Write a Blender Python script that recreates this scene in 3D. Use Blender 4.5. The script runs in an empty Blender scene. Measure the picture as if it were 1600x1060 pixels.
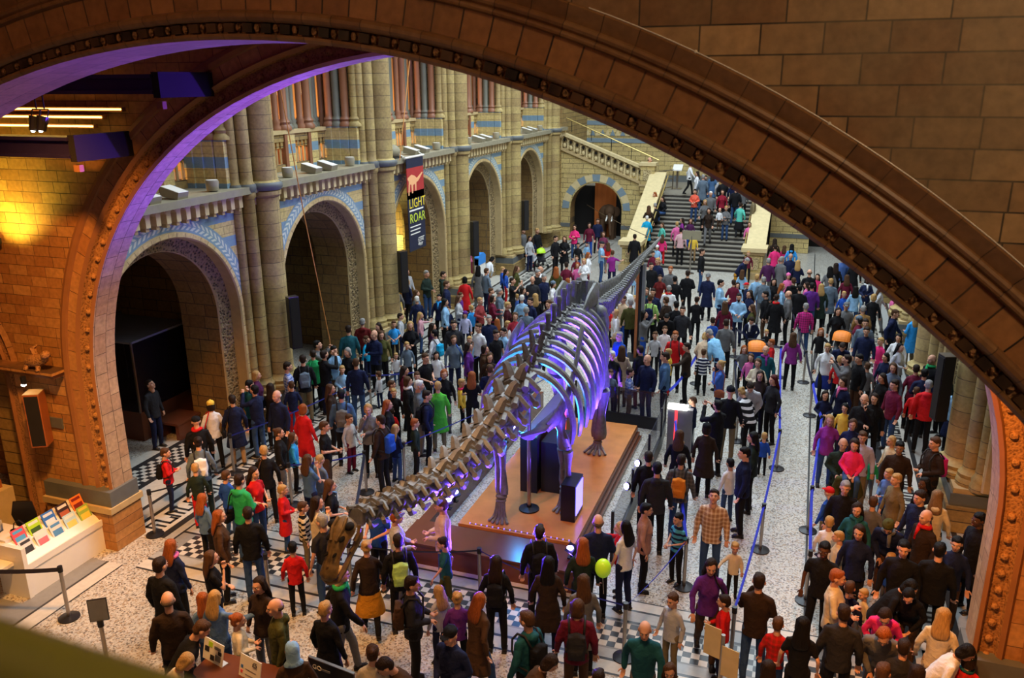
import bpy, bmesh, math, random
from math import sin, cos, pi, radians, sqrt, atan2, floor as flo
from mathutils import Vector, Matrix
random.seed(7)
S = bpy.context.scene
COL = S.collection
M = {}
# ---------------------------------------------------------------- materials
def newmat(name):
    m = bpy.data.materials.new(name); m.use_nodes = True
    nt = m.node_tree; b = nt.nodes['Principled BSDF']; M[name] = m
    return m, nt, b
def nd(nt, t, **kw):
    n = nt.nodes.new(t)
    for k, v in kw.items(): setattr(n, k, v)
    return n
def mixc(nt, a, b, fac, mode='MIX'):
    n = nd(nt, 'ShaderNodeMix', data_type='RGBA', blend_type=mode)
    for s, v in ((n.inputs[0], fac), (n.inputs[6], a), (n.inputs[7], b)):
        if hasattr(v, 'links'): nt.links.new(v, s)
        else: s.default_value = v if not isinstance(v, tuple) else (*v[:3], 1)
    return n.outputs[2]
def mth(nt, op, a, b=None, c=None):
    n = nd(nt, 'ShaderNodeMath', operation=op)
    for i, v in enumerate((a, b, c)):
        if v is None: continue
        if hasattr(v, 'links'): nt.links.new(v, n.inputs[i])
        else: n.inputs[i].default_value = v
    return n.outputs[0]
def P(name, col, rough=.6, metal=0, noise=.12, nscale=6, emit=0, alpha=1, bump=0, trans=0, spec=.4):
    m, nt, b = newmat(name)
    b.inputs['Roughness'].default_value = rough; b.inputs['Metallic'].default_value = metal
    b.inputs['Specular IOR Level'].default_value = spec
    c = tuple(col) + (1,)
    if noise:
        t = nd(nt, 'ShaderNodeTexNoise'); t.inputs['Scale'].default_value = nscale; t.inputs['Detail'].default_value = 4
        g = nd(nt, 'ShaderNodeNewGeometry'); nt.links.new(g.outputs['Position'], t.inputs['Vector'])
        lo = tuple(max(0, x*(1-noise*2)) for x in col); hi = tuple(min(1, x*(1+noise)) for x in col)
        o = mixc(nt, lo, hi, t.outputs['Fac']); nt.links.new(o, b.inputs['Base Color'])
        if bump:
            bp = nd(nt, 'ShaderNodeBump'); bp.inputs['Strength'].default_value = bump
            nt.links.new(t.outputs['Fac'], bp.inputs['Height']); nt.links.new(bp.outputs[0], b.inputs['Normal'])
    else: b.inputs['Base Color'].default_value = c
    if emit:
        b.inputs['Emission Color'].default_value = c; b.inputs['Emission Strength'].default_value = emit
    if trans: b.inputs['Transmission Weight'].default_value = trans
    if alpha < 1: b.inputs['Alpha'].default_value = alpha
    return m
def coords(nt, plane):
    if plane == 'uv':
        return nd(nt, 'ShaderNodeUVMap').outputs[0], None
    g = nd(nt, 'ShaderNodeNewGeometry'); s = nd(nt, 'ShaderNodeSeparateXYZ'); nt.links.new(g.outputs['Position'], s.inputs[0])
    c = nd(nt, 'ShaderNodeCombineXYZ')
    nt.links.new(s.outputs['Y' if plane == 'x' else 'X'], c.inputs[0]); nt.links.new(s.outputs['Y' if plane == 'z' else 'Z'], c.inputs[1])
    return c.outputs[0], s
def blocks(name, c1, c2, c3, plane, bw=.6, bh=.25, mort=.012, mcol=(.05, .035, .02), bump=.5, off=.5, stripe=None, rough=.7):
    """coursed stone; c1/c2 alternate at random, c3 stains them"""
    m, nt, b = newmat(name); v, sep = coords(nt, plane); b.inputs['Roughness'].default_value = rough
    br = nd(nt, 'ShaderNodeTexBrick'); br.offset = off; br.squash = .82; br.squash_frequency = 3
    nt.links.new(v, br.inputs['Vector'])
    for k, x in (('Scale', 1), ('Brick Width', bw), ('Row Height', bh), ('Mortar Size', mort), ('Mortar Smooth', .2)): br.inputs[k].default_value = x
    br.inputs['Color1'].default_value = (*c1, 1); br.inputs['Color2'].default_value = (*c2, 1); br.inputs['Mortar'].default_value = (*mcol, 1)
    g = nd(nt, 'ShaderNodeNewGeometry')
    n1 = nd(nt, 'ShaderNodeTexNoise'); n1.inputs['Scale'].default_value = 1.3; n1.inputs['Detail'].default_value = 6; nt.links.new(g.outputs['Position'], n1.inputs['Vector'])
    n2 = nd(nt, 'ShaderNodeTexNoise'); n2.inputs['Scale'].default_value = 14; n2.inputs['Detail'].default_value = 5; nt.links.new(g.outputs['Position'], n2.inputs['Vector'])
    r = nd(nt, 'ShaderNodeMapRange'); nt.links.new(n1.outputs['Fac'], r.inputs[0]); r.inputs[1].default_value = .42; r.inputs[2].default_value = .66; r.inputs[4].default_value = .55
    col = mixc(nt, br.outputs['Color'], c3, r.outputs[0])
    r2 = nd(nt, 'ShaderNodeMapRange'); nt.links.new(n2.outputs['Fac'], r2.inputs[0]); r2.inputs[1].default_value = .3; r2.inputs[2].default_value = .7; r2.inputs[3].default_value = .78; r2.inputs[4].default_value = 1.12
    cc = nd(nt, 'ShaderNodeCombineColor')
    for i in range(3): nt.links.new(r2.outputs[0], cc.inputs[i])
    col = mixc(nt, col, cc.outputs[0], 1.0, 'MULTIPLY')
    if stripe:
        sc, per, duty, ph = stripe
        z = mth(nt, 'ADD', sep.outputs['Z'], ph); f = mth(nt, 'FRACT', mth(nt, 'DIVIDE', z, per)); lt = mth(nt, 'LESS_THAN', f, duty)
        nz = mixc(nt, tuple(x*.85 for x in sc), tuple(x*1.15 for x in sc), n2.outputs['Fac'])
        col = mixc(nt, col, nz, lt)
    nt.links.new(col, b.inputs['Base Color'])
    bp = nd(nt, 'ShaderNodeBump'); bp.inputs['Strength'].default_value = bump; bp.inputs['Distance'].default_value = .02
    h = mth(nt, 'ADD', mth(nt, 'MULTIPLY', br.outputs['Fac'], -1.0), mth(nt, 'MULTIPLY', n2.outputs['Fac'], .35))
    nt.links.new(h, bp.inputs['Height']); nt.links.new(bp.outputs[0], b.inputs['Normal'])
    return m
def carved(name, c1, c2, scale=9, bump=1.0):
    m, nt, b = newmat(name); b.inputs['Roughness'].default_value = .75
    g = nd(nt, 'ShaderNodeNewGeometry'); v = nd(nt, 'ShaderNodeTexVoronoi'); v.inputs['Scale'].default_value = scale
    nt.links.new(g.outputs['Position'], v.inputs['Vector'])
    n = nd(nt, 'ShaderNodeTexNoise'); n.inputs['Scale'].default_value = scale*1.7; nt.links.new(g.outputs['Position'], n.inputs['Vector'])
    h = mth(nt, 'ADD', v.outputs['Distance'], n.outputs['Fac'])
    r = nd(nt, 'ShaderNodeMapRange'); nt.links.new(h, r.inputs[0]); r.inputs[1].default_value = .55; r.inputs[2].default_value = 1.1
    nt.links.new(mixc(nt, c1, c2, r.outputs[0]), b.inputs['Base Color'])
    bp = nd(nt, 'ShaderNodeBump'); bp.inputs['Strength'].default_value = bump; bp.inputs['Distance'].default_value = .06
    nt.links.new(h, bp.inputs['Height']); nt.links.new(bp.outputs[0], b.inputs['Normal'])
    return m
def leafring(name, blue, leaf, k=5.0):
    m, nt, b = newmat(name); b.inputs['Roughness'].default_value = .6
    uv = nd(nt, 'ShaderNodeUVMap'); s = nd(nt, 'ShaderNodeSeparateXYZ'); nt.links.new(uv.outputs[0], s.inputs[0])
    a = mth(nt, 'ABSOLUTE', mth(nt, 'SUBTRACT', s.outputs[1], .5))
    f = mth(nt, 'FRACT', mth(nt, 'ADD', mth(nt, 'MULTIPLY', s.outputs[0], k), mth(nt, 'MULTIPLY', a, 2.2)))
    lf = mth(nt, 'LESS_THAN', f, .52); w = mth(nt, 'MULTIPLY', mth(nt, 'LESS_THAN', a, .34), mth(nt, 'GREATER_THAN', a, .03))
    nt.links.new(mixc(nt, blue, leaf, mth(nt, 'MULTIPLY', lf, w)), b.inputs['Base Color'])
    return m
def speckle(name, cols, scale=42):
    m, nt, b = newmat(name); b.inputs['Roughness'].default_value = .32
    g = nd(nt, 'ShaderNodeNewGeometry'); v = nd(nt, 'ShaderNodeTexVoronoi'); v.inputs['Scale'].default_value = scale
    nt.links.new(g.outputs['Position'], v.inputs['Vector'])
    cr = nd(nt, 'ShaderNodeValToRGB'); cr.color_ramp.interpolation = 'CONSTANT'; sp = nd(nt, 'ShaderNodeSeparateColor')
    nt.links.new(v.outputs['Color'], sp.inputs[0]); nt.links.new(sp.outputs[0], cr.inputs[0])
    el = cr.color_ramp.elements
    while len(el) < len(cols): el.new(.5)
    for i, (p, c) in enumerate(cols): el[i].position = p; el[i].color = (*c, 1)
    n = nd(nt, 'ShaderNodeTexNoise'); n.inputs['Scale'].default_value = .8; nt.links.new(g.outputs['Position'], n.inputs['Vector'])
    cc = mixc(nt, (.82, .82, .82), (1.1, 1.1, 1.1), n.outputs['Fac'])
    nt.links.new(mixc(nt, cr.outputs[0], cc, 1.0, 'MULTIPLY'), b.inputs['Base Color'])
    return m

buff1, buff2 = (.40, .28, .095), (.27, .17, .05)
blocks('stone_x', buff1, buff2, (.30, .20, .085), 'x', .62, .24)
blocks('stone_y', buff1, buff2, (.30, .20, .085), 'y', .62, .24)
blocks('stone_cream_y', (.62, .48, .19), (.5, .37, .14), (.46, .34, .15), 'y', .7, .26)
blocks('stone_shade_x', (.20, .10, .03), (.14, .065, .02), (.15, .07, .022), 'x', .6, .26, stripe=((.07, .085, .08), 1.52, .2, -.75))  # chapel back wall, stone darkened to carry the shade inside the arches
blocks('stone_reveal', (.27, .165, .05), (.20, .11, .03), (.2, .11, .035), 'y', .55, .3)  # reveal stone coloured darker to hold the shade of the deep openings
blocks('band_x', (.64, .50, .20), (.54, .41, .16), (.54, .4, .18), 'x', .6, .18, mort=.008, mcol=(.3, .22, .1), stripe=((.17, .27, .36), .60, .42, .08))
blocks('voussoir_uv', (.62, .47, .22), (.5, .35, .15), (.54, .38, .18), 'uv', .3, 3, mort=.008, mcol=(.12, .08, .04))
blocks('shaft_uv', (.43, .325, .12), (.29, .195, .07), (.22, .135, .055), 'uv', 3, .32, mort=.008, mcol=(.1, .07, .04), off=0)
blocks('near_y', (.42, .26, .12), (.19, .09, .034), (.24, .18, .10), 'y', .47, .19, mort=.006, mcol=(.012, .007, .004), bump=.35, rough=.55)
blocks('near_vouss', (.36, .165, .058), (.24, .10, .034), (.22, .11, .045), 'uv', .27, 3, mort=.007, mcol=(.012, .008, .005), off=0, bump=.3, rough=.5)
blocks('near_mould', (.27, .145, .062), (.2, .095, .038), (.2, .1, .045), 'uv', .3, 3, mort=.003, mcol=(.012, .008, .005), off=0, bump=.3, rough=.4)
blocks('near_soffit', (.36, .19, .11), (.25, .12, .07), (.26, .14, .08), 'uv', .36, .3, mort=.004, mcol=(.04, .02, .01), rough=.5)
blocks('gate_y', (.52, .27, .075), (.33, .135, .03), (.40, .17, .045), 'y', .42, .185, mort=.006, mcol=(.06, .03, .015), bump=.6)
blocks('gate_uv', (.52, .27, .09), (.40, .17, .05), (.42, .2, .07), 'uv', .42, 3, mort=.006, mcol=(.06, .03, .015), off=0)
blocks('gate_soffit', (.46, .33, .2), (.36, .23, .13), (.44, .26, .14), 'uv', .38, .26, mort=.006, mcol=(.06, .035, .02))
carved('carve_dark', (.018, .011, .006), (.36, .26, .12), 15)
carved('carve_near', (.05, .022, .009), (.36, .18, .075), 20)
carved('carve_gate', (.16, .07, .022), (.40, .20, .07), 26, .3)
carved('carve_light', (.22, .15, .06), (.66, .52, .26), 16)
leafring('leaf_ring', (.19, .29, .36), (.55, .58, .5), 7.5)
P('slate', (.12, .13, .13), .5); P('ledge_stone', (.27, .24, .16), .7); P('shaft_red', (.27, .11, .055), .45, nscale=3)
P('shaft_grey', (.15, .145, .11), .5, nscale=3); P('bluegrey', (.2, .27, .32), .6); P('cream', (.66, .53, .28), .7)
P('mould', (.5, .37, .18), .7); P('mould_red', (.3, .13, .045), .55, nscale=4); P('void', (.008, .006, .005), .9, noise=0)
P('gallery_wall', (.42, .25, .1), .8, nscale=1.5); P('win_pane', (.75, .82, .85), .25, noise=0)
speckle('terrazzo', [(0, (.42, .41, .37)), (.22, (.16, .145, .125)), (.38, (.55, .53, .47)), (.62, (.34, .265, .18)), (.8, (.46, .46, .43))], 38)
P('tile_white', (.55, .53, .47), .3, nscale=10); P('tile_black', (.03, .03, .032), .3); P('tile_grey', (.23, .23, .22), .35, nscale=9)
P('tile_mid', (.36, .37, .36), .35, nscale=12)
P('deck_wood', (.62, .235, .065), .22, nscale=2.2, noise=.25); P('dark_wood', (.13, .042, .02), .25, nscale=3)
P('bone', (.19, .19, .185), .38, nscale=16, noise=.35, bump=.35); P('bone_skull', (.27, .17, .065), .45, nscale=17, noise=.5, bump=.7)
P('steel', (.42, .38, .34), .3, 1); P('black_metal', (.02, .02, .024), .4, .3); P('black_box', (.012, .012, .018), .35)
P('belt_blue', (.03, .05, .55), .6); P('belt_black', (.01, .01, .025), .6)
P('white_lam', (.82, .80, .74), .3, noise=.03); P('orange_wood', (.42, .13, .04), .4); P('grille', (.012, .01, .01), .8)
P('paper', (.86, .84, .78), .5, noise=.04); P('grey_panel', (.2, .21, .23), .4); P('beam_paint', (.02, .014, .05), .4)
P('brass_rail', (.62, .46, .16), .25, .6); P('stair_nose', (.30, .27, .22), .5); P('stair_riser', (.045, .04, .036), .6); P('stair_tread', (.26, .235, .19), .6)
P('glow_blue', (.25, .2, 1), .3, noise=0, emit=40); P('glow_white', (1, .96, .85), .3, noise=0, emit=12); P('glow_red', (1, .05, .06), .3, noise=0, emit=1.6)
P('glow_warm', (1, .62, .12), .3, noise=0, emit=7); P('glow_blue_soft', (.12, .1, 1), .3, noise=0, emit=5); P('glow_green', (.1, .8, .45), .3, noise=0, emit=1.5)
m, nt, b = newmat('glass'); b.inputs['Transmission Weight'].default_value = 1; b.inputs['Roughness'].default_value = .02; b.inputs['IOR'].default_value = 1.12
b.inputs['Base Color'].default_value = (.8, .84, .9, 1)
m, nt, b = newmat('tint_glass'); b.inputs['Base Color'].default_value = (.03, .03, .06, 1); b.inputs['Specular IOR Level'].default_value = .3; b.inputs['Alpha'].default_value = .4; b.inputs['Roughness'].default_value = .05
# ---------------------------------------------------------------- mesh builder
class MB:
    def __init__(s): s.v = []; s.f = []; s.mi = []; s.uv = []; s.mats = []
    def m(s, name):
        if name not in s.mats: s.mats.append(name)
        return s.mats.index(name)
    def face(s, pts, mat, uv=None):
        i = len(s.v); s.v += [tuple(p) for p in pts]; s.f.append(tuple(range(i, i+len(pts)))); s.mi.append(s.m(mat))
        s.uv.append(uv or [(0, 0)]*len(pts)); return s
    def box(s, x0, x1, y0, y1, z0, z1, mat, T=None):
        c = [(x, y, z) for z in (z0, z1) for y in (y0, y1) for x in (x0, x1)]
        if T: c = [tuple(T @ Vector(p)) for p in c]
        for q in ((0, 2, 3, 1), (4, 5, 7, 6), (0, 1, 5, 4), (2, 6, 7, 3), (0, 4, 6, 2), (1, 3, 7, 5)): s.face([c[k] for k in q], mat)
        return s
    def tube(s, p0, p1, r0, r1, mat, n=10, caps=True, ph=0):
        p0, p1 = Vector(p0), Vector(p1); d = (p1-p0); L = d.length
        if L < 1e-6: return s
        d /= L; a = d.orthogonal().normalized(); b = d.cross(a)
        R = [[tuple(p + (a*cos(2*pi*k/n+ph) + b*sin(2*pi*k/n+ph))*r) for k in range(n)] for p, r in ((p0, r0), (p1, r1))]
        for k in range(n):
            j = (k+1) % n; u0, u1 = k/n, (k+1)/n
            s.face([R[0][k], R[0][j], R[1][j], R[1][k]], mat, [(u0, p0.z), (u1, p0.z), (u1, p1.z), (u0, p1.z)])
        if caps: s.face(R[0][::-1], mat); s.face(R[1], mat)
        return s
    def path(s, pts, rs, mat, n=8, sq=1.0, flat=None):
        pts = [Vector(p) for p in pts]; rings = []
        up = Vector(flat) if flat else None
        for i, p in enumerate(pts):
            t = (pts[min(i+1, len(pts)-1)] - pts[max(i-1, 0)]).normalized()
            a = (up - t*up.dot(t)).normalized() if up is not None else (rings and (la - t*la.dot(t)).normalized() or t.orthogonal().normalized())
            la = a; bb = t.cross(a); r = rs[i] if hasattr(rs, '__len__') else rs
            rings.append([tuple(p + a*cos(2*pi*k/n)*r*sq + bb*sin(2*pi*k/n)*r) for k in range(n)])
        for i in range(len(rings)-1):
            for k in range(n):
                j = (k+1) % n; s.face([rings[i][k], rings[i][j], rings[i+1][j], rings[i+1][k]], mat)
        s.face(rings[0][::-1], mat); s.face(rings[-1], mat); return s
    def lathe(s, c, prof, mat, n=14, uvs=False):
        c = Vector(c)
        for (r0, z0), (r1, z1) in zip(prof, prof[1:]):
            for k in range(n):
                a0, a1 = 2*pi*k/n, 2*pi*(k+1)/n
                pts = [c+Vector((r0*cos(a0), r0*sin(a0), z0)), c+Vector((r0*cos(a1), r0*sin(a1), z0)), c+Vector((r1*cos(a1), r1*sin(a1), z1)), c+Vector((r1*cos(a0), r1*sin(a0), z1))]
                s.face(pts, mat, [(k/n, c.z+z0), ((k+1)/n, c.z+z0), ((k+1)/n, c.z+z1), (k/n, c.z+z1)])
        return s
    def ball(s, c, r, mat, n=10, h=7, T=None):
        c = Vector(c); r = (r, r, r) if not hasattr(r, '__len__') else r
        def pt(i, k):
            a, b_ = pi*i/h, 2*pi*k/n; p = Vector((r[0]*sin(a)*cos(b_), r[1]*sin(a)*sin(b_), r[2]*cos(a)))
            return tuple(c + (T @ p if T else p))
        for i in range(h):
            for k in range(n):
                q = [pt(i, k), pt(i+1, k), pt(i+1, k+1), pt(i, k+1)]
                if i == 0: q = [q[0], q[1], q[2]]
                elif i == h-1: q = [q[0], q[1], q[3]]
                s.face(q, mat)
        return s
    def prism(s, poly, a, b, mat, axis='y', T=None):
        """poly of (u,w) extruded between a and b along axis"""
        def P3(u, w, t): 
            p = {'y': (u, t, w), 'x': (t, u, w), 'z': (u, w, t)}[axis]
            return tuple(T @ Vector(p)) if T else p
        n = len(poly); s.face([P3(u, w, a) for u, w in poly], mat); s.face([P3(u, w, b) for u, w in poly[::-1]], mat)
        for k in range(n):
            (u0, w0), (u1, w1) = poly[k], poly[(k+1) % n]
            s.face([P3(u0, w0, a), P3(u0, w0, b), P3(u1, w1, b), P3(u1, w1, a)], mat)
        return s
    def build(s, name, parent=None, kind=None, label=None, cat=None, group=None, smooth=False, loc=None, merge=True, mirror=None):
        me = bpy.data.meshes.new(name)
        V = s.v if mirror is None else [(mirror-x, y, z) for x, y, z in s.v]
        me.from_pydata(V, [], s.f)
        for mt in s.mats: me.materials.append(M[mt])
        me.polygons.foreach_set('material_index', s.mi)
        ul = me.uv_layers.new(name='UVMap'); ul.data.foreach_set('uv', [c for f in s.uv for p in f for c in p])
        bm = bmesh.new(); bm.from_mesh(me)
        if merge: bmesh.ops.remove_doubles(bm, verts=bm.verts, dist=1e-5)
        bmesh.ops.recalc_face_normals(bm, faces=bm.faces); bm.to_mesh(me); bm.free()
        if smooth:
            me.polygons.foreach_set('use_smooth', [True]*len(me.polygons))
            try: me.set_sharp_from_angle(angle=radians(45))
            except Exception: pass
        o = bpy.data.objects.new(name, me); COL.objects.link(o)
        if parent: o.parent = parent
        if loc: o.location = loc
        return tag(o, label, cat, group, kind)
def tag(o, label=None, cat=None, group=None, kind=None):
    for k, v in (('label', label), ('category', cat), ('group', group), ('kind', kind)):
        if v: o[k] = v
    return o
def thing(name, label, cat, loc=(0, 0, 0), rz=0, group=None):
    o = bpy.data.objects.new(name, None); COL.objects.link(o); o.location = loc; o.rotation_euler = (0, 0, rz); o.empty_display_size = .1
    return tag(o, label, cat, group)
def copy_tree(o, parent=None):
    c = o.copy(); COL.objects.link(c); c.parent = parent
    for ch in list(o.children): copy_tree(ch, c)
    return c
def sweep(mb, path, prof, mat_of, upart=0):
    """path: list of (origin, outward, depth) vectors; prof: list of (out, depth) ; mat_of[i] for each strip; uv u along path, v across"""
    rings = [[o + n*a + d*b for a, b in prof] for o, n, d in path]; u = 0
    for i in range(len(rings)-1):
        L = (path[i+1][0]-path[i][0]).length
        w = 0
        for k in range(len(prof)-1):
            dw = sqrt((prof[k+1][0]-prof[k][0])**2 + (prof[k+1][1]-prof[k][1])**2); mt = mat_of[k]
            if mt:
                v0, v1 = (0, 1) if mt in ('leaf_ring',) else (w+.05, w+dw+.05)
                mb.face([rings[i][k], rings[i][k+1], rings[i+1][k+1], rings[i+1][k]], mt, [(u, v0), (u, v1), (u+L, v1), (u+L, v0)])
            w += dw
        u += L
m, nt, b = newmat('case_glass'); b.inputs['Base Color'].default_value = (.012, .008, .012, 1); b.inputs['Alpha'].default_value = .8; b.inputs['Roughness'].default_value = .12; b.inputs['Specular IOR Level'].default_value = .2
# ---------------------------------------------------------------- hall shell
XL, XR, XC = -12.7, 3.6, -4.55
MIR = XL + XR
PITCH, Y0 = 6.1, 17.1
BR, BZ = 2.14, 3.1                       # bay arch radius and springing height
def bay_path(yc, r0, z0=0, n=28, xpl=XL):
    """up the near jamb, round the arch, down the far jamb, in the plane X = xpl; outward = away from the opening, depth = towards -X"""
    D = Vector((-1, 0, 0)); pts = [(Vector((xpl, yc-r0, z0)), Vector((0, -1, 0)), D)]
    for k in range(n+1):
        a = pi - pi*k/n; nrm = Vector((0, cos(a), sin(a))); pts.append((Vector((xpl, yc, BZ)) + nrm*r0, nrm, D))
    pts.append((Vector((xpl, yc+r0, z0)), Vector((0, 1, 0)), D)); return pts
def arcade_wall(mb, y_lo, y_hi, centres, upper=True):
    for yc in centres:
        a0, a1 = yc-PITCH/2, yc+PITCH/2
        # wall face round the opening: flat ring of leaves then the banded spandrel
        R1, R2 = BR+.14, BR+.44
        sweep(mb, bay_path(yc, BR, .95), [(0, .28), (0, 0), (.03, -.03), (.12, -.03), (.14, 0)], ['mould', 'mould', 'voussoir_uv', 'mould'])
        P1 = bay_path(yc, BR, BZ)[1:-1]
        sweep(mb, P1, [(.14, -.004), (.44, -.004)], ['leaf_ring'])
        n = len(P1)
        top = 5.72
        for i in range(n-1):
            q = []
            for o, nr, d in (P1[i], P1[i+1]):
                c = Vector((XL, yc, BZ)); e = c + nr*R2
                t = min((top-BZ)/max(nr.z, 1e-3), (PITCH/2)/max(abs(nr.y), 1e-3)); q.append((e, c + nr*max(t, R2)))
            mb.face([q[0][0], q[0][1], q[1][1], q[1][0]], 'band_x')
            ya, yb = q[0][1].y, q[1][1].y
            if (q[0][1].z < top-.01) != (q[1][1].z < top-.01):      # corner
                yy = a0 if ya < yc else a1; mb.face([q[0][1], (XL, yy, top), q[1][1]], 'band_x')
        for sgn in (-1, 1):                                          # below the springing, beside the jamb
            e = yc + sgn*(BR+.14); f = yc + sgn*(BR+.44); g = yc + sgn*PITCH/2
            mb.face([(XL, e, .95), (XL, g, .95), (XL, g, BZ), (XL, e, BZ)], 'stone_x')
        # inner orders and deep reveal
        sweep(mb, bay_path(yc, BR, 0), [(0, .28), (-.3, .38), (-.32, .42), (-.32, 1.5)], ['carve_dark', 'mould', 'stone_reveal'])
        # plinth under the wall
    return mb
BAYS = [Y0 - PITCH/2 + PITCH*k for k in range(0, 5)]
side = {}
for sd, mir in (('left', None), ('right', MIR)):
    w = MB(); arcade_wall(w, 11, 44, BAYS)
    w.box(XL-1.9, XL, 10.95, BAYS[0]-PITCH/2+.01, 0, 5.72, 'stone_x')
    w.box(XL-.9, XL+.0, BAYS[-1]+PITCH/2, 44, 0, 5.72, 'stone_x')
    w.box(XL-1.88, XL-1.85, 11, 44, 5.3, 5.72, 'stone_x')
    for yc in BAYS[:-1]:                                             # pier cores
        w.box(XL-1.9, XL-.3, yc+BR+.30, yc+PITCH-BR-.30, 0, 5.72, 'stone_y')
        w.box(XL-1.2, XL+.55, yc+BR+.12, yc+PITCH-BR-.12, 0, .55, 'stone_x')
        w.box(XL-1.2, XL+.5, yc+BR+.17, yc+PITCH-BR-.17, .55, .8, 'slate')
        w.box(XL-1.2, XL+.46, yc+BR+.2, yc+PITCH-BR-.2, .8, .9, 'mould')
    # solid above the reveals
    w.box(XL-1.9, XL-.35, 11, 44, 5.3, 5.72, 'stone_x')
    # frieze of little arches and the ledge
    w.box(XL-.5, XL+.02, 10.95, 44, 5.72, 5.98, 'mould')
    y = 11.2
    while y < 43.9:
        w.box(XL+.02, XL+.2, y, y+.13, 5.60, 5.9, 'cream'); w.box(XL+.02, XL+.16, y+.02, y+.11, 5.52, 5.60, 'mould')
        w.prism([(y+.13, 5.9), (y+.13, 5.8), (y+.16, 5.86), (y+.215, 5.88), (y+.27, 5.86), (y+.30, 5.8), (y+.30, 5.9)], XL+.02, XL+.19, 'cream', 'x'); y += .30
    w.box(XL-1.0, XL+.34, 10.95, 44, 5.9, 6.06, 'ledge_stone')
    side[sd] = w.build('wall_'+sd, kind='structure', mirror=mir)
    # chapel behind the arcade
    b = MB(); b.box(XL-4.6, XL-4.3, 11, 44, 0, 5.9, 'stone_shade_x'); b.box(XL-4.3, XL-1.9, 11, 44, 5.75, 5.9, 'void')
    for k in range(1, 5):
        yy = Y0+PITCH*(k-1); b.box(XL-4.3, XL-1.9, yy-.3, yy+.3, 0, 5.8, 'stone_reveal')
    b.build('wall_side_chapel_'+sd, kind='structure', mirror=mir)
# free-standing shaft clusters in front of the piers, one object each
def cluster(y, mir, k, sd):
    c = MB()
    for dy, dx, r in ((.14, .26, .31), (-.42, .16, .16), (.62, .12, .16), (-.68, .02, .12)):
        x = XL+dx
        c.lathe((x, y+dy, 0), [(r*1.55, .9), (r*1.55, 1.02), (r*1.35, 1.06), (r*1.45, 1.14), (r*1.1, 1.2), (r, 1.26), (r, 5.75), (r*1.25, 5.82), (r*1.25, 5.9), (r*1.1, 5.94), (r*1.32, 6.04), (r*1.32, 6.1), (r, 6.16), (r, 6.3), (r, 13.5)], 'shaft_uv', 16 if r > .2 else 10)
        c.lathe((x, y+dy, 0), [(r*1.27, 5.93), (r*1.42, 6.0), (r*1.42, 6.07), (r*1.27, 6.12)], 'slate', 16)
    c.box(XL-.9, XL-.02, y-.70, y+.78, 6.0, 13.5, 'stone_x')
    for q, (dx, mt, r) in enumerate(((-.12, 'shaft_uv', .12), (-.40, 'shaft_red', .12), (-.66, 'shaft_grey', .11), (-.9, 'shaft_red', .11))):
        c.lathe((XL+dx, y-.76-.05*q, 0), [(r*1.8, 7.15), (r*1.8, 7.22), (r*1.3, 7.3), (r*1.5, 7.36), (r, 7.45), (r, 9.15), (r*1.25, 9.2), (r*1.25, 9.26), (r, 9.3), (r, 13.4)], mt, 10); c.box(XL+dx-.13, XL+dx+.13, y-.92-.05*q, y-.66, 6.06, 7.15, 'band_x')
    c.box(XL-.3, XL+.06, y-.72, y+.78, .9, 6.0, 'stone_x')
    o = c.build('column', kind='structure', smooth=True, mirror=mir)
for k in range(5):
    cluster(Y0+PITCH*k, None, k, 'left'); cluster(Y0+PITCH*k, MIR, k, 'right')
# upper gallery on the left
u = MB(); XG = XL-.95
u.box(XG-.5, XG, 11, 44, 6.0, 6.06, 'ledge_stone')
for yc in BAYS:
    for j in range(4):                                                # four arched openings per bay
        ya = yc-2.36+1.18*j; yb = ya+1.18
        u.box(XG-.3, XG, ya, ya+.36, 6.06, 7.05, 'band_x'); u.box(XG-.28, XG+.01, yb-.13, yb, 6.06, 7.05, 'shaft_red')
        u.box(XG-.3, XG-.03, ya+.36, yb-.13, 6.85, 7.05, 'stone_x'); u.box(XG-.3, XG-.03, ya+.36, yb-.13, 6.06, 6.25, 'stone_x')
        for q in range(4):
            yy = ya+.40+q*.19; u.tube((XG-.12, yy, 6.25), (XG-.12, yy, 6.72), .035, .035, 'mould', 6); u.box(XG-.2, XG-.05, yy-.055, yy+.055, 6.68, 6.86, 'stone_x')
        u.box(XG-.34, XG+.03, ya, yb, 7.05, 7.15, 'mould')
        for dy, dx, mt, r in ((.02, 0, 'shaft_red', .115), (.26, -.05, 'shaft_grey', .095), (.48, -.22, 'shaft_uv', .10), (.78, -.25, 'shaft_grey', .09), (1.0, -.12, 'shaft_red', .09)):
            u.lathe((XG-.12+dx, ya+dy+.05, 0), [(r*1.8, 7.15), (r*1.8, 7.22), (r*1.3, 7.3), (r*1.5, 7.36), (r, 7.45), (r, 9.15), (r*1.25, 9.2), (r*1.25, 9.26), (r, 9.3), (r, 13.4)], mt, 10)
    u.box(XG-.3, XG-.05, yc-3.05, yc-2.36, 6.0, 13.4, 'stone_x'); u.box(XG-.3, XG-.05, yc+2.36, yc+3.05, 6.0, 13.4, 'stone_x')
u.box(XG-3.2, XG-.3, 11, 44, 5.9, 6.02, 'tile_mid')
u.build('trim_1', kind='structure', smooth=True)
g = MB(); g.box(XG-3.4, XG-3.2, 11, 44, 6, 13.5, 'gallery_wall')
for yc in BAYS:
    for j in range(3):
        g.box(XG-3.2, XG-3.18, yc-1.9+1.5*j, yc-1.5+1.5*j, 8.0, 10.6, 'win_pane')
g.build('wall_gallery_left', kind='structure')
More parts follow.
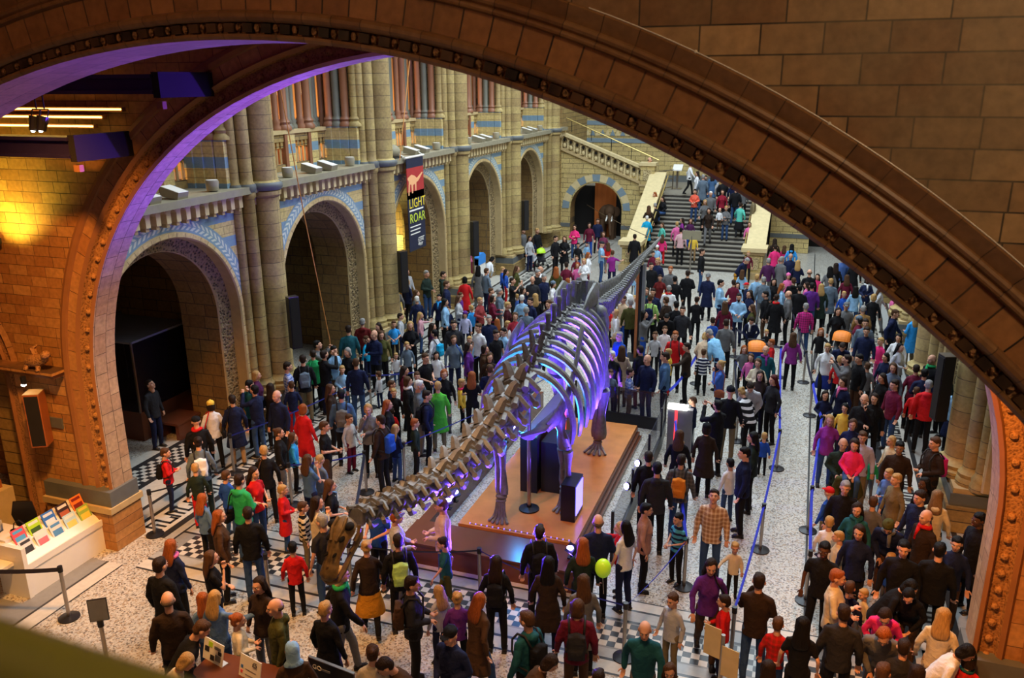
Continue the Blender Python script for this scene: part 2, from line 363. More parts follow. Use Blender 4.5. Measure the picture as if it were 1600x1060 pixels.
# ---------------------------------------------------------------- end wall, stairs, landing
ST_X0, ST_X1, ST_Y0, ST_Y1, LAND = -7.45, -2.0, 38.4, 44.0, 2.75
NST = 18
def arch_wall_y(mb, x0, x1, cx, r, spring, top, y, mat, ring, thick):
    n = 24; pts = []
    for k in range(n+1):
        a = pi - pi*k/n; pts.append((cx + r*cos(a), spring + r*sin(a)))
    def outer(x, z):
        dx, dz = x-cx, z-spring; t = min((top-spring)/dz if dz > 1e-6 else 1e9, ((x1-cx)/dx) if dx > 1e-6 else ((x0-cx)/dx if dx < -1e-6 else 1e9)); return (cx+dx*t, spring+dz*t)
    out = [outer(*p) for p in pts]; zmax = lambda p: p[1]
    for i in range(n):
        a, b, c, d = pts[i], out[i], out[i+1], pts[i+1]
        mb.face([(a[0], y, a[1]), (b[0], y, b[1]), (c[0], y, c[1]), (d[0], y, d[1])], mat)
        if (b[1] < top-.001) != (c[1] < top-.001):
            xx = x0 if b[0] < cx else x1; mb.face([(b[0], y, b[1]), (xx, y, top), (c[0], y, c[1])], mat)
    mb.face([(x0, y, 0), (cx-r, y, 0), (cx-r, y, spring), (x0, y, spring)], mat); mb.face([(cx+r, y, 0), (x1, y, 0), (x1, y, spring), (cx+r, y, spring)], mat)
    D = Vector((0, 1, 0)); path = [(Vector((cx-r, y, 0)), Vector((-1, 0, 0)), D)] + [(Vector((p[0], y, p[1])), Vector((p[0]-cx, 0, p[1]-spring)).normalized(), D) for p in pts] + [(Vector((cx+r, y, 0)), Vector((1, 0, 0)), D)]
    sweep(mb, path, [(0, thick), (0, 0)], [ring]); return pts
e = MB()
for mx in (0, 1):
    f = (lambda x: MIR - x) if mx else (lambda x: x)
    x0, x1 = sorted((f(-12.7), f(-7.45))); t = MB()
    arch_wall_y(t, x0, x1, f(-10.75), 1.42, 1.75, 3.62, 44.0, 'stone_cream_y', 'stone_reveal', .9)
    for k in range(13):                                               # blue and buff voussoirs round the door arch
        a0, a1 = pi*k/13, pi*(k+1)/13; cx = f(-10.75)
        q = [(cx+rr*cos(a), 43.97, 1.75+rr*sin(a)) for rr, a in ((1.5, a0), (1.88, a0), (1.88, a1), (1.5, a1))]
        t.face(q, 'bluegrey' if k % 2 == 0 else 'cream')
    cx = f(-10.75)
    t.box(x0, x1, 43.9, 44, .42, .6, 'slate')if 0 else None
    for xa, xb in ((x0, cx-1.42), (cx+1.42, x1)): t.box(xa, xb, 43.93, 44.02, 0, .75, 'stone_cream_y'); t.box(xa, xb, 43.9, 44.02, .75, .95, 'slate')
    # stepped soffit of the side flight
    for k in range(13):
        xa = f(-12.7) + (1 if not mx else -1)*(k*.37); xb = xa + (.37 if not mx else -.37); z = 4.95 - k*.148
        t.box(min(xa, xb), max(xa, xb), 43.98, 44.6, 3.6 if z > 3.6 else z-.5, z, 'stone_cream_y'); t.box(min(xa, xb)-.03, max(xa, xb)+.03, 43.9, 44.0, z-.07, z, 'mould')
    t.build('wall_end_'+('right' if mx else 'left'), kind='structure')
# far wall with blue bands and a zigzag course
bk = MB(); bk.box(-17, 8, 49.4, 49.7, 0, 13.5, 'stone_cream_y')
for z0, z1, mt in ((4.9, 5.15, 'bluegrey'), (5.9, 6.15, 'bluegrey'), (6.5, 6.8, 'bluegrey'), (7.2, 7.6, 'slate'), (8.2, 8.6, 'bluegrey')): bk.box(-17, 8, 49.36, 49.41, z0, z1, mt)
for k in range(70): bk.prism([(-14+.3*k, 5.3), (-13.85+.3*k, 5.65), (-13.7+.3*k, 5.3)], 49.35, 49.4, 'bluegrey' if k % 2 else 'cream', 'y')
bk.box(-17, 8, 49.3, 49.4, 2.75, 3.1, 'slate'); bk.box(-17, XL, 44, 49.5, 0, 13.5, 'stone_x'); bk.box(XR, 8, 44, 49.5, 0, 13.5, 'stone_x')
bk.build('wall_back', kind='structure')
fl = MB(); fl.box(ST_X0-.1, ST_X1+.1, 44, 49.4, LAND-.25, LAND, 'stair_tread'); fl.box(ST_X0-5.3, ST_X0-.1, 46.2, 49.4, LAND-.25, LAND, 'stair_tread'); fl.box(ST_X1+.1, 3.6, 46.2, 49.4, LAND-.25, LAND, 'stair_tread')
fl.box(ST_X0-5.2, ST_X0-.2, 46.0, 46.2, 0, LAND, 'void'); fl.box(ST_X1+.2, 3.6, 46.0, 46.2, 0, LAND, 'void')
fl.build('floor_landing', kind='structure')
st = MB(); rh = LAND/NST; tr = (ST_Y1-ST_Y0)/NST
for k in range(NST):
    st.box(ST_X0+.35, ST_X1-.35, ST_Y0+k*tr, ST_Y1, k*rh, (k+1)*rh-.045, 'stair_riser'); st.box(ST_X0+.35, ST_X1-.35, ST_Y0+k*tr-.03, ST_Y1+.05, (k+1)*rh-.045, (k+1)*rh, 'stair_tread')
tag(st.build('staircase'), 'broad grey stone staircase rising to the landing at the far end', 'staircase', None, 'structure')
for sx, nm in ((ST_X0, 'left'), (ST_X1, 'right')):
    b = MB(); zt = 1.25
    b.prism([(ST_Y0-.3, 0), (ST_Y1, 0), (ST_Y1, LAND+.95), (ST_Y0-.3, 1.05)], sx-.24, sx+.24, 'stone_cream_y', 'x')
    b.prism([(ST_Y0-.4, 1.05), (ST_Y1, LAND+.95), (ST_Y1, LAND+1.08), (ST_Y0-.4, 1.18)], sx-.42, sx+.42, 'cream', 'x')
    y = ST_Y0-.75
    b.box(sx-.5, sx+.5, y-.5, y+.5, 0, .3, 'mould'); b.box(sx-.38, sx+.38, y-.38, y+.38, .3, 1.1, 'stone_cream_y'); b.box(sx-.22, sx+.22, y-.4, y-.37, .42, .98, 'carve_light')
    b.box(sx-.46, sx+.46, y-.46, y+.46, 1.1, 1.22, 'mould'); b.box(sx-.54, sx+.54, y-.54, y+.54, 1.22, 1.4, 'cream')
    o = b.build('balustrade', label='sloping pale stone balustrade with a square newel on the %s of the main stairs' % nm, cat='balustrade', kind='structure', group='stair balustrades')
    r = MB(); s_ = 1 if nm == 'left' else -1
    r.tube((sx+s_*.5, ST_Y0-.3, 1.0), (sx+s_*.5, ST_Y1, LAND+.9), .035, .035, 'brass_rail', 8)
    for k in range(4): yy = ST_Y0+.5+k*1.5; zz = 1.0+(yy-ST_Y0+.3)*(LAND-.1)/(ST_Y1-ST_Y0+.3); r.tube((sx+s_*.3, yy, zz-.05), (sx+s_*.5, yy, zz), .02, .02, 'black_metal', 6)
    r.build('handrail', label='brass handrail along the %s balustrade of the main stairs' % nm, cat='handrail')
# side flight with pierced balustrade, above the left door arch
for mx in (0, 1):
    b = MB(); fx = (lambda x: MIR-x) if mx else (lambda x: x)
    X0, Z0_, X1, Z1_ = -12.9, 5.75, -8.35, 4.0
    def zl(x): return Z0_ + (x-X0)*(Z1_-Z0_)/(X1-X0)
    q = [(fx(X0), zl(X0)-.02), (fx(X1), zl(X1)-.02), (fx(X1), zl(X1)+.14), (fx(X0), zl(X0)+.14)]
    b.prism(q, 43.85, 44.25, 'cream', 'y')
    q = [(fx(X0), zl(X0)-.82), (fx(X1), zl(X1)-.82), (fx(X1), zl(X1)-.7), (fx(X0), zl(X0)-.7)]
    b.prism(q, 43.88, 44.2, 'mould', 'y')
    q = [(fx(X0), zl(X0)-.7), (fx(X1), zl(X1)-.7), (fx(X1), zl(X1)), (fx(X0), zl(X0))]
    b.prism(q, 44.08, 44.12, 'carve_light', 'y')
    for k in range(13):
        x = X0+.2+k*.345
        xx, zz = fx(x), zl(x); b.tube((xx, 44.0, zz-.72), (xx, 44.0, zz), .05, .04, 'cream', 6)
        xm = fx(x+.17); zm = zl(x+.17)
        for a in range(6): a0, a1 = pi*a/6, pi*(a+1)/6; b.tube((xm+.13*cos(a0), 43.99, zm-.2+.14*sin(a0)), (xm+.13*cos(a1), 43.99, zm-.2+.14*sin(a1)), .03, .03, 'cream', 5)
        b.ball((xm, 43.98, zm-.5), (.09, .06, .12), 'cream', 6, 5); b.ball((xm, 43.99, zm-.22), (.07, .03, .09), 'void', 6, 5)
    xn = fx(-8.0); b.box(xn-.36, xn+.36, 43.8, 44.4, LAND, 4.15, 'stone_cream_y'); b.box(xn-.22, xn+.22, 43.78, 43.81, 3.4, 3.95, 'carve_light'); b.box(xn-.44, xn+.44, 43.72, 44.48, 4.15, 4.3, 'cream'); b.box(xn-.42, xn+.42, 43.75, 44.45, 3.1, 3.2, 'mould')
    b.build('balustrade', label='pierced stone balustrade climbing from the landing on the %s' % ('right' if mx else 'left'), cat='balustrade', kind='structure', group='stair balustrades')
    r = MB(); r.tube((fx(-12.9), 44.9, 6.55), (fx(-7.6), 44.9, 4.35), .035, .035, 'brass_rail', 8)
    for k in range(5): x = -12.4+k*1.1; z = 6.55-(x+12.9)*2.2/5.3; r.tube((fx(x), 44.9, z-.6), (fx(x), 44.9, z), .02, .02, 'black_metal', 6)
    if not mx: r.build('handrail', label='slim brass handrail of the side flight above the left door arch', cat='handrail')
# ---------------------------------------------------------------- gate arch B (mid distance)
YB, YB2, HW, ZCB, HB = 10.7, 11.2, 7.12, 3.0, 5.8
def ell(n=56, z0=0, hw=HW, hh=HB):
    D = Vector((0, 1, 0)); L = [(Vector((XC-hw, YB, z0)), Vector((-1, 0, 0)), D), (Vector((XC-hw, YB, 1.3)), Vector((-1, 0, 0)), D)]
    for k in range(n+1):
        a = pi - pi*k/n; ca, sa = cos(a), sin(a)
        x = hw*(abs(ca)**.95)*(1 if ca > 0 else -1); z = hh*(abs(sa)**.95)
        nr = Vector((ca/hw, 0, sa/hh)).normalized(); L.append((Vector((XC+x, YB, ZCB+z)), nr, D))
    return L + [(Vector((XC+hw, YB, 1.3)), Vector((1, 0, 0)), D), (Vector((XC+hw, YB, z0)), Vector((1, 0, 0)), D)]
w = MB(); E_ = ell()
sweep(w, E_, [(-.0, .5), (0, 0)], ['gate_soffit'])
sweep(w, E_, [(0, 0), (.05, -.03), (.07, .0), (.09, .07), (.27, .07), (.29, 0), (.34, -.05), (.38, 0), (.56, 0), (.58, -.03), (.64, -.05), (.70, -.03), (.72, 0)],
      ['mould_red', 'mould_red', 'carve_gate', 'carve_gate', 'carve_gate', 'mould_red', 'mould_red', 'gate_uv', 'mould_red', 'mould_red', 'mould_red', 'mould_red'])
RO = .72; top = 11.6
for i in range(1, len(E_)-2):
    q = []
    for o, nr, d in (E_[i], E_[i+1]):
        a = o + nr*RO; t = min((top-a.z)/nr.z if nr.z > .02 else 1e9, ((-17.2-a.x)/nr.x if nr.x < -.02 else ((8.2-a.x)/nr.x if nr.x > .02 else 1e9))); q.append((a, a + nr*t))
    if i == 1 or i == len(E_)-3: pass
    w_ = w
    SM_X, SM_Z, SM_R = -15.2, 3.35, 1.75
    E_[i] = E_[i]
# wall field as a grid cut by both arches
def inside(x, z):
    if z < ZCB and abs(x-XC) < HW+RO-.02: return True
    dx, dz = (x-XC)/(HW+RO-.015), (z-ZCB)/(HB+RO-.015)
    if z >= ZCB and abs(dx) < 1 and abs(dx)**2.1+abs(dz)**2.1 < .985: return True
    return (x+15.2)**2 + max(0, z-3.35)**2 < 1.75**2
def fieldgrid(mb, x0, x1, z0, z1, step, y, mat, bound):
    """wall field with a hole: columns of quads whose lower edge follows bound(x)"""
    x = x0
    while x < x1-1e-6:
        xb = min(x+step, x1); za, zb = bound(x), bound(xb)
        if za is not None and zb is not None:
            mb.face([(x, y, za), (xb, y, zb), (xb, y, z1), (x, y, z1)], mat)
        x = xb
def boundB(x):
    z = 0
    d = abs(x-XC)
    if d < HW+RO-.03:
        t = d/(HW+RO-.03); z = ZCB+(HB+RO-.03)*(max(0, 1-t**2.1))**(1/2.1)
    d2 = abs(x+15.2)
    if d2 < 1.75: z = max(z, 3.35+sqrt(max(0, 1.75**2-d2**2)))
    return z
fieldgrid(w, -17.2, XC-HW-RO+.03, 0, top, .05, YB, 'gate_y', boundB)
fieldgrid(w, XC-HW-RO+.03, XC+HW+RO-.03, 0, top, .06, YB, 'gate_y', boundB)
w.face([(XC+HW+RO-.03, YB, 0), (8.2, YB, 0), (8.2, YB, top), (XC+HW+RO-.03, YB, top)], 'gate_y')
w.face([(-17.2, YB+.5, 9.6), (8.2, YB+.5, 9.6), (8.2, YB+.5, top), (-17.2, YB+.5, top)], 'stone_y')
w.box(-17.2, XC-HW-.02, YB+.02, YB+.5, 0, 11.6, 'stone_y') if 0 else None
# solid cores of the piers
w.box(-13.35, XC-HW-.01, YB+.09, YB+.5, 0, 3, 'gate_soffit'); w.box(XC+HW+.01, 8.2, YB+.09, YB+.5, 0, 3, 'gate_soffit')
# plinth with slate band
for xa, xb in ((-13.2, XC-HW+.06), (XC+HW-.06, 8.2)):
    w.box(xa, xb, YB-.16, YB+.56, 0, .78, 'gate_y'); w.box(xa-.03, xb+.03, YB-.2, YB+.6, .78, .9, 'mould'); w.box(xa, xb, YB-.14, YB+.54, .9, 1.2, 'slate')
w.box(-13.4, -12.6, YB-.03, YB+.05, 2.3, 2.5, 'slate'); w.box(-13.2, -12.3, YB-.03, YB+.05, .95, 1.15, 'slate')
# small arch at the far left of the same wall
D = Vector((0, 1, 0)); cx, cz = -15.2, 3.35
pth = [(Vector((cx+1.35*cos(pi-pi*k/24), YB, cz+1.35*sin(pi-pi*k/24))), Vector((cos(pi-pi*k/24), 0, sin(pi-pi*k/24))), D) for k in range(25)]
pth = [(Vector((cx-1.35, YB, 0)), Vector((-1, 0, 0)), D)] + pth + [(Vector((cx+1.35, YB, 0)), Vector((1, 0, 0)), D)]
sweep(w, pth, [(0, .5), (0, 0), (.08, -.04), (.1, .02), (.26, .02), (.28, -.03), (.4, 0)], ['gate_soffit', 'mould_red', 'mould_red', 'carve_gate', 'mould_red', 'gate_uv'])
w.box(-17, -13.3, YB+1.6, YB+1.7, 0, 6, 'gate_y')
w.build('wall_gate', kind='structure', merge=False)
# beads of the carved strip on the gate arch
bd = MB(); acc = 0; last = None
for i in range(len(E_)-1):
    o, nr, d = E_[i]; o2, nr2, d2 = E_[i+1]; L = (o2-o).length; nsub = max(1, int(L/.24))
    for j in range(nsub):
        p = o.lerp(o2, (j+.5)/nsub) + nr.lerp(nr2, (j+.5)/nsub)*.18; bd.ball((p.x, YB+.055, p.z), (.055, .05, .055), 'carve_gate', 7, 5)
bd.build('trim_2', kind='structure', smooth=True)
# ---------------------------------------------------------------- near arch A with block wall above
YA, RA, ZA, XA = 5.9, 8.65, .08, -4.62
def arcA(n=110, a0=pi*.985, a1=pi*.015):
    D = Vector((0, 1, 0)); out = []
    for k in range(n+1):
        a = a0+(a1-a0)*k/n; nr = Vector((cos(a), 0, sin(a))); out.append((Vector((XA, YA, ZA))+nr*RA, nr, D))
    return out
w = MB(); A_ = arcA()
sweep(w, A_, [(0, .75), (0, .02), (.025, 0), (.045, 0), (.05, .045), (.13, .045), (.135, 0), (.15, -.02), (.17, -.035), (.195, -.035), (.215, -.02), (.225, .012), (.43, .012), (.437, -.01), (.445, -.03), (.46, -.035), (.475, -.03), (.483, -.008), (.5, -.03), (.52, -.04), (.54, -.03), (.55, -.012), (.655, -.06), (.665, -.05), (.67, 0)],
      ['near_soffit', 'near_mould', 'near_mould', 'near_mould', 'carve_near', 'near_mould'] + ['near_mould']*5 + ['near_vouss'] + ['near_mould']*12)
def boundA(x):
    d = abs(x-XA); r = RA+.66
    return ZA+sqrt(max(0, r*r-d*d)) if d < r else 0
x = -17.2; step = .07
while x < 8.2:
    xb = x+step; w.face([(x, YA, boundA(x)), (xb, YA, boundA(xb)), (xb, YA, 12), (x, YA, 12)], 'near_y'); x = xb
w.face([(-17.2, YA+.75, 9.4), (8.2, YA+.75, 9.4), (8.2, YA+.75, 12), (-17.2, YA+.75, 12)], 'near_y')
w.build('wall_near', kind='structure', merge=False)
# the white cable clipped along the top of the near arch moulding
cb = MB(); pts = [(XA+(RA+.672)*cos(a), YA-.05, ZA+(RA+.672)*sin(a)) for a in [radians(70.5-1.2*k) for k in range(40)]]
cb.path(pts, .0045, 'white_lam', 5)
for k in (4, 9, 17, 24): cb.ball(pts[k], .012, 'white_lam', 6, 4)
cb.build('cable', label='thin white cable clipped along the outer moulding of the near arch', cat='cable')
# billets in the sunk band
bl = MB()
for k in range(150):
    a = pi*.97 - k*pi*.94/150; r = RA+.09; c = Vector((XA+r*cos(a), YA+.035, ZA+r*sin(a))); T = Matrix.Rotation(-a+pi/2, 4, 'Y').inverted() if 0 else Matrix.Rotation(-(a-pi/2), 4, 'Y')
    TT = Matrix.Translation(c) @ T
    bl.box(-.055, .035, -.03, .012, -.034, .034, 'near_mould', TT); bl.ball(tuple(c+T.to_3x3() @ Vector((.062, -.005, 0))), (.024, .02, .034), 'carve_near', 6, 4)
bl.build('trim_3', kind='structure')
# ---------------------------------------------------------------- rest of the room behind and above the viewer
r = MB(); r.box(-17.4, 8.4, -4.3, 11.25, 11.6, 12.2, 'gallery_wall'); r.build('ceiling', kind='structure')
r = MB(); r.box(-17.4, 8.4, -4.6, -4.3, 0, 12.2, 'gate_y'); r.build('wall_front', kind='structure')
r = MB(); r.box(-17.5, -17.2, -4.3, 50, 0, 13.5, 'gate_y'); r.build('wall_outer_left', kind='structure')
r = MB(); r.box(8.2, 8.5, -4.3, 50, 0, 13.5, 'gate_y'); r.build('wall_outer_right', kind='structure')
# ---------------------------------------------------------------- floor
r = MB(); r.box(-17.4, 8.4, -4.6, 50, -.3, 0, 'terrazzo'); r.build('floor', kind='structure')
k_ = MB(); z = .004
def strip(x0, x1, y0, y1, mt, dz=0): k_.face([(x0, y0, z+dz), (x1, y0, z+dz), (x1, y1, z+dz), (x0, y1, z+dz)], mt)
def key(x0, x1, y0, y1, along, n, mir=False):
    """Greek key as dark strokes on white"""
    L = (y1-y0) if along == 'y' else (x1-x0); W = (x1-x0) if along == 'y' else (y1-y0); s = L/n; t = W/7
    for i in range(n):
        for (a0, a1, b0, b1) in ((0, .62, .12, .24), (.5, .62, .12, .85), (.5, .98, .76, .88), (.0, .12, .12, .88), (.86, .98, .5, .88), (.0, .5, .76, .88) if i % 2 == 9 else (.24, .36, .4, .88)):
            A0, A1 = i*s+a0*s, i*s+a1*s
            if along == 'y': strip(x0+b0*W, x0+b1*W, y0+A0, y0+A1, 'tile_black', .002)
            else: strip(x0+A0, x0+A1, y0+b0*W, y0+b1*W, 'tile_black', .002)
for mx in (0, 1):
    f = (lambda x: MIR-x) if mx else (lambda x: x)
    for x0, x1, mt in ((-14.3, -14.0, 'tile_white'), (-14.0, -13.85, 'tile_black'), (-13.2, -13.05, 'tile_black'), (-13.05, -12.4, 'tile_white'), (-12.4, -12.3, 'tile_black'), (-12.3, -12.0, 'tile_mid'), (-12.0, -11.9, 'tile_black'), (-11.9, -11.28, 'tile_white'), (-11.28, -11.12, 'tile_black'), (-11.12, -10.95, 'tile_mid'), (-10.95, -10.9, 'tile_black'), (-9.7, -9.66, 'tile_black')):
        a, b = sorted((f(x0), f(x1))); strip(a, b, 11.2, 43.9, mt)
    a, b = sorted((f(-11.86), f(-11.32))); key(a, b, 11.4, 43.4, 'y', 58)
    a, b = sorted((f(-13.85), f(-13.2)))
    for k in range(int((43.9-11.3)/.13)):
        for j in range(5):
            strip(a+.13*j, a+.13*(j+1), 11.3+.13*k, 11.43+.13*k, 'tile_white' if (j+k) % 2 else 'tile_black')
# cross band below the gate arch
for y0, y1, mt in ((10.2, 10.24, 'tile_black'), (10.24, 10.5, 'tile_white'), (10.5, 10.56, 'tile_black'), (10.56, 10.78, 'tile_mid'), (11.5, 11.56, 'tile_black'), (11.56, 11.82, 'tile_mid'), (11.82, 11.87, 'tile_black'), (11.87, 12.1, 'tile_white'), (12.1, 12.13, 'tile_black')):
    strip(-10.9, 1.8, y0, y1, mt)
strip(-10.9, 1.8, 10.78, 11.5, 'tile_grey')
for x0 in (-10.6, -7.5, -4.4, -1.3):
    n = 22
    for i in range(n):
        for j in range(5):
            strip(x0+.13*i, x0+.13*(i+1), 10.82+.13*j, 10.95+.13*j, 'tile_white' if (i+j) % 2 else 'tile_black', .002)
# left border of the near hall
for x0, x1, mt in ((-11.9, -11.55, 'tile_grey'), (-11.55, -11.5, 'tile_black'), (-11.5, -11.2, 'tile_white'), (-11.2, -11.17, 'tile_black')): strip(x0, x1, 3, 10.2, mt)
strip(-13.3, -11.9, 3, 8.7, 'tile_grey'); strip(-13.0, -12.35, 3, 8.6, 'tile_white', .001); key(-12.95, -12.4, 3, 8.5, 'y', 11)
k_.build('floor_inlay', kind='structure', merge=False)
# ---------------------------------------------------------------- mounted skeleton
SP = [(7.42, 3.60), (7.75, 3.52), (8.2, 3.38), (8.9, 3.17), (9.7, 2.98), (10.6, 2.88), (11.7, 2.87), (12.6, 2.98), (13.5, 3.18), (14.4, 3.38), (15.3, 3.54), (16.2, 3.62), (17.2, 3.58), (18.2, 3.38), (19.3, 3.15), (21.5, 3.05), (23.2, 3.12), (25, 3.2), (28.2, 3.29)]
def spine(y):
    for (a, za), (b, zb) in zip(SP, SP[1:]):
        if y <= b or b == SP[-1][0]:
            t = (y-a)/(b-a); t = max(0, min(1, t)); s = t*t*(3-2*t)*.5+t*.5; return Vector((-4.58, y, za+(zb-za)*s))
DN = thing('dinosaur_skeleton', 'mounted long-necked dinosaur skeleton lit blue on its wooden platform', 'skeleton', (-4.58, 15.5, .36))
def bone(name, mb, label=None):
    o = mb.build(name, None, smooth=True, label=label); o.parent = DN; o.matrix_parent_inverse = Matrix.Translation((4.58, -15.5, -.36)); return o
def frame(y, dy=.05):
    p = spine(y); t = (spine(y+dy)-spine(y-dy)).normalized(); r = Vector((1, 0, 0)); u = r.cross(t).normalized(); return p, t, r, u
def vert_(y, L, cr, sp, tw, wing, split=False):
    """one vertebra: waisted centrum, arch, blade-like spine, transverse processes, cervical ribs"""
    p, t, r, u = frame(y); b = MB()
    W = lambda a, c, d: p + r*a + t*c + u*d
    b.path([W(0, -L*.5, 0), W(0, -L*.38, 0), W(0, 0, .0), W(0, L*.38, 0), W(0, L*.5, 0)], [cr, cr*1.02, cr*.66, cr*.98, cr*.9], 'bone', 9)
    b.path([W(0, -L*.36, cr*.7), W(0, L*.3, cr*.9)], [cr*.62, cr*.55], 'bone', 7)
    if split:
        for s in (-1, 1): b.path([W(s*cr*.3, -L*.12, cr*1.1), W(s*cr*.55, .02, cr*1.3+sp*.6), W(s*cr*.75, .05, cr*1.2+sp)], [cr*.42, cr*.3, cr*.2], 'bone', 6)
    else:
        b.path([W(0, -L*.02, cr*1.0), W(0, .02, cr+sp*.5), W(0, .05, cr+sp*.9), W(0, .055, cr+sp)], [cr*.40, cr*.30, cr*.42, cr*.26], 'bone', 7)
    for s in (-1, 1):
        b.path([W(s*cr*.4, 0, cr*.7), W(s*tw*.6, -.02, cr*.8), W(s*tw, -.04, cr*.75 if not wing else cr*.2)], [cr*.5, cr*.28, cr*.22], 'bone', 6)
        b.path([W(s*cr*.5, L*.25, cr*.7), W(s*cr*.95, -L*.62, cr*.95)], [cr*.3, cr*.24], 'bone', 6)
        b.path([W(s*cr*.5, -L*.2, cr*.75), W(s*cr*.85, L*.55, cr*.6)], [cr*.28, cr*.22], 'bone', 6)
        if wing: b.path([W(s*tw*.9, -L*.3, -cr*.5), W(s*tw*.8, 0, -cr*.95), W(s*tw*.6, L*.75, -cr*1.15)], [cr*.22, cr*.26, cr*.1], 'bone', 6); b.path([W(s*cr*.7, -L*.1, -cr*.2), W(s*tw*.85, -L*.15, -cr*.8)], [cr*.25, cr*.2], 'bone', 6)
    return b
y = 7.5; k = 0
while y < 13.2:
    f = (y-7.4)/5.8; L = .28+.26*min(1, f*1.4); cr = .10+.165*f
    bone('neck_vertebra', vert_(y+L/2, L*.98, cr*1.12, .06+.15*f, cr*1.65, True, f > .35)); y += L; k += 1
ribs = []
while y < 17.1:
    f = (y-13.2)/3.9; bone('back_vertebra', vert_(y+.17, .34, .18, .22+.30*min(1, f*1.3), .40, False, f < .3)); ribs.append((y+.17, f)); y += .36
for yy, f in ribs[:-1]:
    p = spine(yy); w_ = .70+.26*sin(pi*min(1, f*.9+.15)); dep = 1.0+.42*sin(pi*min(1, f*.75+.2))
    for s in (-1, 1):
        b = MB(); pts = []
        for q in range(12):
            a = q/11; pts.append((p.x + s*(.16 + (w_-.16)*sin(a*pi*.62)*1.03), p.y - .04 + .30*a*a, p.z + .16 - dep*(a**1.55)*1.12 + .05*sin(pi*a)))
        b.path(pts, [.06, .068, .062, .058, .055, .053, .053, .052, .052, .055, .055, .036], 'bone', 6, 1.5, (0, 1, 0)); bone('rib', b)
# pelvis
b = MB(); p = spine(17.35)
for s in (-1, 1):
    b.path([p+Vector((s*.30, -.75, .10)), p+Vector((s*.36, -.45, .30)), p+Vector((s*.36, 0, .36)), p+Vector((s*.30, .4, .22)), p+Vector((s*.24, .62, -.02))], [.10, .22, .27, .2, .08], 'bone', 10, .35, (1, 0, 0))
    b.path([p+Vector((s*.36, -.15, .1)), p+Vector((s*.36, -.35, -.35)), p+Vector((s*.12, -.6, -.8))], [.14, .1, .13], 'bone', 8, .6, (1, 0, 0))
    b.path([p+Vector((s*.34, .2, .1)), p+Vector((s*.28, .5, -.4)), p+Vector((s*.12, .85, -.75))], [.12, .08, .10], 'bone', 8, .6, (1, 0, 0))
for k in range(5):
    q = spine(16.95+.22*k); b.path([q+Vector((0, 0, .12)), q+Vector((0, .03, .55)), q+Vector((0, .04, .64))], [.1, .07, .1], 'bone', 7); b.path([q+Vector((-.34, 0, .12)), q+Vector((.34, 0, .12))], [.05, .05], 'bone', 6); b.ball(q, (.15, .13, .15), 'bone', 9, 6)
bone('pelvis', b)
y = 18.05; k = 0
while y < 28.1:
    f = (y-18)/10.1; L = .27-.12*f; cr = .155*(1-f)**.8+.022; sp = .42*(1-f)**1.6+.03; tw = .34*(1-f)**1.5+.03
    bone('tail_vertebra', vert_(y+L/2, L*.9, cr, sp, tw, False))
    if f < .62 and k % 1 == 0:
        p, t, r, u = frame(y+L); c = MB(); h = .42*(1-f)**1.2+.05
        for s in (-1, 1): c.path([p+r*(s*cr*.5)-u*cr*.8, p+r*(s*.05)+t*.05-u*(cr+h*.4), p+t*.1-u*(cr+h)], [.028, .03, .022], 'bone', 5)
        if k < 26: bone('chevron_bone', c)
    y += L; k += 1
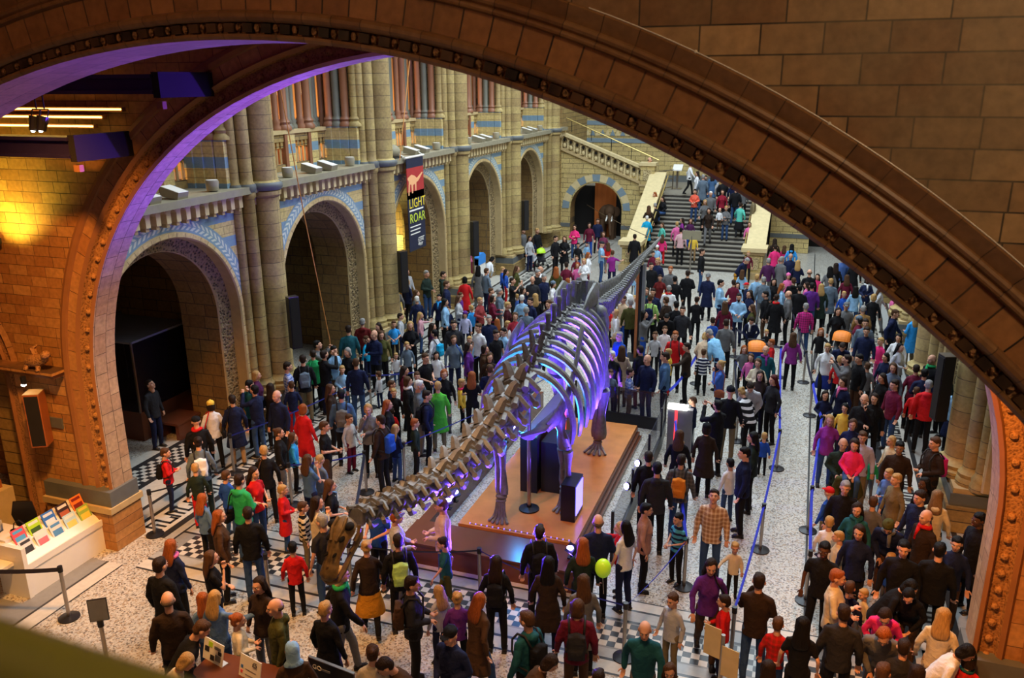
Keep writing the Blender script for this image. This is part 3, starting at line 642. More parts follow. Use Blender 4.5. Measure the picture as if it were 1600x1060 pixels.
# shoulder girdle: long blade, plate below
for s in (-1, 1):
    X = -4.58
    b = MB(); b.path([(X+s*.62, 15.3, 3.72), (X+s*.68, 14.9, 3.55), (X+s*.72, 14.4, 3.15), (X+s*.70, 14.0, 2.78), (X+s*.62, 13.65, 2.5), (X+s*.5, 13.4, 2.38)], [.13, .12, .10, .15, .2, .12], 'bone', 9, .35, (1, 0, 0)); bone('shoulder_blade', b)
    b = MB(); b.path([(X+s*.56, 13.75, 2.55), (X+s*.36, 13.45, 2.32), (X+s*.16, 13.3, 2.2), (X+s*.04, 13.5, 2.15)], [.14, .26, .24, .12], 'bone', 10, .3, (0, 0.4, 1)); bone('breastbone_plate', b)
def limb(name_u, s, foot, wrist, elbow, top, front=True):
    b = MB(); e, t = Vector(elbow), Vector(top); m_ = e.lerp(t, .5); k_ = 1.1 if front else 1.75
    b.path([e+Vector((0, 0, -.02)), e.lerp(t, .1), m_, e.lerp(t, .86), t], [.12*k_, .125*k_, .07*k_, .13*k_, .11*k_], 'bone', 10, .75, (0, 1, 0)); b.ball(e+Vector((.05, 0, 0)), (.09, .11, .09), 'bone', 8, 6); b.ball(t, .11*k_, 'bone', 8, 6); bone(name_u, b)
    w = Vector(wrist)
    for nm, dx, dy, r in ((('forearm_bone' if front else 'shin_bone'), .07, 0, .06), (('forearm_bone' if front else 'shin_bone'), -.08, .05, .05)):
        b = MB(); a0 = e+Vector((dx, dy, -.08)); a1 = w+Vector((dx*.8, dy, .04)); r = r*k_
        b.path([a0, a0.lerp(a1, .12), a0.lerp(a1, .5), a0.lerp(a1, .9), a1], [r*1.5, r*1.4, r*.8, r*1.35, r*1.2], 'bone', 8); bone(nm, b)
    b = MB(); f = Vector(foot)
    b.ball(w, (.12, .1, .05), 'bone', 9, 5); b.ball(w+Vector((0, -.02, -.07)), (.11, .1, .04), 'bone', 9, 5)
    for j in range(5):
        a = (j-2)*.36 ; d = Vector((sin(a), -cos(a), 0)); base = w + Vector((d.x*.09, d.y*.07, -.10)); h = f.z+.035
        if front: kn = Vector((w.x+d.x*.16, w.y+d.y*.14, f.z+.09)); tip = Vector((kn.x+d.x*.11, kn.y+d.y*.12, h-.01))
        else: kn = Vector((w.x+d.x*.2, w.y+d.y*.2, f.z+.10)); tip = Vector((kn.x+d.x*.16, kn.y+d.y*.17, h-.01))
        b.path([base, base.lerp(kn, .5), kn], [.042, .026, .038], 'bone', 6); b.ball(kn, .042, 'bone', 6, 4); b.path([kn, kn.lerp(tip, .6), tip], [.036, .026, .03], 'bone', 6); b.ball(tip, (.034, .034, .03), 'bone', 6, 4)
    bone('front_foot' if front else 'hind_foot', b)
DZ = .35
limb('upper_arm_bone', -1, (-5.02, 13.35, DZ), (-5.0, 13.45, .82), (-5.15, 13.72, 1.92), (-5.18, 13.85, 2.6))
limb('upper_arm_bone', 1, (-3.95, 14.1, DZ), (-3.95, 14.2, .82), (-3.92, 14.0, 1.78), (-3.98, 13.75, 2.52))
limb('thigh_bone', 1, (-4.0, 17.0, DZ), (-4.0, 17.1, .62), (-3.95, 16.95, 1.95), (-4.1, 17.35, 3.5), False)
limb('thigh_bone', -1, (-5.15, 18.0, DZ), (-5.15, 18.1, .62), (-5.15, 17.6, 1.95), (-5.05, 17.4, 3.5), False)
# skull, hanging forward and down from the neck
T = Matrix.Translation((-4.6, 7.38, 3.62)) @ Matrix.Scale(1.1, 4) @ Matrix.Rotation(radians(180), 4, 'Z') @ Matrix.Rotation(radians(-34), 4, 'X')
def tp(x, y, z): return tuple(T @ Vector((x, y, z)))
def loft(b, secs, mat, n=12):
    """sections (y, width, z_low, z_high, squareness)"""
    R = []
    for (yy, w_, z0, z1) in secs:
        R.append([tp(w_*cos(2*pi*k/n)*(1-.12*abs(sin(4*pi*k/n))), yy, (z0+z1)/2+(z1-z0)/2*sin(2*pi*k/n)) for k in range(n)])
    for i in range(len(R)-1):
        for k in range(n): b.face([R[i][k], R[i][(k+1) % n], R[i+1][(k+1) % n], R[i+1][k]], mat)
    b.face(R[0][::-1], mat); b.face(R[-1], mat)
b = MB(); loft(b, [(0, .06, -.02, .09), (.05, .13, -.04, .14), (.14, .15, -.05, .155), (.24, .12, -.05, .15), (.33, .10, -.06, .12), (.42, .082, -.075, .075), (.52, .098, -.09, .035), (.6, .10, -.10, .0), (.64, .05, -.10, -.035)], 'bone_skull')
for s in (-1, 1):
    b.ball(tp(s*.098, .115, .118), (.052, .068, .044), 'void', 12, 8); b.ball(tp(s*.075, .26, .112), (.026, .062, .030), 'void', 9, 6); b.path([tp(s*.142, .04, .02), tp(s*.150, .10, -.02), tp(s*.135, .2, -.03)], .024, 'bone_skull', 6)
    b.path([tp(s*.14, .05, -.03), tp(s*.14, .16, -.07), tp(s*.11, .3, -.08)], .022, 'bone_skull', 6); b.path([tp(s*.05, .05, .15), tp(s*.06, .16, .155), tp(s*.03, .30, .13)], .02, 'bone_skull', 6)
b.path([tp(0, .3, .125), tp(0, .42, .08), tp(0, .54, .03)], .016, 'bone_skull', 6)
for s in (-1, 1): b.ball(tp(s*.045, .42, .068), (.016, .055, .018), 'void', 7, 5)
sk = bone('skull', b, 'brown skull with dark eye sockets')
b = MB()
for s in (-1, 1): b.path([tp(s*.13, .03, -.06), tp(s*.13, .12, -.10), tp(s*.105, .3, -.125), tp(s*.095, .48, -.135), tp(s*.08, .6, -.13), tp(0, .64, -.125)], [.03, .045, .032, .034, .034, .03], 'bone_skull', 7)
jw = bone('lower_jaw', b)
b = MB()
for j in range(12):
    a = -1+2*j/11; b.path([tp(.088*a, .62-.05*a*a, -.075), tp(.085*a, .625-.05*a*a, -.11)], [.008, .003], 'bone', 5); b.path([tp(.078*a, .6-.05*a*a, -.125), tp(.078*a, .605-.05*a*a, -.10)], [.007, .003], 'bone', 5)
bone('tooth_row', b)
# steel that carries it
b = MB(); b.path([spine(7.8)-Vector((0, 0, .1)), spine(9.5)-Vector((0, 0, .16)), spine(11.5)-Vector((0, 0, .2)), spine(13.4)-Vector((0, 0, .22)), spine(15)-Vector((0, 0, .2)), spine(17)-Vector((0, 0, .2))], .03, 'black_metal', 6)
bone('steel_armature', b)
sp = thing('support_post', 'dark steel pole on round base holding up the skeleton neck', 'support post', (-4.61, 13.95, DZ)); b = MB()
b.lathe((0, 0, 0), [(0, 0), (.2, 0), (.2, .03), (.12, .045), (.05, .06), (.05, .1)], 'black_metal', 18); b.build('base', sp)
b = MB(); b.tube((0, 0, .05), (0, 0, 2.25), .038, .038, 'steel', 12); b.build('pole', sp)
sp = thing('support_post', 'tall brown steel post holding up the skeleton tail', 'support post', (-4.6, 24.9, 0)); b = MB()
b.box(-.13, -.05, -.1, .1, 0, 3.05, 'orange_wood'); b.box(.05, .13, -.1, .1, 0, 3.05, 'grey_panel'); b.box(-.06, .06, -.04, .04, 0, 3.0, 'black_metal'); b.build('post', sp)
b = MB(); b.box(-.4, .4, -.4, .4, 0, .04, 'black_metal'); b.build('base', sp)
# platform
pf = thing('platform', 'low polished wooden platform carrying the dinosaur skeleton', 'platform', (0, 0, 0)); b = MB()
b.box(-5.72, -3.42, 13.0, 18.75, .29, DZ, 'deck_wood'); b.build('deck', pf)
b = MB()
for i, (d, z0, z1) in enumerate(((.0, .18, .29), (.05, .09, .18), (.1, 0, .09))): b.box(-5.72-d*0, -3.40+d, 13.0-d, 18.78, z0, z1, 'dark_wood')
b.build('step', pf)
b = MB()
b.box(-6.42, -3.12, 11.98, 12.72, 0, .40, 'dark_wood'); b.box(-6.45, -3.10, 11.95, 12.75, .40, .44, 'deck_wood' if 0 else 'dark_wood'); b.build('front_ledge', pf, label='dark wooden ledge along the front')
b = MB(); b.box(-6.42, -6.2, 12.75, 20.0, 0, .44, 'dark_wood'); b.build('side_ledge', pf)
b = MB(); b.box(-5.5, -3.5, 13.055, 13.065, .351, .356, 'black_metal')
for k in range(0): pass
for k in range(18): b.ball((-5.5+.115*k, 13.06, .36), .012, 'glow_blue_soft', 5, 4)
b.build('light_string', pf, label='string of tiny blue lights')
for (x0, x1, y0, y1, h, nm, lb, fc) in ((-5.02, -4.66, 14.62, 17.3, 1.22, 'display_box', 'long tall black display box under the skeleton chest', None), (-4.62, -4.2, 14.75, 15.5, 1.1, 'display_box', 'narrower black display box touching the long one on its right', None), (-3.9, -3.62, 13.72, 14.3, .76, 'display_box', 'short black display box with a glowing violet side panel', 'v')):
    t = thing(nm, lb, 'display box', (0, 0, 0)); b = MB(); b.box(x0, x1, y0, y1, DZ, DZ+h, 'black_box'); b.build('cabinet', t)
    if fc: b = MB(); b.box(x1, x1+.012, y0+.05, y1-.05, DZ+.12, DZ+h-.05, 'glow_blue_soft'); b.build('lit_panel', t)
    elif h > 1.2:
        b = MB(); b.box(x1, x1+.012, y0+1.1, y0+2.1, DZ+.35, DZ+1.05, 'glow_red'); b.build('screen', t, label='glowing red screen'); b = MB(); b.box(x0+.02, x1-.02, y0+.02, y1-.02, DZ+h, DZ+h+.015, 'grey_panel'); b.build('lid', t)
def led(x, y, z, lb, tgt):
    t = thing('floodlight', lb, 'lamp', (x, y, z), group='blue floodlights by the platform'); b = MB()
    q = (Vector(tgt)-Vector((x, y, z))).to_track_quat('Z', 'Y').to_matrix().to_4x4(); TT = Matrix.Translation((0, 0, .12)) @ q
    b.box(-.09, .09, -.09, .09, -.05, .04, 'black_metal', TT); b.build('housing', t)
    b = MB(); b.box(-.02, .02, -.02, .02, -.05 , .08, 'black_metal'); b.box(-.07, .07, -.05, .05, -.06, -.04, 'black_metal'); b.build('bracket', t)
    b = MB(); b.ball(tuple(TT @ Vector((0, 0, .05))), (.065, .065, .03), 'glow_blue', 10, 6); b.build('lens', t, smooth=True)
for i, (x, y, tg, w) in enumerate(((-6.05, 13.3, (-4.6, 11, 3), 'nearest the front ledge, first'), (-6.05, 13.62, (-4.6, 12.5, 3), 'second from the front ledge'), (-6.05, 16.2, (-4.6, 14.5, 3), 'third from the front ledge, level with the ribs'), (-6.05, 16.6, (-4.6, 16, 3), 'fourth from the front ledge'), (-6.05, 17.0, (-4.6, 17, 3), 'farthest from the front ledge'))):
    led(x, y, .5, 'violet glowing floodlight beside the platform, ' + w, tg)
led(-3.3, 12.35, .52, 'violet glowing floodlight on the right end of the front ledge', (-4.6, 10.4, 3))
# glass barrier on the right and at the back
for nm, pts, lb in (('glass_barrier', [(-2.78, 13.2), (-2.78, 15.0), (-2.78, 16.8), (-2.78, 18.4), (-2.85, 19.4)], 'glass barrier on black posts along the right side of the platform'), ('glass_barrier', [(-5.2, 19.6), (-4.05, 19.5), (-2.9, 19.42)], 'glass barrier with a black foot closing the far end of the platform')):
    t = thing(nm, lb, 'barrier', (pts[0][0], pts[0][1], 0))
    for k, (a, c) in enumerate(zip(pts, pts[1:])):
        L = sqrt((c[0]-a[0])**2+(c[1]-a[1])**2); R_ = Matrix.Translation((a[0]-pts[0][0], a[1]-pts[0][1], 0)) @ Matrix.Rotation(atan2(c[1]-a[1], c[0]-a[0]), 4, 'Z')
        b = MB(); b.box(.04, L-.04, -.006, .006, .3, 1.0, 'tint_glass', R_); b.build('glass_panel', t)
        b = MB(); b.box(.0, L, -.03, .03, 0, .32, 'black_box', R_); b.build('kick_plate', t)
    for a in pts:
        b = MB(); b.box(a[0]-pts[0][0]-.025, a[0]-pts[0][0]+.025, a[1]-pts[0][1]-.025, a[1]-pts[0][1]+.025, 0, 1.02, 'black_metal'); b.build('post', t)
for x, y, lb in ((-2.72, 14.2, 'round violet spotlight on the glass barrier, nearer the front'), (-2.72, 15.25, 'round violet spotlight on the glass barrier, farther back')):
    t = thing('barrier_spotlight', lb, 'lamp', (x, y, 1.04)); b = MB(); b.ball((0, 0, 0), (.07, .05, .09), 'black_metal', 10, 7); b.build('housing', t, smooth=True); b = MB(); b.ball((-.02, -.035, .01), (.05, .03, .07), 'glow_blue', 10, 7); b.build('lens', t, smooth=True)
# ---------------------------------------------------------------- fittings and furniture
def text(parent, s, loc, size, mat, rot, name='lettering', ext=.002, align='LEFT'):
    cu = bpy.data.curves.new(name, 'FONT'); cu.body = s; cu.size = size; cu.extrude = ext; cu.align_x = align; cu.resolution_u = 2
    o0 = bpy.data.objects.new('t', cu); COL.objects.link(o0); bpy.context.view_layer.update()
    me = bpy.data.meshes.new_from_object(o0.evaluated_get(bpy.context.evaluated_depsgraph_get())); bpy.data.objects.remove(o0)
    me.materials.clear(); me.materials.append(M[mat]); o = bpy.data.objects.new(name, me); COL.objects.link(o); o.parent = parent; o.location = loc; o.rotation_euler = rot; return o
P('ban_dark', (.012, .016, .045), .6); P('ban_red', (.42, .03, .03), .6); P('ban_yel', (.9, .68, .05), .6, noise=.03); P('ban_lime', (.6, .72, .05), .6, noise=.03); P('ban_skin', (.85, .42, .2), .6, noise=.03); P('ink', (.02, .02, .03), .6, noise=0); P('cord_gold', (.62, .26, .07), .5, noise=0)
# tall speakers on the shaft clusters
def speaker(loc, rz, lb, side_mat='black_box', h=1.33, w=.26, d=.22, grp='tall black column speakers'):
    t = thing('speaker', lb, 'speaker', loc, rz, grp); b = MB(); b.box(-d/2, d/2, -w/2, w/2, 0, h, side_mat); b.build('cabinet', t)
    b = MB(); b.box(d/2, d/2+.012, -w/2+.02, w/2-.02, .03, h-.03, 'grille'); b.build('grille', t)
    b = MB(); b.box(-d/2, d/2, -w/2, w/2, h, h+.012, 'steel' if side_mat == 'black_box' else 'cream'); b.build('top_panel', t, label='pale top panel')
    b = MB(); b.tube((-d/2-.05, 0, h*.5), (-d/2, 0, h*.5), .03, .03, 'black_metal', 6); b.build('bracket', t)
for k, lb in enumerate(('tall black speaker hung on the nearest column of the left arcade', 'tall black speaker on the second left column, before the banner', 'tall black speaker on the third left column, past the banner', 'tall black speaker on the farthest visible left column')):
    speaker((XL+.78, Y0+PITCH*k+.12, 1.96), radians(-35), lb)
speaker((XR-.78, Y0+.1, 1.96), radians(200), 'dark speaker on the column at the right beside the orange arch')
speaker((-12.9, 10.45, 2.05), radians(-62), 'black fronted speaker with orange sides on the brick wall at left', 'orange_wood', 1.02, .27, .3, 'wall speaker')
# corbel with carved beast above that speaker
b = MB(); b.box(-14.2, -12.35, 10.45, 10.7, 3.38, 3.46, 'mould_red'); b.box(-14.2, -12.3, 10.38, 10.7, 3.46, 3.52, 'gate_y'); b.build('trim_4', kind='structure')
t = thing('carved_beast', 'carved stone beast crouching on the wall ledge above the wall speaker', 'carving', (-12.75, 10.5, 3.52)); b = MB()
b.path([(-.25, 0, .06), (-.1, -.02, .15), (.08, -.02, .17), (.22, -.03, .22), (.32, -.06, .3)], [.06, .11, .12, .09, .05], 'carve_gate', 8); b.ball((.36, -.09, .33), (.08, .09, .07), 'carve_gate', 8, 6); b.path([(.1, -.05, .12), (.14, -.12, .0)], [.05, .035], 'carve_gate', 6); b.path([(-.15, -.04, .1), (-.16, -.12, 0)], [.05, .035], 'carve_gate', 6); b.path([(.0, .02, .2), (-.1, .05, .36), (-.02, .08, .42)], [.05, .06, .02], 'carve_gate', 6)
b.build('body', t, smooth=True)
t = thing('spotlight', 'small white spotlight on the ledge above the wall speaker', 'lamp', (-12.95, 10.34, 3.2)); b = MB(); b.tube((0, 0, .06), (0, 0, .2), .045, .05, 'black_metal', 10); b.build('housing', t); b = MB(); b.ball((0, -.01, .05), (.045, .045, .03), 'glow_white', 8, 6); b.build('lens', t)
t = thing('wall_floodlight', 'yellow wall floodlight fixed high on the brick wall at left edge', 'lamp', (-13.3, 10.3, 5.85)); b = MB(); b.box(-.12, .14, -.08, .3, -.1, .0, 'black_metal'); b.build('housing', t); b = MB(); b.box(-.1, .12, -.06, .28, 0, .02, 'glow_warm'); b.build('lens', t)
# beams, strip lamps and spots up at the left
for y, x1, z0, z1, lb in ((9.6, -8.55, 8.26, 8.52, 'upper dark blue steel beam at the top left'), (9.6, -10.2, 7.36, 7.66, 'lower dark blue steel beam at the left edge')):
    t = thing('beam', lb, 'beam', (0, 0, 0)); b = MB(); b.box(-17.1, x1, y, y+.25, z0+.04, z1-.04, 'beam_paint'); b.build('web', t)
    b = MB(); b.box(-17.1, x1, y-.06, y+.31, z1-.05, z1, 'beam_paint'); b.box(-17.1, x1, y-.06, y+.31, z0, z0+.05, 'beam_paint'); b.build('flange', t)
    b = MB(); b.box(x1-.02, x1+.1, y-.02, YB, z0-.05, z1+.03, 'void'); b.build('end_bracket', t); b = MB(); b.box(x1-.03, x1+.08, y+.02, y+.1, z0-.2, z0-.1, 'mould_red'); b.build('clamp', t)
b = MB(); b.box(-17.1, -10.0, 8.2, 10.65, 8.75, 8.85, 'shaft_red'); b.build('ceiling_gallery_left', kind='structure')
for i, (z, x1) in enumerate(((8.02, -10.1), (7.9, -10.5), (7.76, -10.7))):
    t = thing('strip_lamp', 'long yellow strip lamp between the dark beams, %s' % ('uppermost', 'middle one', 'lowest')[i], 'lamp', (0, 0, 0)); b = MB(); b.tube((-14, 10.55, z), (x1, 10.55, z), .014, .014, 'glow_warm', 6); b.build('tube', t); b = MB(); b.box(-14, x1, 10.57, 10.66, z-.03, z+.03, 'shaft_red'); b.build('housing', t)
for i, x in enumerate((-10.75, -10.6)):
    t = thing('stage_spotlight', 'black stage spotlight hanging below the upper beam, %s of two' % ('left', 'right')[i], 'lamp', (x, 9.5, 7.75)); b = MB(); b.tube((0, 0, 0), (.02, .05, .2), .06, .085, 'black_metal', 12); b.build('housing', t)
    b = MB(); b.tube((-.07, .03, .1), (-.07, .1, .3), .01, .01, 'black_metal', 5); b.tube((.09, .03, .1), (.09, .1, .3), .01, .01, 'black_metal', 5); b.tube((-.07, .1, .3), (.09, .1, .3), .01, .01, 'black_metal', 5); b.tube((.01, .1, .3), (.01, .1, .51), .012, .012, 'black_metal', 5); b.build('yoke', t); b = MB(); b.ball((0, -.01, 0), .028, 'glow_white', 8, 5); b.build('lens', t)
# floodlights standing on the arcade ledge
n = 0
ords = ['first', 'second', 'third', 'fourth']
for bi, yc in enumerate(BAYS):
    for j, (dy, kind) in enumerate(((-1.55, 0), (-.45, 1), (.35, 1), (1.6, 0))):
        t = thing('ledge_floodlight', 'pale floodlight on the gallery ledge above the %s left arch, %s from the near column' % (('first', 'second', 'third', 'fourth', 'fifth')[bi], ords[j]), 'lamp', (XL+.02, yc+dy, 6.06), 0, 'floodlights on the gallery ledge'); b = MB()
        if kind: b.prism([(-.22, .06), (.22, .0), (.26, .14), (-.2, .26)], -.16, .16, 'ledge_stone', 'y')
        else: b.lathe((0, 0, 0), [(.02, 0), (.13, .02), (.15, .22), (.13, .26)], 'ledge_stone', 12)
        b.build('housing', t, smooth=not kind)
        b = MB()
        if kind: b.prism([(-.2, .262), (.26, .142), (.26, .15), (-.2, .272)], -.15, .15, 'white_lam', 'y')
        else: b.lathe((0, 0, 0), [(0, .265), (.13, .26)], 'white_lam', 12)
        b.build('top_panel', t)  # this white panel stands for light caught on the lamp tops
t = thing('dome_housing', 'grey dome shaped projector housing on the ledge beside the banner', 'projector', (XL+.05, 24.35, 6.06)); b = MB(); b.ball((0, 0, .22), (.24, .36, .22), 'ledge_stone', 14, 9); b.build('shell', t, smooth=True); b = MB(); b.box(-.2, .2, -.3, .3, 0, .06, 'black_metal'); b.build('base', t)
# white lattice stair in the gallery
t = thing('lattice_tower', 'white zigzag metal lattice standing in the gallery above the second arch', 'lattice', (-14.6, 19.3, 6.02)); b = MB()
for s in (0, 1): b.tube((0, s*.35, 0), (0, s*.35, 4), .03, .03, 'white_lam', 6)
for k in range(7): b.tube((0, 0, .2+k*.5), (0, .35, .45+k*.5), .035, .035, 'white_lam', 5); b.tube((0, .35, .45+k*.5), (0, 0, .7+k*.5), .035, .035, 'white_lam', 5)
b.build('frame', t)
# hanging banner
t = thing('banner', 'long vertical banner reading LIGHT ROAR hanging from the arcade ledge', 'banner', (-12.28, 25.2, 0)); b = MB()
b.box(-.012, .012, -.62, .62, 3.0, 4.2, 'ban_dark'); b.box(-.012, .012, -.62, .62, 4.2, 4.95, 'ban_dark'); b.box(-.012, .012, -.62, .62, 4.72, 5.72, 'ban_red'); b.box(-.012, .012, -.62, .62, 5.72, 6.02, 'ban_dark'); b.build('cloth', t)
b = MB(); b.tube((0, -.7, 6.06), (0, .7, 6.06), .035, .035, 'white_lam', 8); b.tube((-.25, -.66, 6.2), (0, -.66, 6.06), .02, .02, 'white_lam', 6); b.tube((-.25, .66, 6.2), (0, .66, 6.06), .02, .02, 'white_lam', 6); b.tube((0, -.62, 3.0), (0, .62, 3.0), .02, .02, 'black_metal', 8); b.build('rod', t, label='white rod and brackets')
RX = (radians(90), 0, radians(90))
text(t, 'LIGHT', (.02, -.56, 4.42), .44, 'ban_yel', RX); text(t, 'ROAR', (.02, -.55, 3.93), .44, 'ban_lime', RX)
b = MB(); b.box(.013, .018, -.55, .5, 4.31, 4.36, 'paper')
for k, (z, w) in enumerate(((3.78, .8), (3.66, .75), (3.54, .72))): b.box(.013, .018, -.52, -.52+w, z, z+.035, 'paper')
b.box(.013, .018, .05, .5, 3.36, 3.38, 'paper'); b.build('small_print', t)
text(t, 'I LOVE', (.02, .0, 3.24), .15, 'paper', RX); text(t, 'dippy', (.02, .0, 3.12), .17, 'paper', RX)
b = MB()
b.prism([(-.55, 5.42), (-.3, 5.5), (-.1, 5.46), (.1, 5.36), (.5, 5.52), (.56, 5.5), (.2, 5.26), (.05, 5.22), (.03, 4.95), (-.04, 4.95), (-.06, 5.18), (-.2, 5.16), (-.22, 4.9), (-.3, 4.9), (-.33, 5.18), (-.42, 5.2), (-.5, 4.85), (-.57, 4.85), (-.5, 5.3), (-.6, 5.38)], .013, .017, 'ban_skin', 'x'); b.build('animal_silhouette', t)
# thin cords
for i, (p0, p1, lb) in enumerate((((-11.9, 17.3, 9.4), (-11.9, 18.0, 5.3), 'x'), ((-11.9, 24.36, 9.0), (-11.9, 23.4, 6.1), 'thin orange cord hanging past the gallery beside the banner'))):
    if i == 0: pts = [(-11.9, 17.25, 9.4), (-11.9, 18.0, 5.3), (-11.9, 18.76, 1.74), (-11.9, 18.85, .0)]; lb = 'thin orange cord hanging down across the second left arch'
    else: pts = [p0, p1]
    b = MB(); b.path(pts, .014, 'cord_gold', 5); b.build('cord', label=lb, cat='cord')
b = MB(); b.path([(-12.0, 31.6, 6.0), (-12.0, 31.1, 3.5), (-12.0, 30.6, .8)], .01, 'steel', 5); b.build('cord', label='thin grey cord hanging across the fourth left arch', cat='cord')
b = MB(); b.path([(-11.2, 43.85, 2.0), (-9.5, 41, 1.9), (-7.0, 35, 2.35), (-4.8, 27.9, 3.27)], .014, 'steel', 5); b.build('cord', label='slack grey wire from the door arch to the tail tip', cat='cord')
# glass case and bench in the first arch
t = thing('display_case', 'large dark glass display case inside the first left arch', 'display case', (-15.9, 15.7, 0)); b = MB(); b.box(-1.1, 1.1, -.95, 1.0, 0, .75, 'dark_wood'); b.build('base', t)
b = MB(); b.box(-1.1, 1.1, -.95, 1.0, .75, 2.5, 'case_glass'); b.build('glass_box', t)
b = MB()
for x in (-1.1, 1.1):
    for y in (-.95, 1.0): b.box(x-.02, x+.02, y-.02, y+.02, .75, 2.55, 'steel')
b.box(-1.12, 1.12, -.98, 1.02, 2.5, 2.55, 'grey_panel'); b.build('frame', t)
t = thing('bench', 'dark red wooden bench in front of the glass display case', 'bench', (-14.42, 15.3, 0)); b = MB(); b.box(-.25, .45, -.3, .55, .4, .46, 'dark_wood'); b.build('seat', t)
for x in (-.18, .38):
    b = MB(); b.box(x-.05, x+.05, -.25, .5, 0, .4, 'dark_wood'); b.build('leg', t)
# third arch: posters, tube lamp, exit sign on the cross wall
def onY(px, py, Y): pass
YW = Y0+PITCH*2-.34
t = thing('tube_lamp', 'twin fluorescent tube lamp glowing inside the third left arch', 'lamp', (0, 0, 0)); b = MB(); b.tube((-16.3, YW-.06, 2.62), (-15.2, YW-.06, 2.62), .03, .03, 'glow_white', 8); b.tube((-16.3, YW-.06, 2.44), (-15.2, YW-.06, 2.44), .03, .03, 'glow_white', 8); b.build('tube', t); b = MB(); b.box(-16.35, -15.15, YW-.03, YW+.02, 2.4, 2.68, 'white_lam'); b.build('housing', t)
for x, w, lb in ((-15.6, .5, 'narrow pale text poster beside the exit sign in the third arch'), (-14.8, .7, 'tall pale text poster inside the third left arch')):
    t = thing('poster', lb, 'poster', (x, YW, 1.2)); b = MB(); b.box(-w/2, w/2, -.03, 0, 0, 1.5, 'cream'); b.build('sheet', t); b = MB()
    for k in range(14): b.box(-w*.35, w*.35 if k % 4 else w*.1, -.034, -.03, .15+k*.085, .18+k*.085, 'grey_panel')
    b.build('printed_lines', t)
t = thing('exit_sign', 'small green exit sign in the third left arch', 'sign', (-15.95, YW-.05, 1.85)); b = MB(); b.box(-.09, .09, -.03, .03, 0, .28, 'glow_green'); b.build('panel', t); b = MB(); b.box(-.08, .08, -.03, .05, .28, .4, 'black_metal'); b.build('bracket', t)
# elephant seen in the left door arch with orange hanging behind
P('orange_cloth', (.5, .13, .02), .7, nscale=2); P('hide', (.09, .045, .02), .8, nscale=4, bump=.4)
t = thing('orange_drape', 'tall orange drape hanging inside the left door arch', 'drape', (-10.6, 45.6, 0)); b = MB()
for k in range(8): b.box(-.6+k*.15, -.45+k*.15, -.03*(k % 2), .04+.03*(k % 2), 0, 3.4, 'orange_cloth')
b.build('cloth', t)
t = thing('elephant_model', 'brown elephant model standing inside the left door arch', 'elephant', (-10.3, 45.0, 0)); b = MB()
b.ball((0, .1, 1.35), (.55, .45, .55), 'hide', 12, 8); b.ball((.15, -.28, 1.55), (.3, .28, .32), 'hide', 10, 7); b.path([(.2, -.5, 1.45), (.28, -.68, 1.1), (.3, -.72, .6), (.34, -.8, .35)], [.13, .1, .07, .05], 'hide', 8)
for x, y in ((-.28, -.1), (.28, -.1), (-.28, .35), (.28, .35)): b.path([(x, y, 1.1), (x, y, .5), (x, y, 0)], [.17, .13, .14], 'hide', 8)
for s in (-1, 1): b.ball((.15+s*.36, -.18, 1.55), (.2, .04, .28), 'hide', 9, 6)
b.build('body', t, smooth=True)
for s in (-1, 1): b = MB(); b.path([(.2+s*.12, -.5, 1.35), (.22+s*.16, -.75, 1.1), (.24+s*.14, -.95, 1.15)], [.045, .035, .012], 'paper', 6); b.build('tusk', t)
# free-standing kiosk with red light right of the platform
t = thing('kiosk', 'wedge shaped grey information kiosk with glowing white top beside the platform', 'kiosk', (-2.33, 18.35, 0)); b = MB(); b.prism([(-.16, 0), (.5, 0), (.46, .55), (.02, 1.12), (-.16, 1.12)], -.28, .28, 'grey_panel', 'x'); b.build('body', t)
b = MB(); b.box(-.29, .16, -.19, .0, 1.12, 1.2, 'glow_white'); b.build('lit_top', t); b = MB(); b.box(-.12, -.06, -.175, -.16, .15, 1.1, 'glow_red'); b.build('light_strip', t, label='vertical red light strip')
b = MB(); TT = Matrix.Translation((0, 0, 0)); b.prism([(.06, 1.09), (.42, .62), (.43, .63), (.07, 1.10)], -.2, .2, 'cream', 'x'); b.build('sloping_screen', t)
t = thing('kiosk', 'white kiosk with blue top at the foot of the third left column', 'kiosk', (-12.0, 30.15, .5)); b = MB(); b.box(-.08, .08, -.38, .38, -.5, 1.25, 'white_lam'); b.build('panel', t)
P('kblue', (.03, .25, .75), .5); b = MB(); b.prism([(-.38, 1.0), (.38, 1.0), (.38, 1.3), (.2, 1.42), (-.2, 1.42), (-.38, 1.3)], -.09, .09, 'kblue', 'x'); b.build('header', t)
# balloon
P('balloon', (.50, .85, .03), .25, noise=0, emit=.15)  # no lamp, a faint glow is put into the balloon material
t = thing('balloon', 'bright lime green balloon above the crowd in the foreground', 'balloon', (-2.44, 11.0, 1.25)); b = MB(); b.ball((0, 0, 0), (.125, .125, .155), 'balloon', 18, 12); b.ball((0, 0, -.16), (.02, .02, .02), 'balloon', 6, 4); b.build('skin', t, smooth=True); b = MB(); b.path([(0, 0, -.17), (.02, 0, -.45)], .003, 'paper', 4); b.build('string', t)
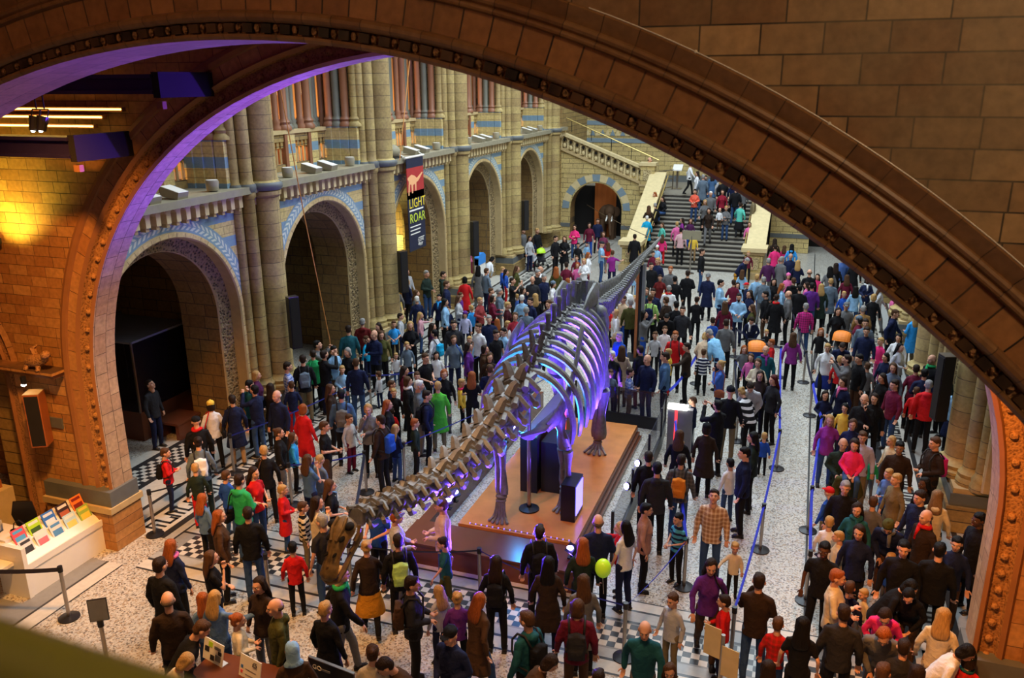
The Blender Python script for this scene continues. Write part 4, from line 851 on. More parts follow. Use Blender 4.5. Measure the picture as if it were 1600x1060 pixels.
# reception desk, brochures, chair
t = thing('counter', 'white reception counter with a sloping brochure rack at the left', 'counter', (0, 0, 0)); b = MB()
b.prism([(-12.45, 0), (-11.9, 0), (-11.9, .56), (-12.3, .92), (-12.45, .92)], 8.93, 10.77, 'white_lam', 'y'); b.build('cabinet', t)
for y in (8.85, 10.77): b = MB(); b.prism([(-12.5, 0), (-11.88, 0), (-11.88, .95), (-12.5, .95)], y, y+.08, 'white_lam', 'y'); b.build('end_panel', t)
b = MB(); b.box(-12.5, -12.32, 8.93, 10.77, .92, .99, 'white_lam'); b.box(-11.91, -11.88, 8.93, 10.77, .5, .62, 'white_lam'); b.build('rail', t)
b = MB(); b.box(-13.6, -12.5, 8.85, 9.55, .78, .86, 'white_lam'); b.box(-13.6, -12.9, 8.85, 8.93, 0, .78, 'white_lam'); b.box(-14.6, -13.6, 8.2, 9.3, .78, .86, 'white_lam'); b.box(-12.45, -12.1, 8.25, 8.84, .62, .68, 'white_lam'); b.box(-12.95, -12.1, 8.2, 8.28, 0, .68, 'white_lam'); b.build('worktop', t)
cols = {'red and blue': ((.8, .1, .12), (.1, .4, .75)), 'lime green': ((.45, .75, .02), (.05, .12, .02)), 'mid blue': ((.05, .2, .65), (.75, .85, .95)), 'black and rust': ((.05, .03, .03), (.5, .15, .08)), 'orange': ((.85, .25, .05), (.25, .03, .03)), 'slate blue': ((.2, .32, .55), (.02, .03, .08)), 'grey patterned': ((.75, .74, .74), (.05, .05, .05)), 'white and pink': ((.82, .8, .8), (.7, .2, .25)), 'white with blue panel': ((.82, .78, .75), (.1, .3, .6)), 'sky and yellow': ((.5, .75, .85), (.85, .75, .2)), 'green and yellow': ((.35, .55, .1), (.8, .7, .1)), 'yellow and magenta': ((.85, .85, .05), (.75, .05, .4))}
for i, (nm, (c1, c2)) in enumerate(cols.items()):
    P('br%da' % i, c1, .4, noise=.03); P('br%db' % i, c2, .4, noise=.03)
    row = 0 if i < 6 else 1; j = i % 6; y = 9.05+.31*j + (0 if row == 0 else -.03); a = atan2(.36, .4)
    x, z = ((-12.255, .905), (-12.085, .75))[row]
    tt = thing('brochure', '%s brochure standing in the %s row of the white counter rack' % (nm, ('upper', 'lower')[row]), 'brochure', (x, y, z), 0, 'brochures in the counter rack'); b = MB(); R_ = Matrix.Rotation(radians(-22), 4, 'Y')
    b.box(-.006, .006, 0, .25, -.09, .20, 'br%da' % i, R_); b.build('cover', tt); b = MB(); b.box(.006, .008, .03, .22, -.05, .06, 'br%db' % i, R_); b.box(.006, .008, .03, .22, .12, .17, 'paper' if i % 2 else 'br%db' % i, R_); b.build('printed_panel', tt)
t = thing('office_chair', 'black office chair behind the white counter', 'chair', (-13.15, 10.2, 0), radians(200)); b = MB(); b.box(-.24, .24, -.24, .24, .44, .52, 'black_box'); b.build('seat', t)
b = MB(); b.path([(0, .25, .6), (0, .29, .85), (0, .27, 1.1)], [.2, .24, .18], 'black_box', 10, .18, (0, 1, 0)); b.build('backrest', t, smooth=True); b = MB(); b.tube((0, 0, .1), (0, 0, .44), .03, .03, 'black_metal', 8); b.build('pillar', t)
b = MB()
for k in range(5): a = 2*pi*k/5; b.tube((0, 0, .1), (.28*cos(a), .28*sin(a), .06), .025, .02, 'black_metal', 6); b.ball((.28*cos(a), .28*sin(a), .03), .03, 'black_metal', 6, 4)
b.build('base', t)
for s in (-1, 1): b = MB(); b.path([(s*.26, .1, .5), (s*.28, .1, .68), (s*.28, -.15, .7)], .018, 'black_metal', 6); b.build('armrest', t)
t = thing('desk_phone', 'clear plastic leaflet holder standing on the counter worktop', 'leaflet holder', (-12.95, 9.3, .86)); b = MB(); b.box(-.08, .08, -.05, .05, 0, .22, 'glass'); b.box(-.06, .06, -.02, .02, .01, .2, 'paper'); b.build('holder', t); t.name = 'leaflet_holder'
t = thing('microphone', 'small black bent desk microphone on the counter worktop', 'microphone', (-12.7, 9.4, .86)); b = MB(); b.path([(0, 0, 0), (.02, .02, .14), (.1, .06, .2), (.16, .1, .12)], .01, 'black_metal', 6); b.build('stem', t); b = MB(); b.tube((0, 0, 0), (0, 0, .02), .05, .05, 'black_metal', 10); b.build('base', t)
for i, (x, y, lb) in enumerate(((-13.75, 8.9, 'orange picture carton standing at the left end of the counter'), (-12.3, 8.45, 'orange patterned carton on the low shelf of the counter'))):
    t = thing('carton', lb, 'carton', (x, y, (.86, .68)[i])); b = MB(); b.box(-.12, .12, -.15, .15, 0, .26, 'ban_skin'); b.build('box', t); b = MB(); b.ball((.121, 0, .15), (.004, .08, .06), 'br4b', 8, 5); b.build('printed_picture', t)
t = thing('side_cabinet', 'pale cabinet with papers against the wall behind the counter', 'cabinet', (-14.3, 10.2, 0)); b = MB(); b.box(-.4, .35, -.3, .3, 0, 1.0, 'cream'); b.build('body', t); b = MB(); b.box(-.3, .2, -.2, .2, 1.0, 1.16, 'orange_wood'); b.build('tray', t)
# table with price signs in the foreground
t = thing('table', 'dark red wooden table top at the bottom edge of the picture', 'table', (-6.5, 7.3, 0)); b = MB(); b.box(-.62, .68, -.5, .47, .9, .95, 'dark_wood'); b.build('table_top', t, label='reddish brown top')
for x in (-.55, .6):
    for y in (-.42, .4): b = MB(); b.box(x-.03, x+.03, y-.03, y+.03, 0, .9, 'dark_wood'); b.build('leg', t)
for i, (x, y, lb) in enumerate(((-6.98, 7.55, 'white picture leaflet sign on the left of the table top'), (-6.3, 7.42, 'white price sign reading £5 on the right of the table top'))):
    t = thing('table_sign', lb, 'sign', (x, y, .95), radians(-14)); b = MB(); R_ = Matrix.Rotation(radians(-14), 4, 'X'); b.box(-.2, .2, -.005, .005, 0, .30, 'paper', R_); b.box(-.2, .2, .0, .1, 0, .01, 'paper'); b.build('sheet', t)
    b = MB()
    if i == 0:
        for (x0, x1, z0, z1, mt) in ((-.1, -.02, .2, .27, 'br1a'), (-.17, -.08, .12, .19, 'ink'), (.02, .15, .2, .24, 'grey_panel'), (-.05, .03, .03, .1, 'ink'), (.05, .16, .05, .13, 'grey_panel'), (.1, .17, .14, .19, 'ink')): b.box(x0, x1, -.009, -.005, z0, z1, mt, R_)
    else:
        for z in (.05, .12): b.box(-.17, -.13, -.009, -.005, z, z+.04, 'br2a' if z > .1 else 'br0a', R_); b.box(-.08, .12, -.009, -.005, z, z+.008, 'grey_panel', R_)
        text(t, '£5', (.04, .036, .2), .09, 'ink', (radians(90-14), 0, 0))
        bpy.data.objects[-1] if 0 else None
    b.build('print', t)
t = thing('sign_board', 'black upright sign board with silver rim at the bottom edge', 'sign', (-5.25, 7.75, 0), radians(-8)); b = MB(); b.box(-.36, .36, -.015, .015, .2, 1.2, 'black_box'); b.build('panel', t); b = MB(); b.box(-.37, .37, -.02, .02, 1.2, 1.215, 'steel'); b.box(-.375, -.36, -.02, .02, .2, 1.2, 'steel'); b.build('rim', t)
b = MB(); b.box(-.3, .3, -.2, .2, 0, .03, 'black_metal'); b.box(-.03, .03, -.015, .015, 0, .25, 'black_metal'); b.build('base', t)
text(t, 'GO', (-.31, -.02, 1.06), .1, 'paper', (radians(90), 0, 0)); b = MB(); b.box(-.16, -.02, -.02, -.015, 1.07, 1.1, 'grey_panel'); b.box(-.18, .2, -.02, -.015, .92, .935, 'grey_panel')
for k in range(4): b.box(-.16+.12*k, -.08+.12*k, -.02, -.015, .78, .85, ('ban_skin', 'br2a', 'orange_wood', 'kblue')[k])
b.build('print', t)
# sign boards on a post at lower right
t = thing('notice_post', 'steel post with two blank cream notice boards at the bottom right', 'sign', (-.55, 10.3, 0), radians(-20)); b = MB(); b.tube((0, 0, 0), (0, 0, 1.0), .03, .03, 'steel', 10); b.build('post', t); b = MB(); b.tube((0, 0, 0), (0, 0, .03), .17, .17, 'black_metal', 16); b.build('base', t)
for s, d in ((-1, .1), (1, -.12)): b = MB(); b.box(min(s*.02, s*.27), max(s*.02, s*.27), -.04+d*.1, -.03+d*.1, .5+d, .98+d, 'cream'); b.build('board', t)
t = thing('notice_post', 'belt post with a small framed grey sign on top at the lower left', 'sign', (-9.1, 7.75, 0), radians(35)); b = MB(); b.tube((0, 0, 0), (0, 0, .93), .032, .032, 'steel', 10); b.build('post', t); b = MB(); b.box(-.12, .12, -.01, .01, .98, 1.32, 'grey_panel'); b.box(-.13, .13, -.006, .02, .97, 1.33, 'black_metal'); b.build('framed_sign', t); b = MB(); b.tube((0, 0, 0), (0, 0, .03), .17, .17, 'black_metal', 16); b.build('base', t); b = MB(); b.tube((0, 0, .88), (0, 0, .98), .045, .045, 'black_metal', 10); b.build('belt_head', t)
# signpost on the stairs foot
t = thing('sign_stand', 'grey sign stand on a thin pole at the foot of the stairs', 'sign', (-4.75, 37.6, 0)); b = MB(); b.tube((0, 0, 0), (0, 0, 1.7), .03, .03, 'steel', 8); b.tube((0, 0, 0), (0, 0, .03), .2, .2, 'steel', 14); b.build('pole', t); b = MB(); b.box(-.42, .42, -.02, .02, 1.55, 1.95, 'ledge_stone'); b.build('panel', t)
# landing gate and lectern
t = thing('metal_gate', 'grey metal rail gate at the top of the stairs', 'gate', (-7.55, 44.3, LAND)); b = MB()
for x in (0, .95): b.tube((x, 0, 0), (x+.1, 1.2 if x else 0, 0), .001, .001, 'steel', 4)
for z in (.15, .6, 1.05): b.tube((0, 0, z), (.6, 1.4, z), .025, .025, 'steel', 6)
for k in range(3): b.tube((.3*k, .7*k, 0), (.3*k, .7*k, 1.08), .03, .03, 'steel', 6)
b.build('frame', t)
t = thing('lectern', 'white topped steel lectern on the landing above the stairs', 'lectern', (-6.75, 45.9, LAND)); b = MB(); b.box(-.05, .05, -.05, .05, 0, 1.05, 'steel'); b.box(-.25, .25, -.2, .2, 0, .04, 'steel'); b.build('stand', t); b = MB(); b.prism([(-.25, 1.0), (.25, 1.25), (.25, 1.3), (-.25, 1.05)], -.25, .25, 'white_lam', 'x'); b.build('top', t)
# near handrail, out of focus
b = MB(); b.path([(-1.3, .50, 7.855), (-.69, .471, 7.855), (-.52, .462, 7.855), (1.2, .38, 7.855)], .047, 'rail_green_lit' if 0 else 'brass_rail', 16); P('rail_green_lit', (.45, .5, .08), .45); b.mats = ['rail_green_lit']  # green light on the dark brown rail is put into this olive colour
b.build('near_handrail', label='blurred handrail coloured olive for green light close to the viewer at the bottom left corner', cat='handrail', smooth=True)
# ---------------------------------------------------------------- belt posts
POSTS = [((-10.83, 8.66), (-13.2, 8.0), 'black', 'belt post standing in front of the white counter'), ((-11.38, 11.25), (-10.83, 12.32), 'black', 'belt post at the corner of the gate arch pier'), ((-10.83, 12.32), (-9.52, 13.13), 'black', 'belt post behind the boy in red near the gate pier'),
 ((-11.6, 13.98), (-10.6, 18.5), 'blue', 'belt post nearest the woman with the yellow hat'), ((-9.52, 13.13), (-8.33, 14.13), 'blue', 'belt post left of the woman in the blue shirt'), ((-8.33, 14.13), (-6.8, 10.82), 'black', 'belt post in front of the man with the blue rucksack'), ((-7.75, 14.8), (-5.9, 20.5), 'blue', 'belt post beside the blond girl in denim left of the neck'),
 ((-7.91, 10.05), (-8.9, 10.9), 'blue', 'belt post in front of the boy in the red jumper'), ((-6.8, 10.82), (-4.63, 11.36), 'black', 'belt post just right of the dinosaur skull'), ((-4.63, 11.36), (-2.0, 10.64), 'blue', 'belt post in front of the platform ledge'), ((-2.0, 10.64), (-1.41, 12.8), 'blue', 'belt post behind the man in the teal vest'), ((-1.41, 12.8), (-2.4, 18.0), 'blue', 'belt post beside the boy in the striped blue shirt'),
 ((-.46, 11.06), (-.24, 14.46), 'blue', 'belt post left of the man in the brown jumper'), ((-.24, 14.46), (-.11, 18.11), 'blue', 'belt post on the open floor right of the plaid shirt man'), ((-.11, 18.11), (-.34, 24.44), 'blue', 'belt post right of the black and white striped jumper'), ((.59, 15.48), (.77, 19.23), 'blue', 'belt post left of the woman with silver hair, on the edge of the right queue'),
 ((.58, 13.05), (.59, 15.48), 'blue', 'belt post held by the dark uniformed attendant'), ((.56, 21.63), (.36, 24.21), 'black', 'belt post beside the woman in white with the long blue skirt'), ((.36, 24.21), (.13, 26.47), 'black', 'belt post in the pale gap left of the white jumper woman'), ((.13, 26.47), (-.2, 29.5), 'black', 'belt post in front of the man in the magenta checked shirt'), ((-.34, 24.44), (-1.75, 25.99), 'black', 'belt post right of the bald man in teal'),
 ((.77, 19.23), (.56, 21.63), 'blue', 'belt post left of the woman in the purple jumper'), ((-1.11, 19.36), (-1.5, 22.82), 'black', 'belt post right of the man in the dark cap'), ((-1.5, 22.82), (-.11, 18.9), 'blue', 'belt post in front of the ginger girl in grey'), ((-2.57, 23.12), (-2.85, 19.9), 'blue', 'belt post left of the boy in navy stripes'), ((-1.75, 25.99), (-1.5, 22.82), 'black', 'belt post behind the grey shirted man leaning over'),
 ((-8.6, 20.3), (-7.6, 25.5), 'blue', 'belt post beside the small boy in the white shirt'), ((-10.6, 18.5), (-8.6, 20.3), 'blue', 'belt post among the crowd below the second speaker')]
for (p, q, c, lb) in POSTS:
    t = thing('belt_post', lb, 'barrier post', (p[0], p[1], 0), group='queue belt posts'); b = MB(); b.lathe((0, 0, 0), [(0, .0), (.17, .0), (.17, .02), (.06, .045), (.0, .05)], 'black_metal', 18); b.build('base', t)
    b = MB(); b.tube((0, 0, .04), (0, 0, .9), .031, .031, 'steel', 12); b.build('pole', t); b = MB(); b.tube((0, 0, .87), (0, 0, .97), .04, .04, 'black_metal', 12); b.build('belt_head', t)
    d = Vector((q[0]-p[0], q[1]-p[1], 0)); nrm = Vector((-d.y, d.x, 0)).normalized()*.004; b = MB(); N_ = 10
    for i in range(N_):
        def bp(s, z): a = s/N_; v = d*a; return Vector((v.x, v.y, z-.10*4*a*(1-a)*min(1, d.length/3)))
        for sg in (1, -1): b.face([bp(i, .89)+nrm*(sg+6), bp(i+1, .89)+nrm*(sg+6), bp(i+1, .94)+nrm*(sg-4), bp(i, .94)+nrm*(sg-4)], 'belt_'+c)
    b.build('belt', t, label=c+' webbing belt')
# pushchairs
P('hood_orange', (.9, .25, .03), .6); P('hood_teal', (.06, .14, .18), .6); P('seat_blue', (.02, .15, .6), .5)
def stroller(loc, rz, lb, hood, seat='black_box', s=1.0):
    t = thing('pushchair', lb, 'pushchair', loc, rz); t.scale = (s, s, s); b = MB()
    for x in (-.24, .24): b.path([(x, .35, 1.02), (x, .1, .6), (x, -.35, .12)], .016, 'black_metal', 6); b.path([(x, -.05, .5), (x, .3, .1)], .016, 'black_metal', 6)
    b.tube((-.24, .35, 1.02), (.24, .35, 1.02), .02, .02, 'black_metal', 8); b.build('frame', t)
    for x in (-.26, .26):
        for y in (-.38, .32): b = MB(); b.tube((x-.03, y, .1), (x+.03, y, .1), .1, .1, 'black_metal', 14); b.build('wheel', t)
    b = MB(); b.path([(0, -.3, .38), (0, -.05, .42), (0, .12, .6), (0, .2, .85)], [.2, .22, .22, .2], seat, 10, .3, (0, -.5, 1)); b.build('seat', t, smooth=True)
    b = MB(); n = 9; rr = lambda i, j: (-.26*cos(pi*j/8), .14-.34*cos(radians(-8+112*i/n))*(.55+.45*sin(pi*j/8)), .70+.36*sin(radians(-8+112*i/n))*(.35+.65*sin(pi*j/8))**.5)
    for i in range(2, n):
        for j in range(8): b.face([rr(i, j), rr(i+1, j), rr(i+1, j+1), rr(i, j+1)], hood)
    b.build('hood', t, label='fabric hood')
stroller((-1.0, 24.35, 0), radians(10), 'pushchair with an orange and green frame and blue seat in the queue', 'hood_orange', 'seat_blue')
stroller((1.35, 26.2, 0), radians(-10), 'pushchair with a bright orange hood among the right queue', 'hood_orange')
stroller((-4.5, 41.2, 1.36), radians(20), 'dark teal pushchair being carried down the main stairs', 'hood_teal', s=.9)
stroller((-11.6, 36.9, 0), radians(40), 'lime and pale blue pushchair beside the far left column', 'br1a', s=.85)
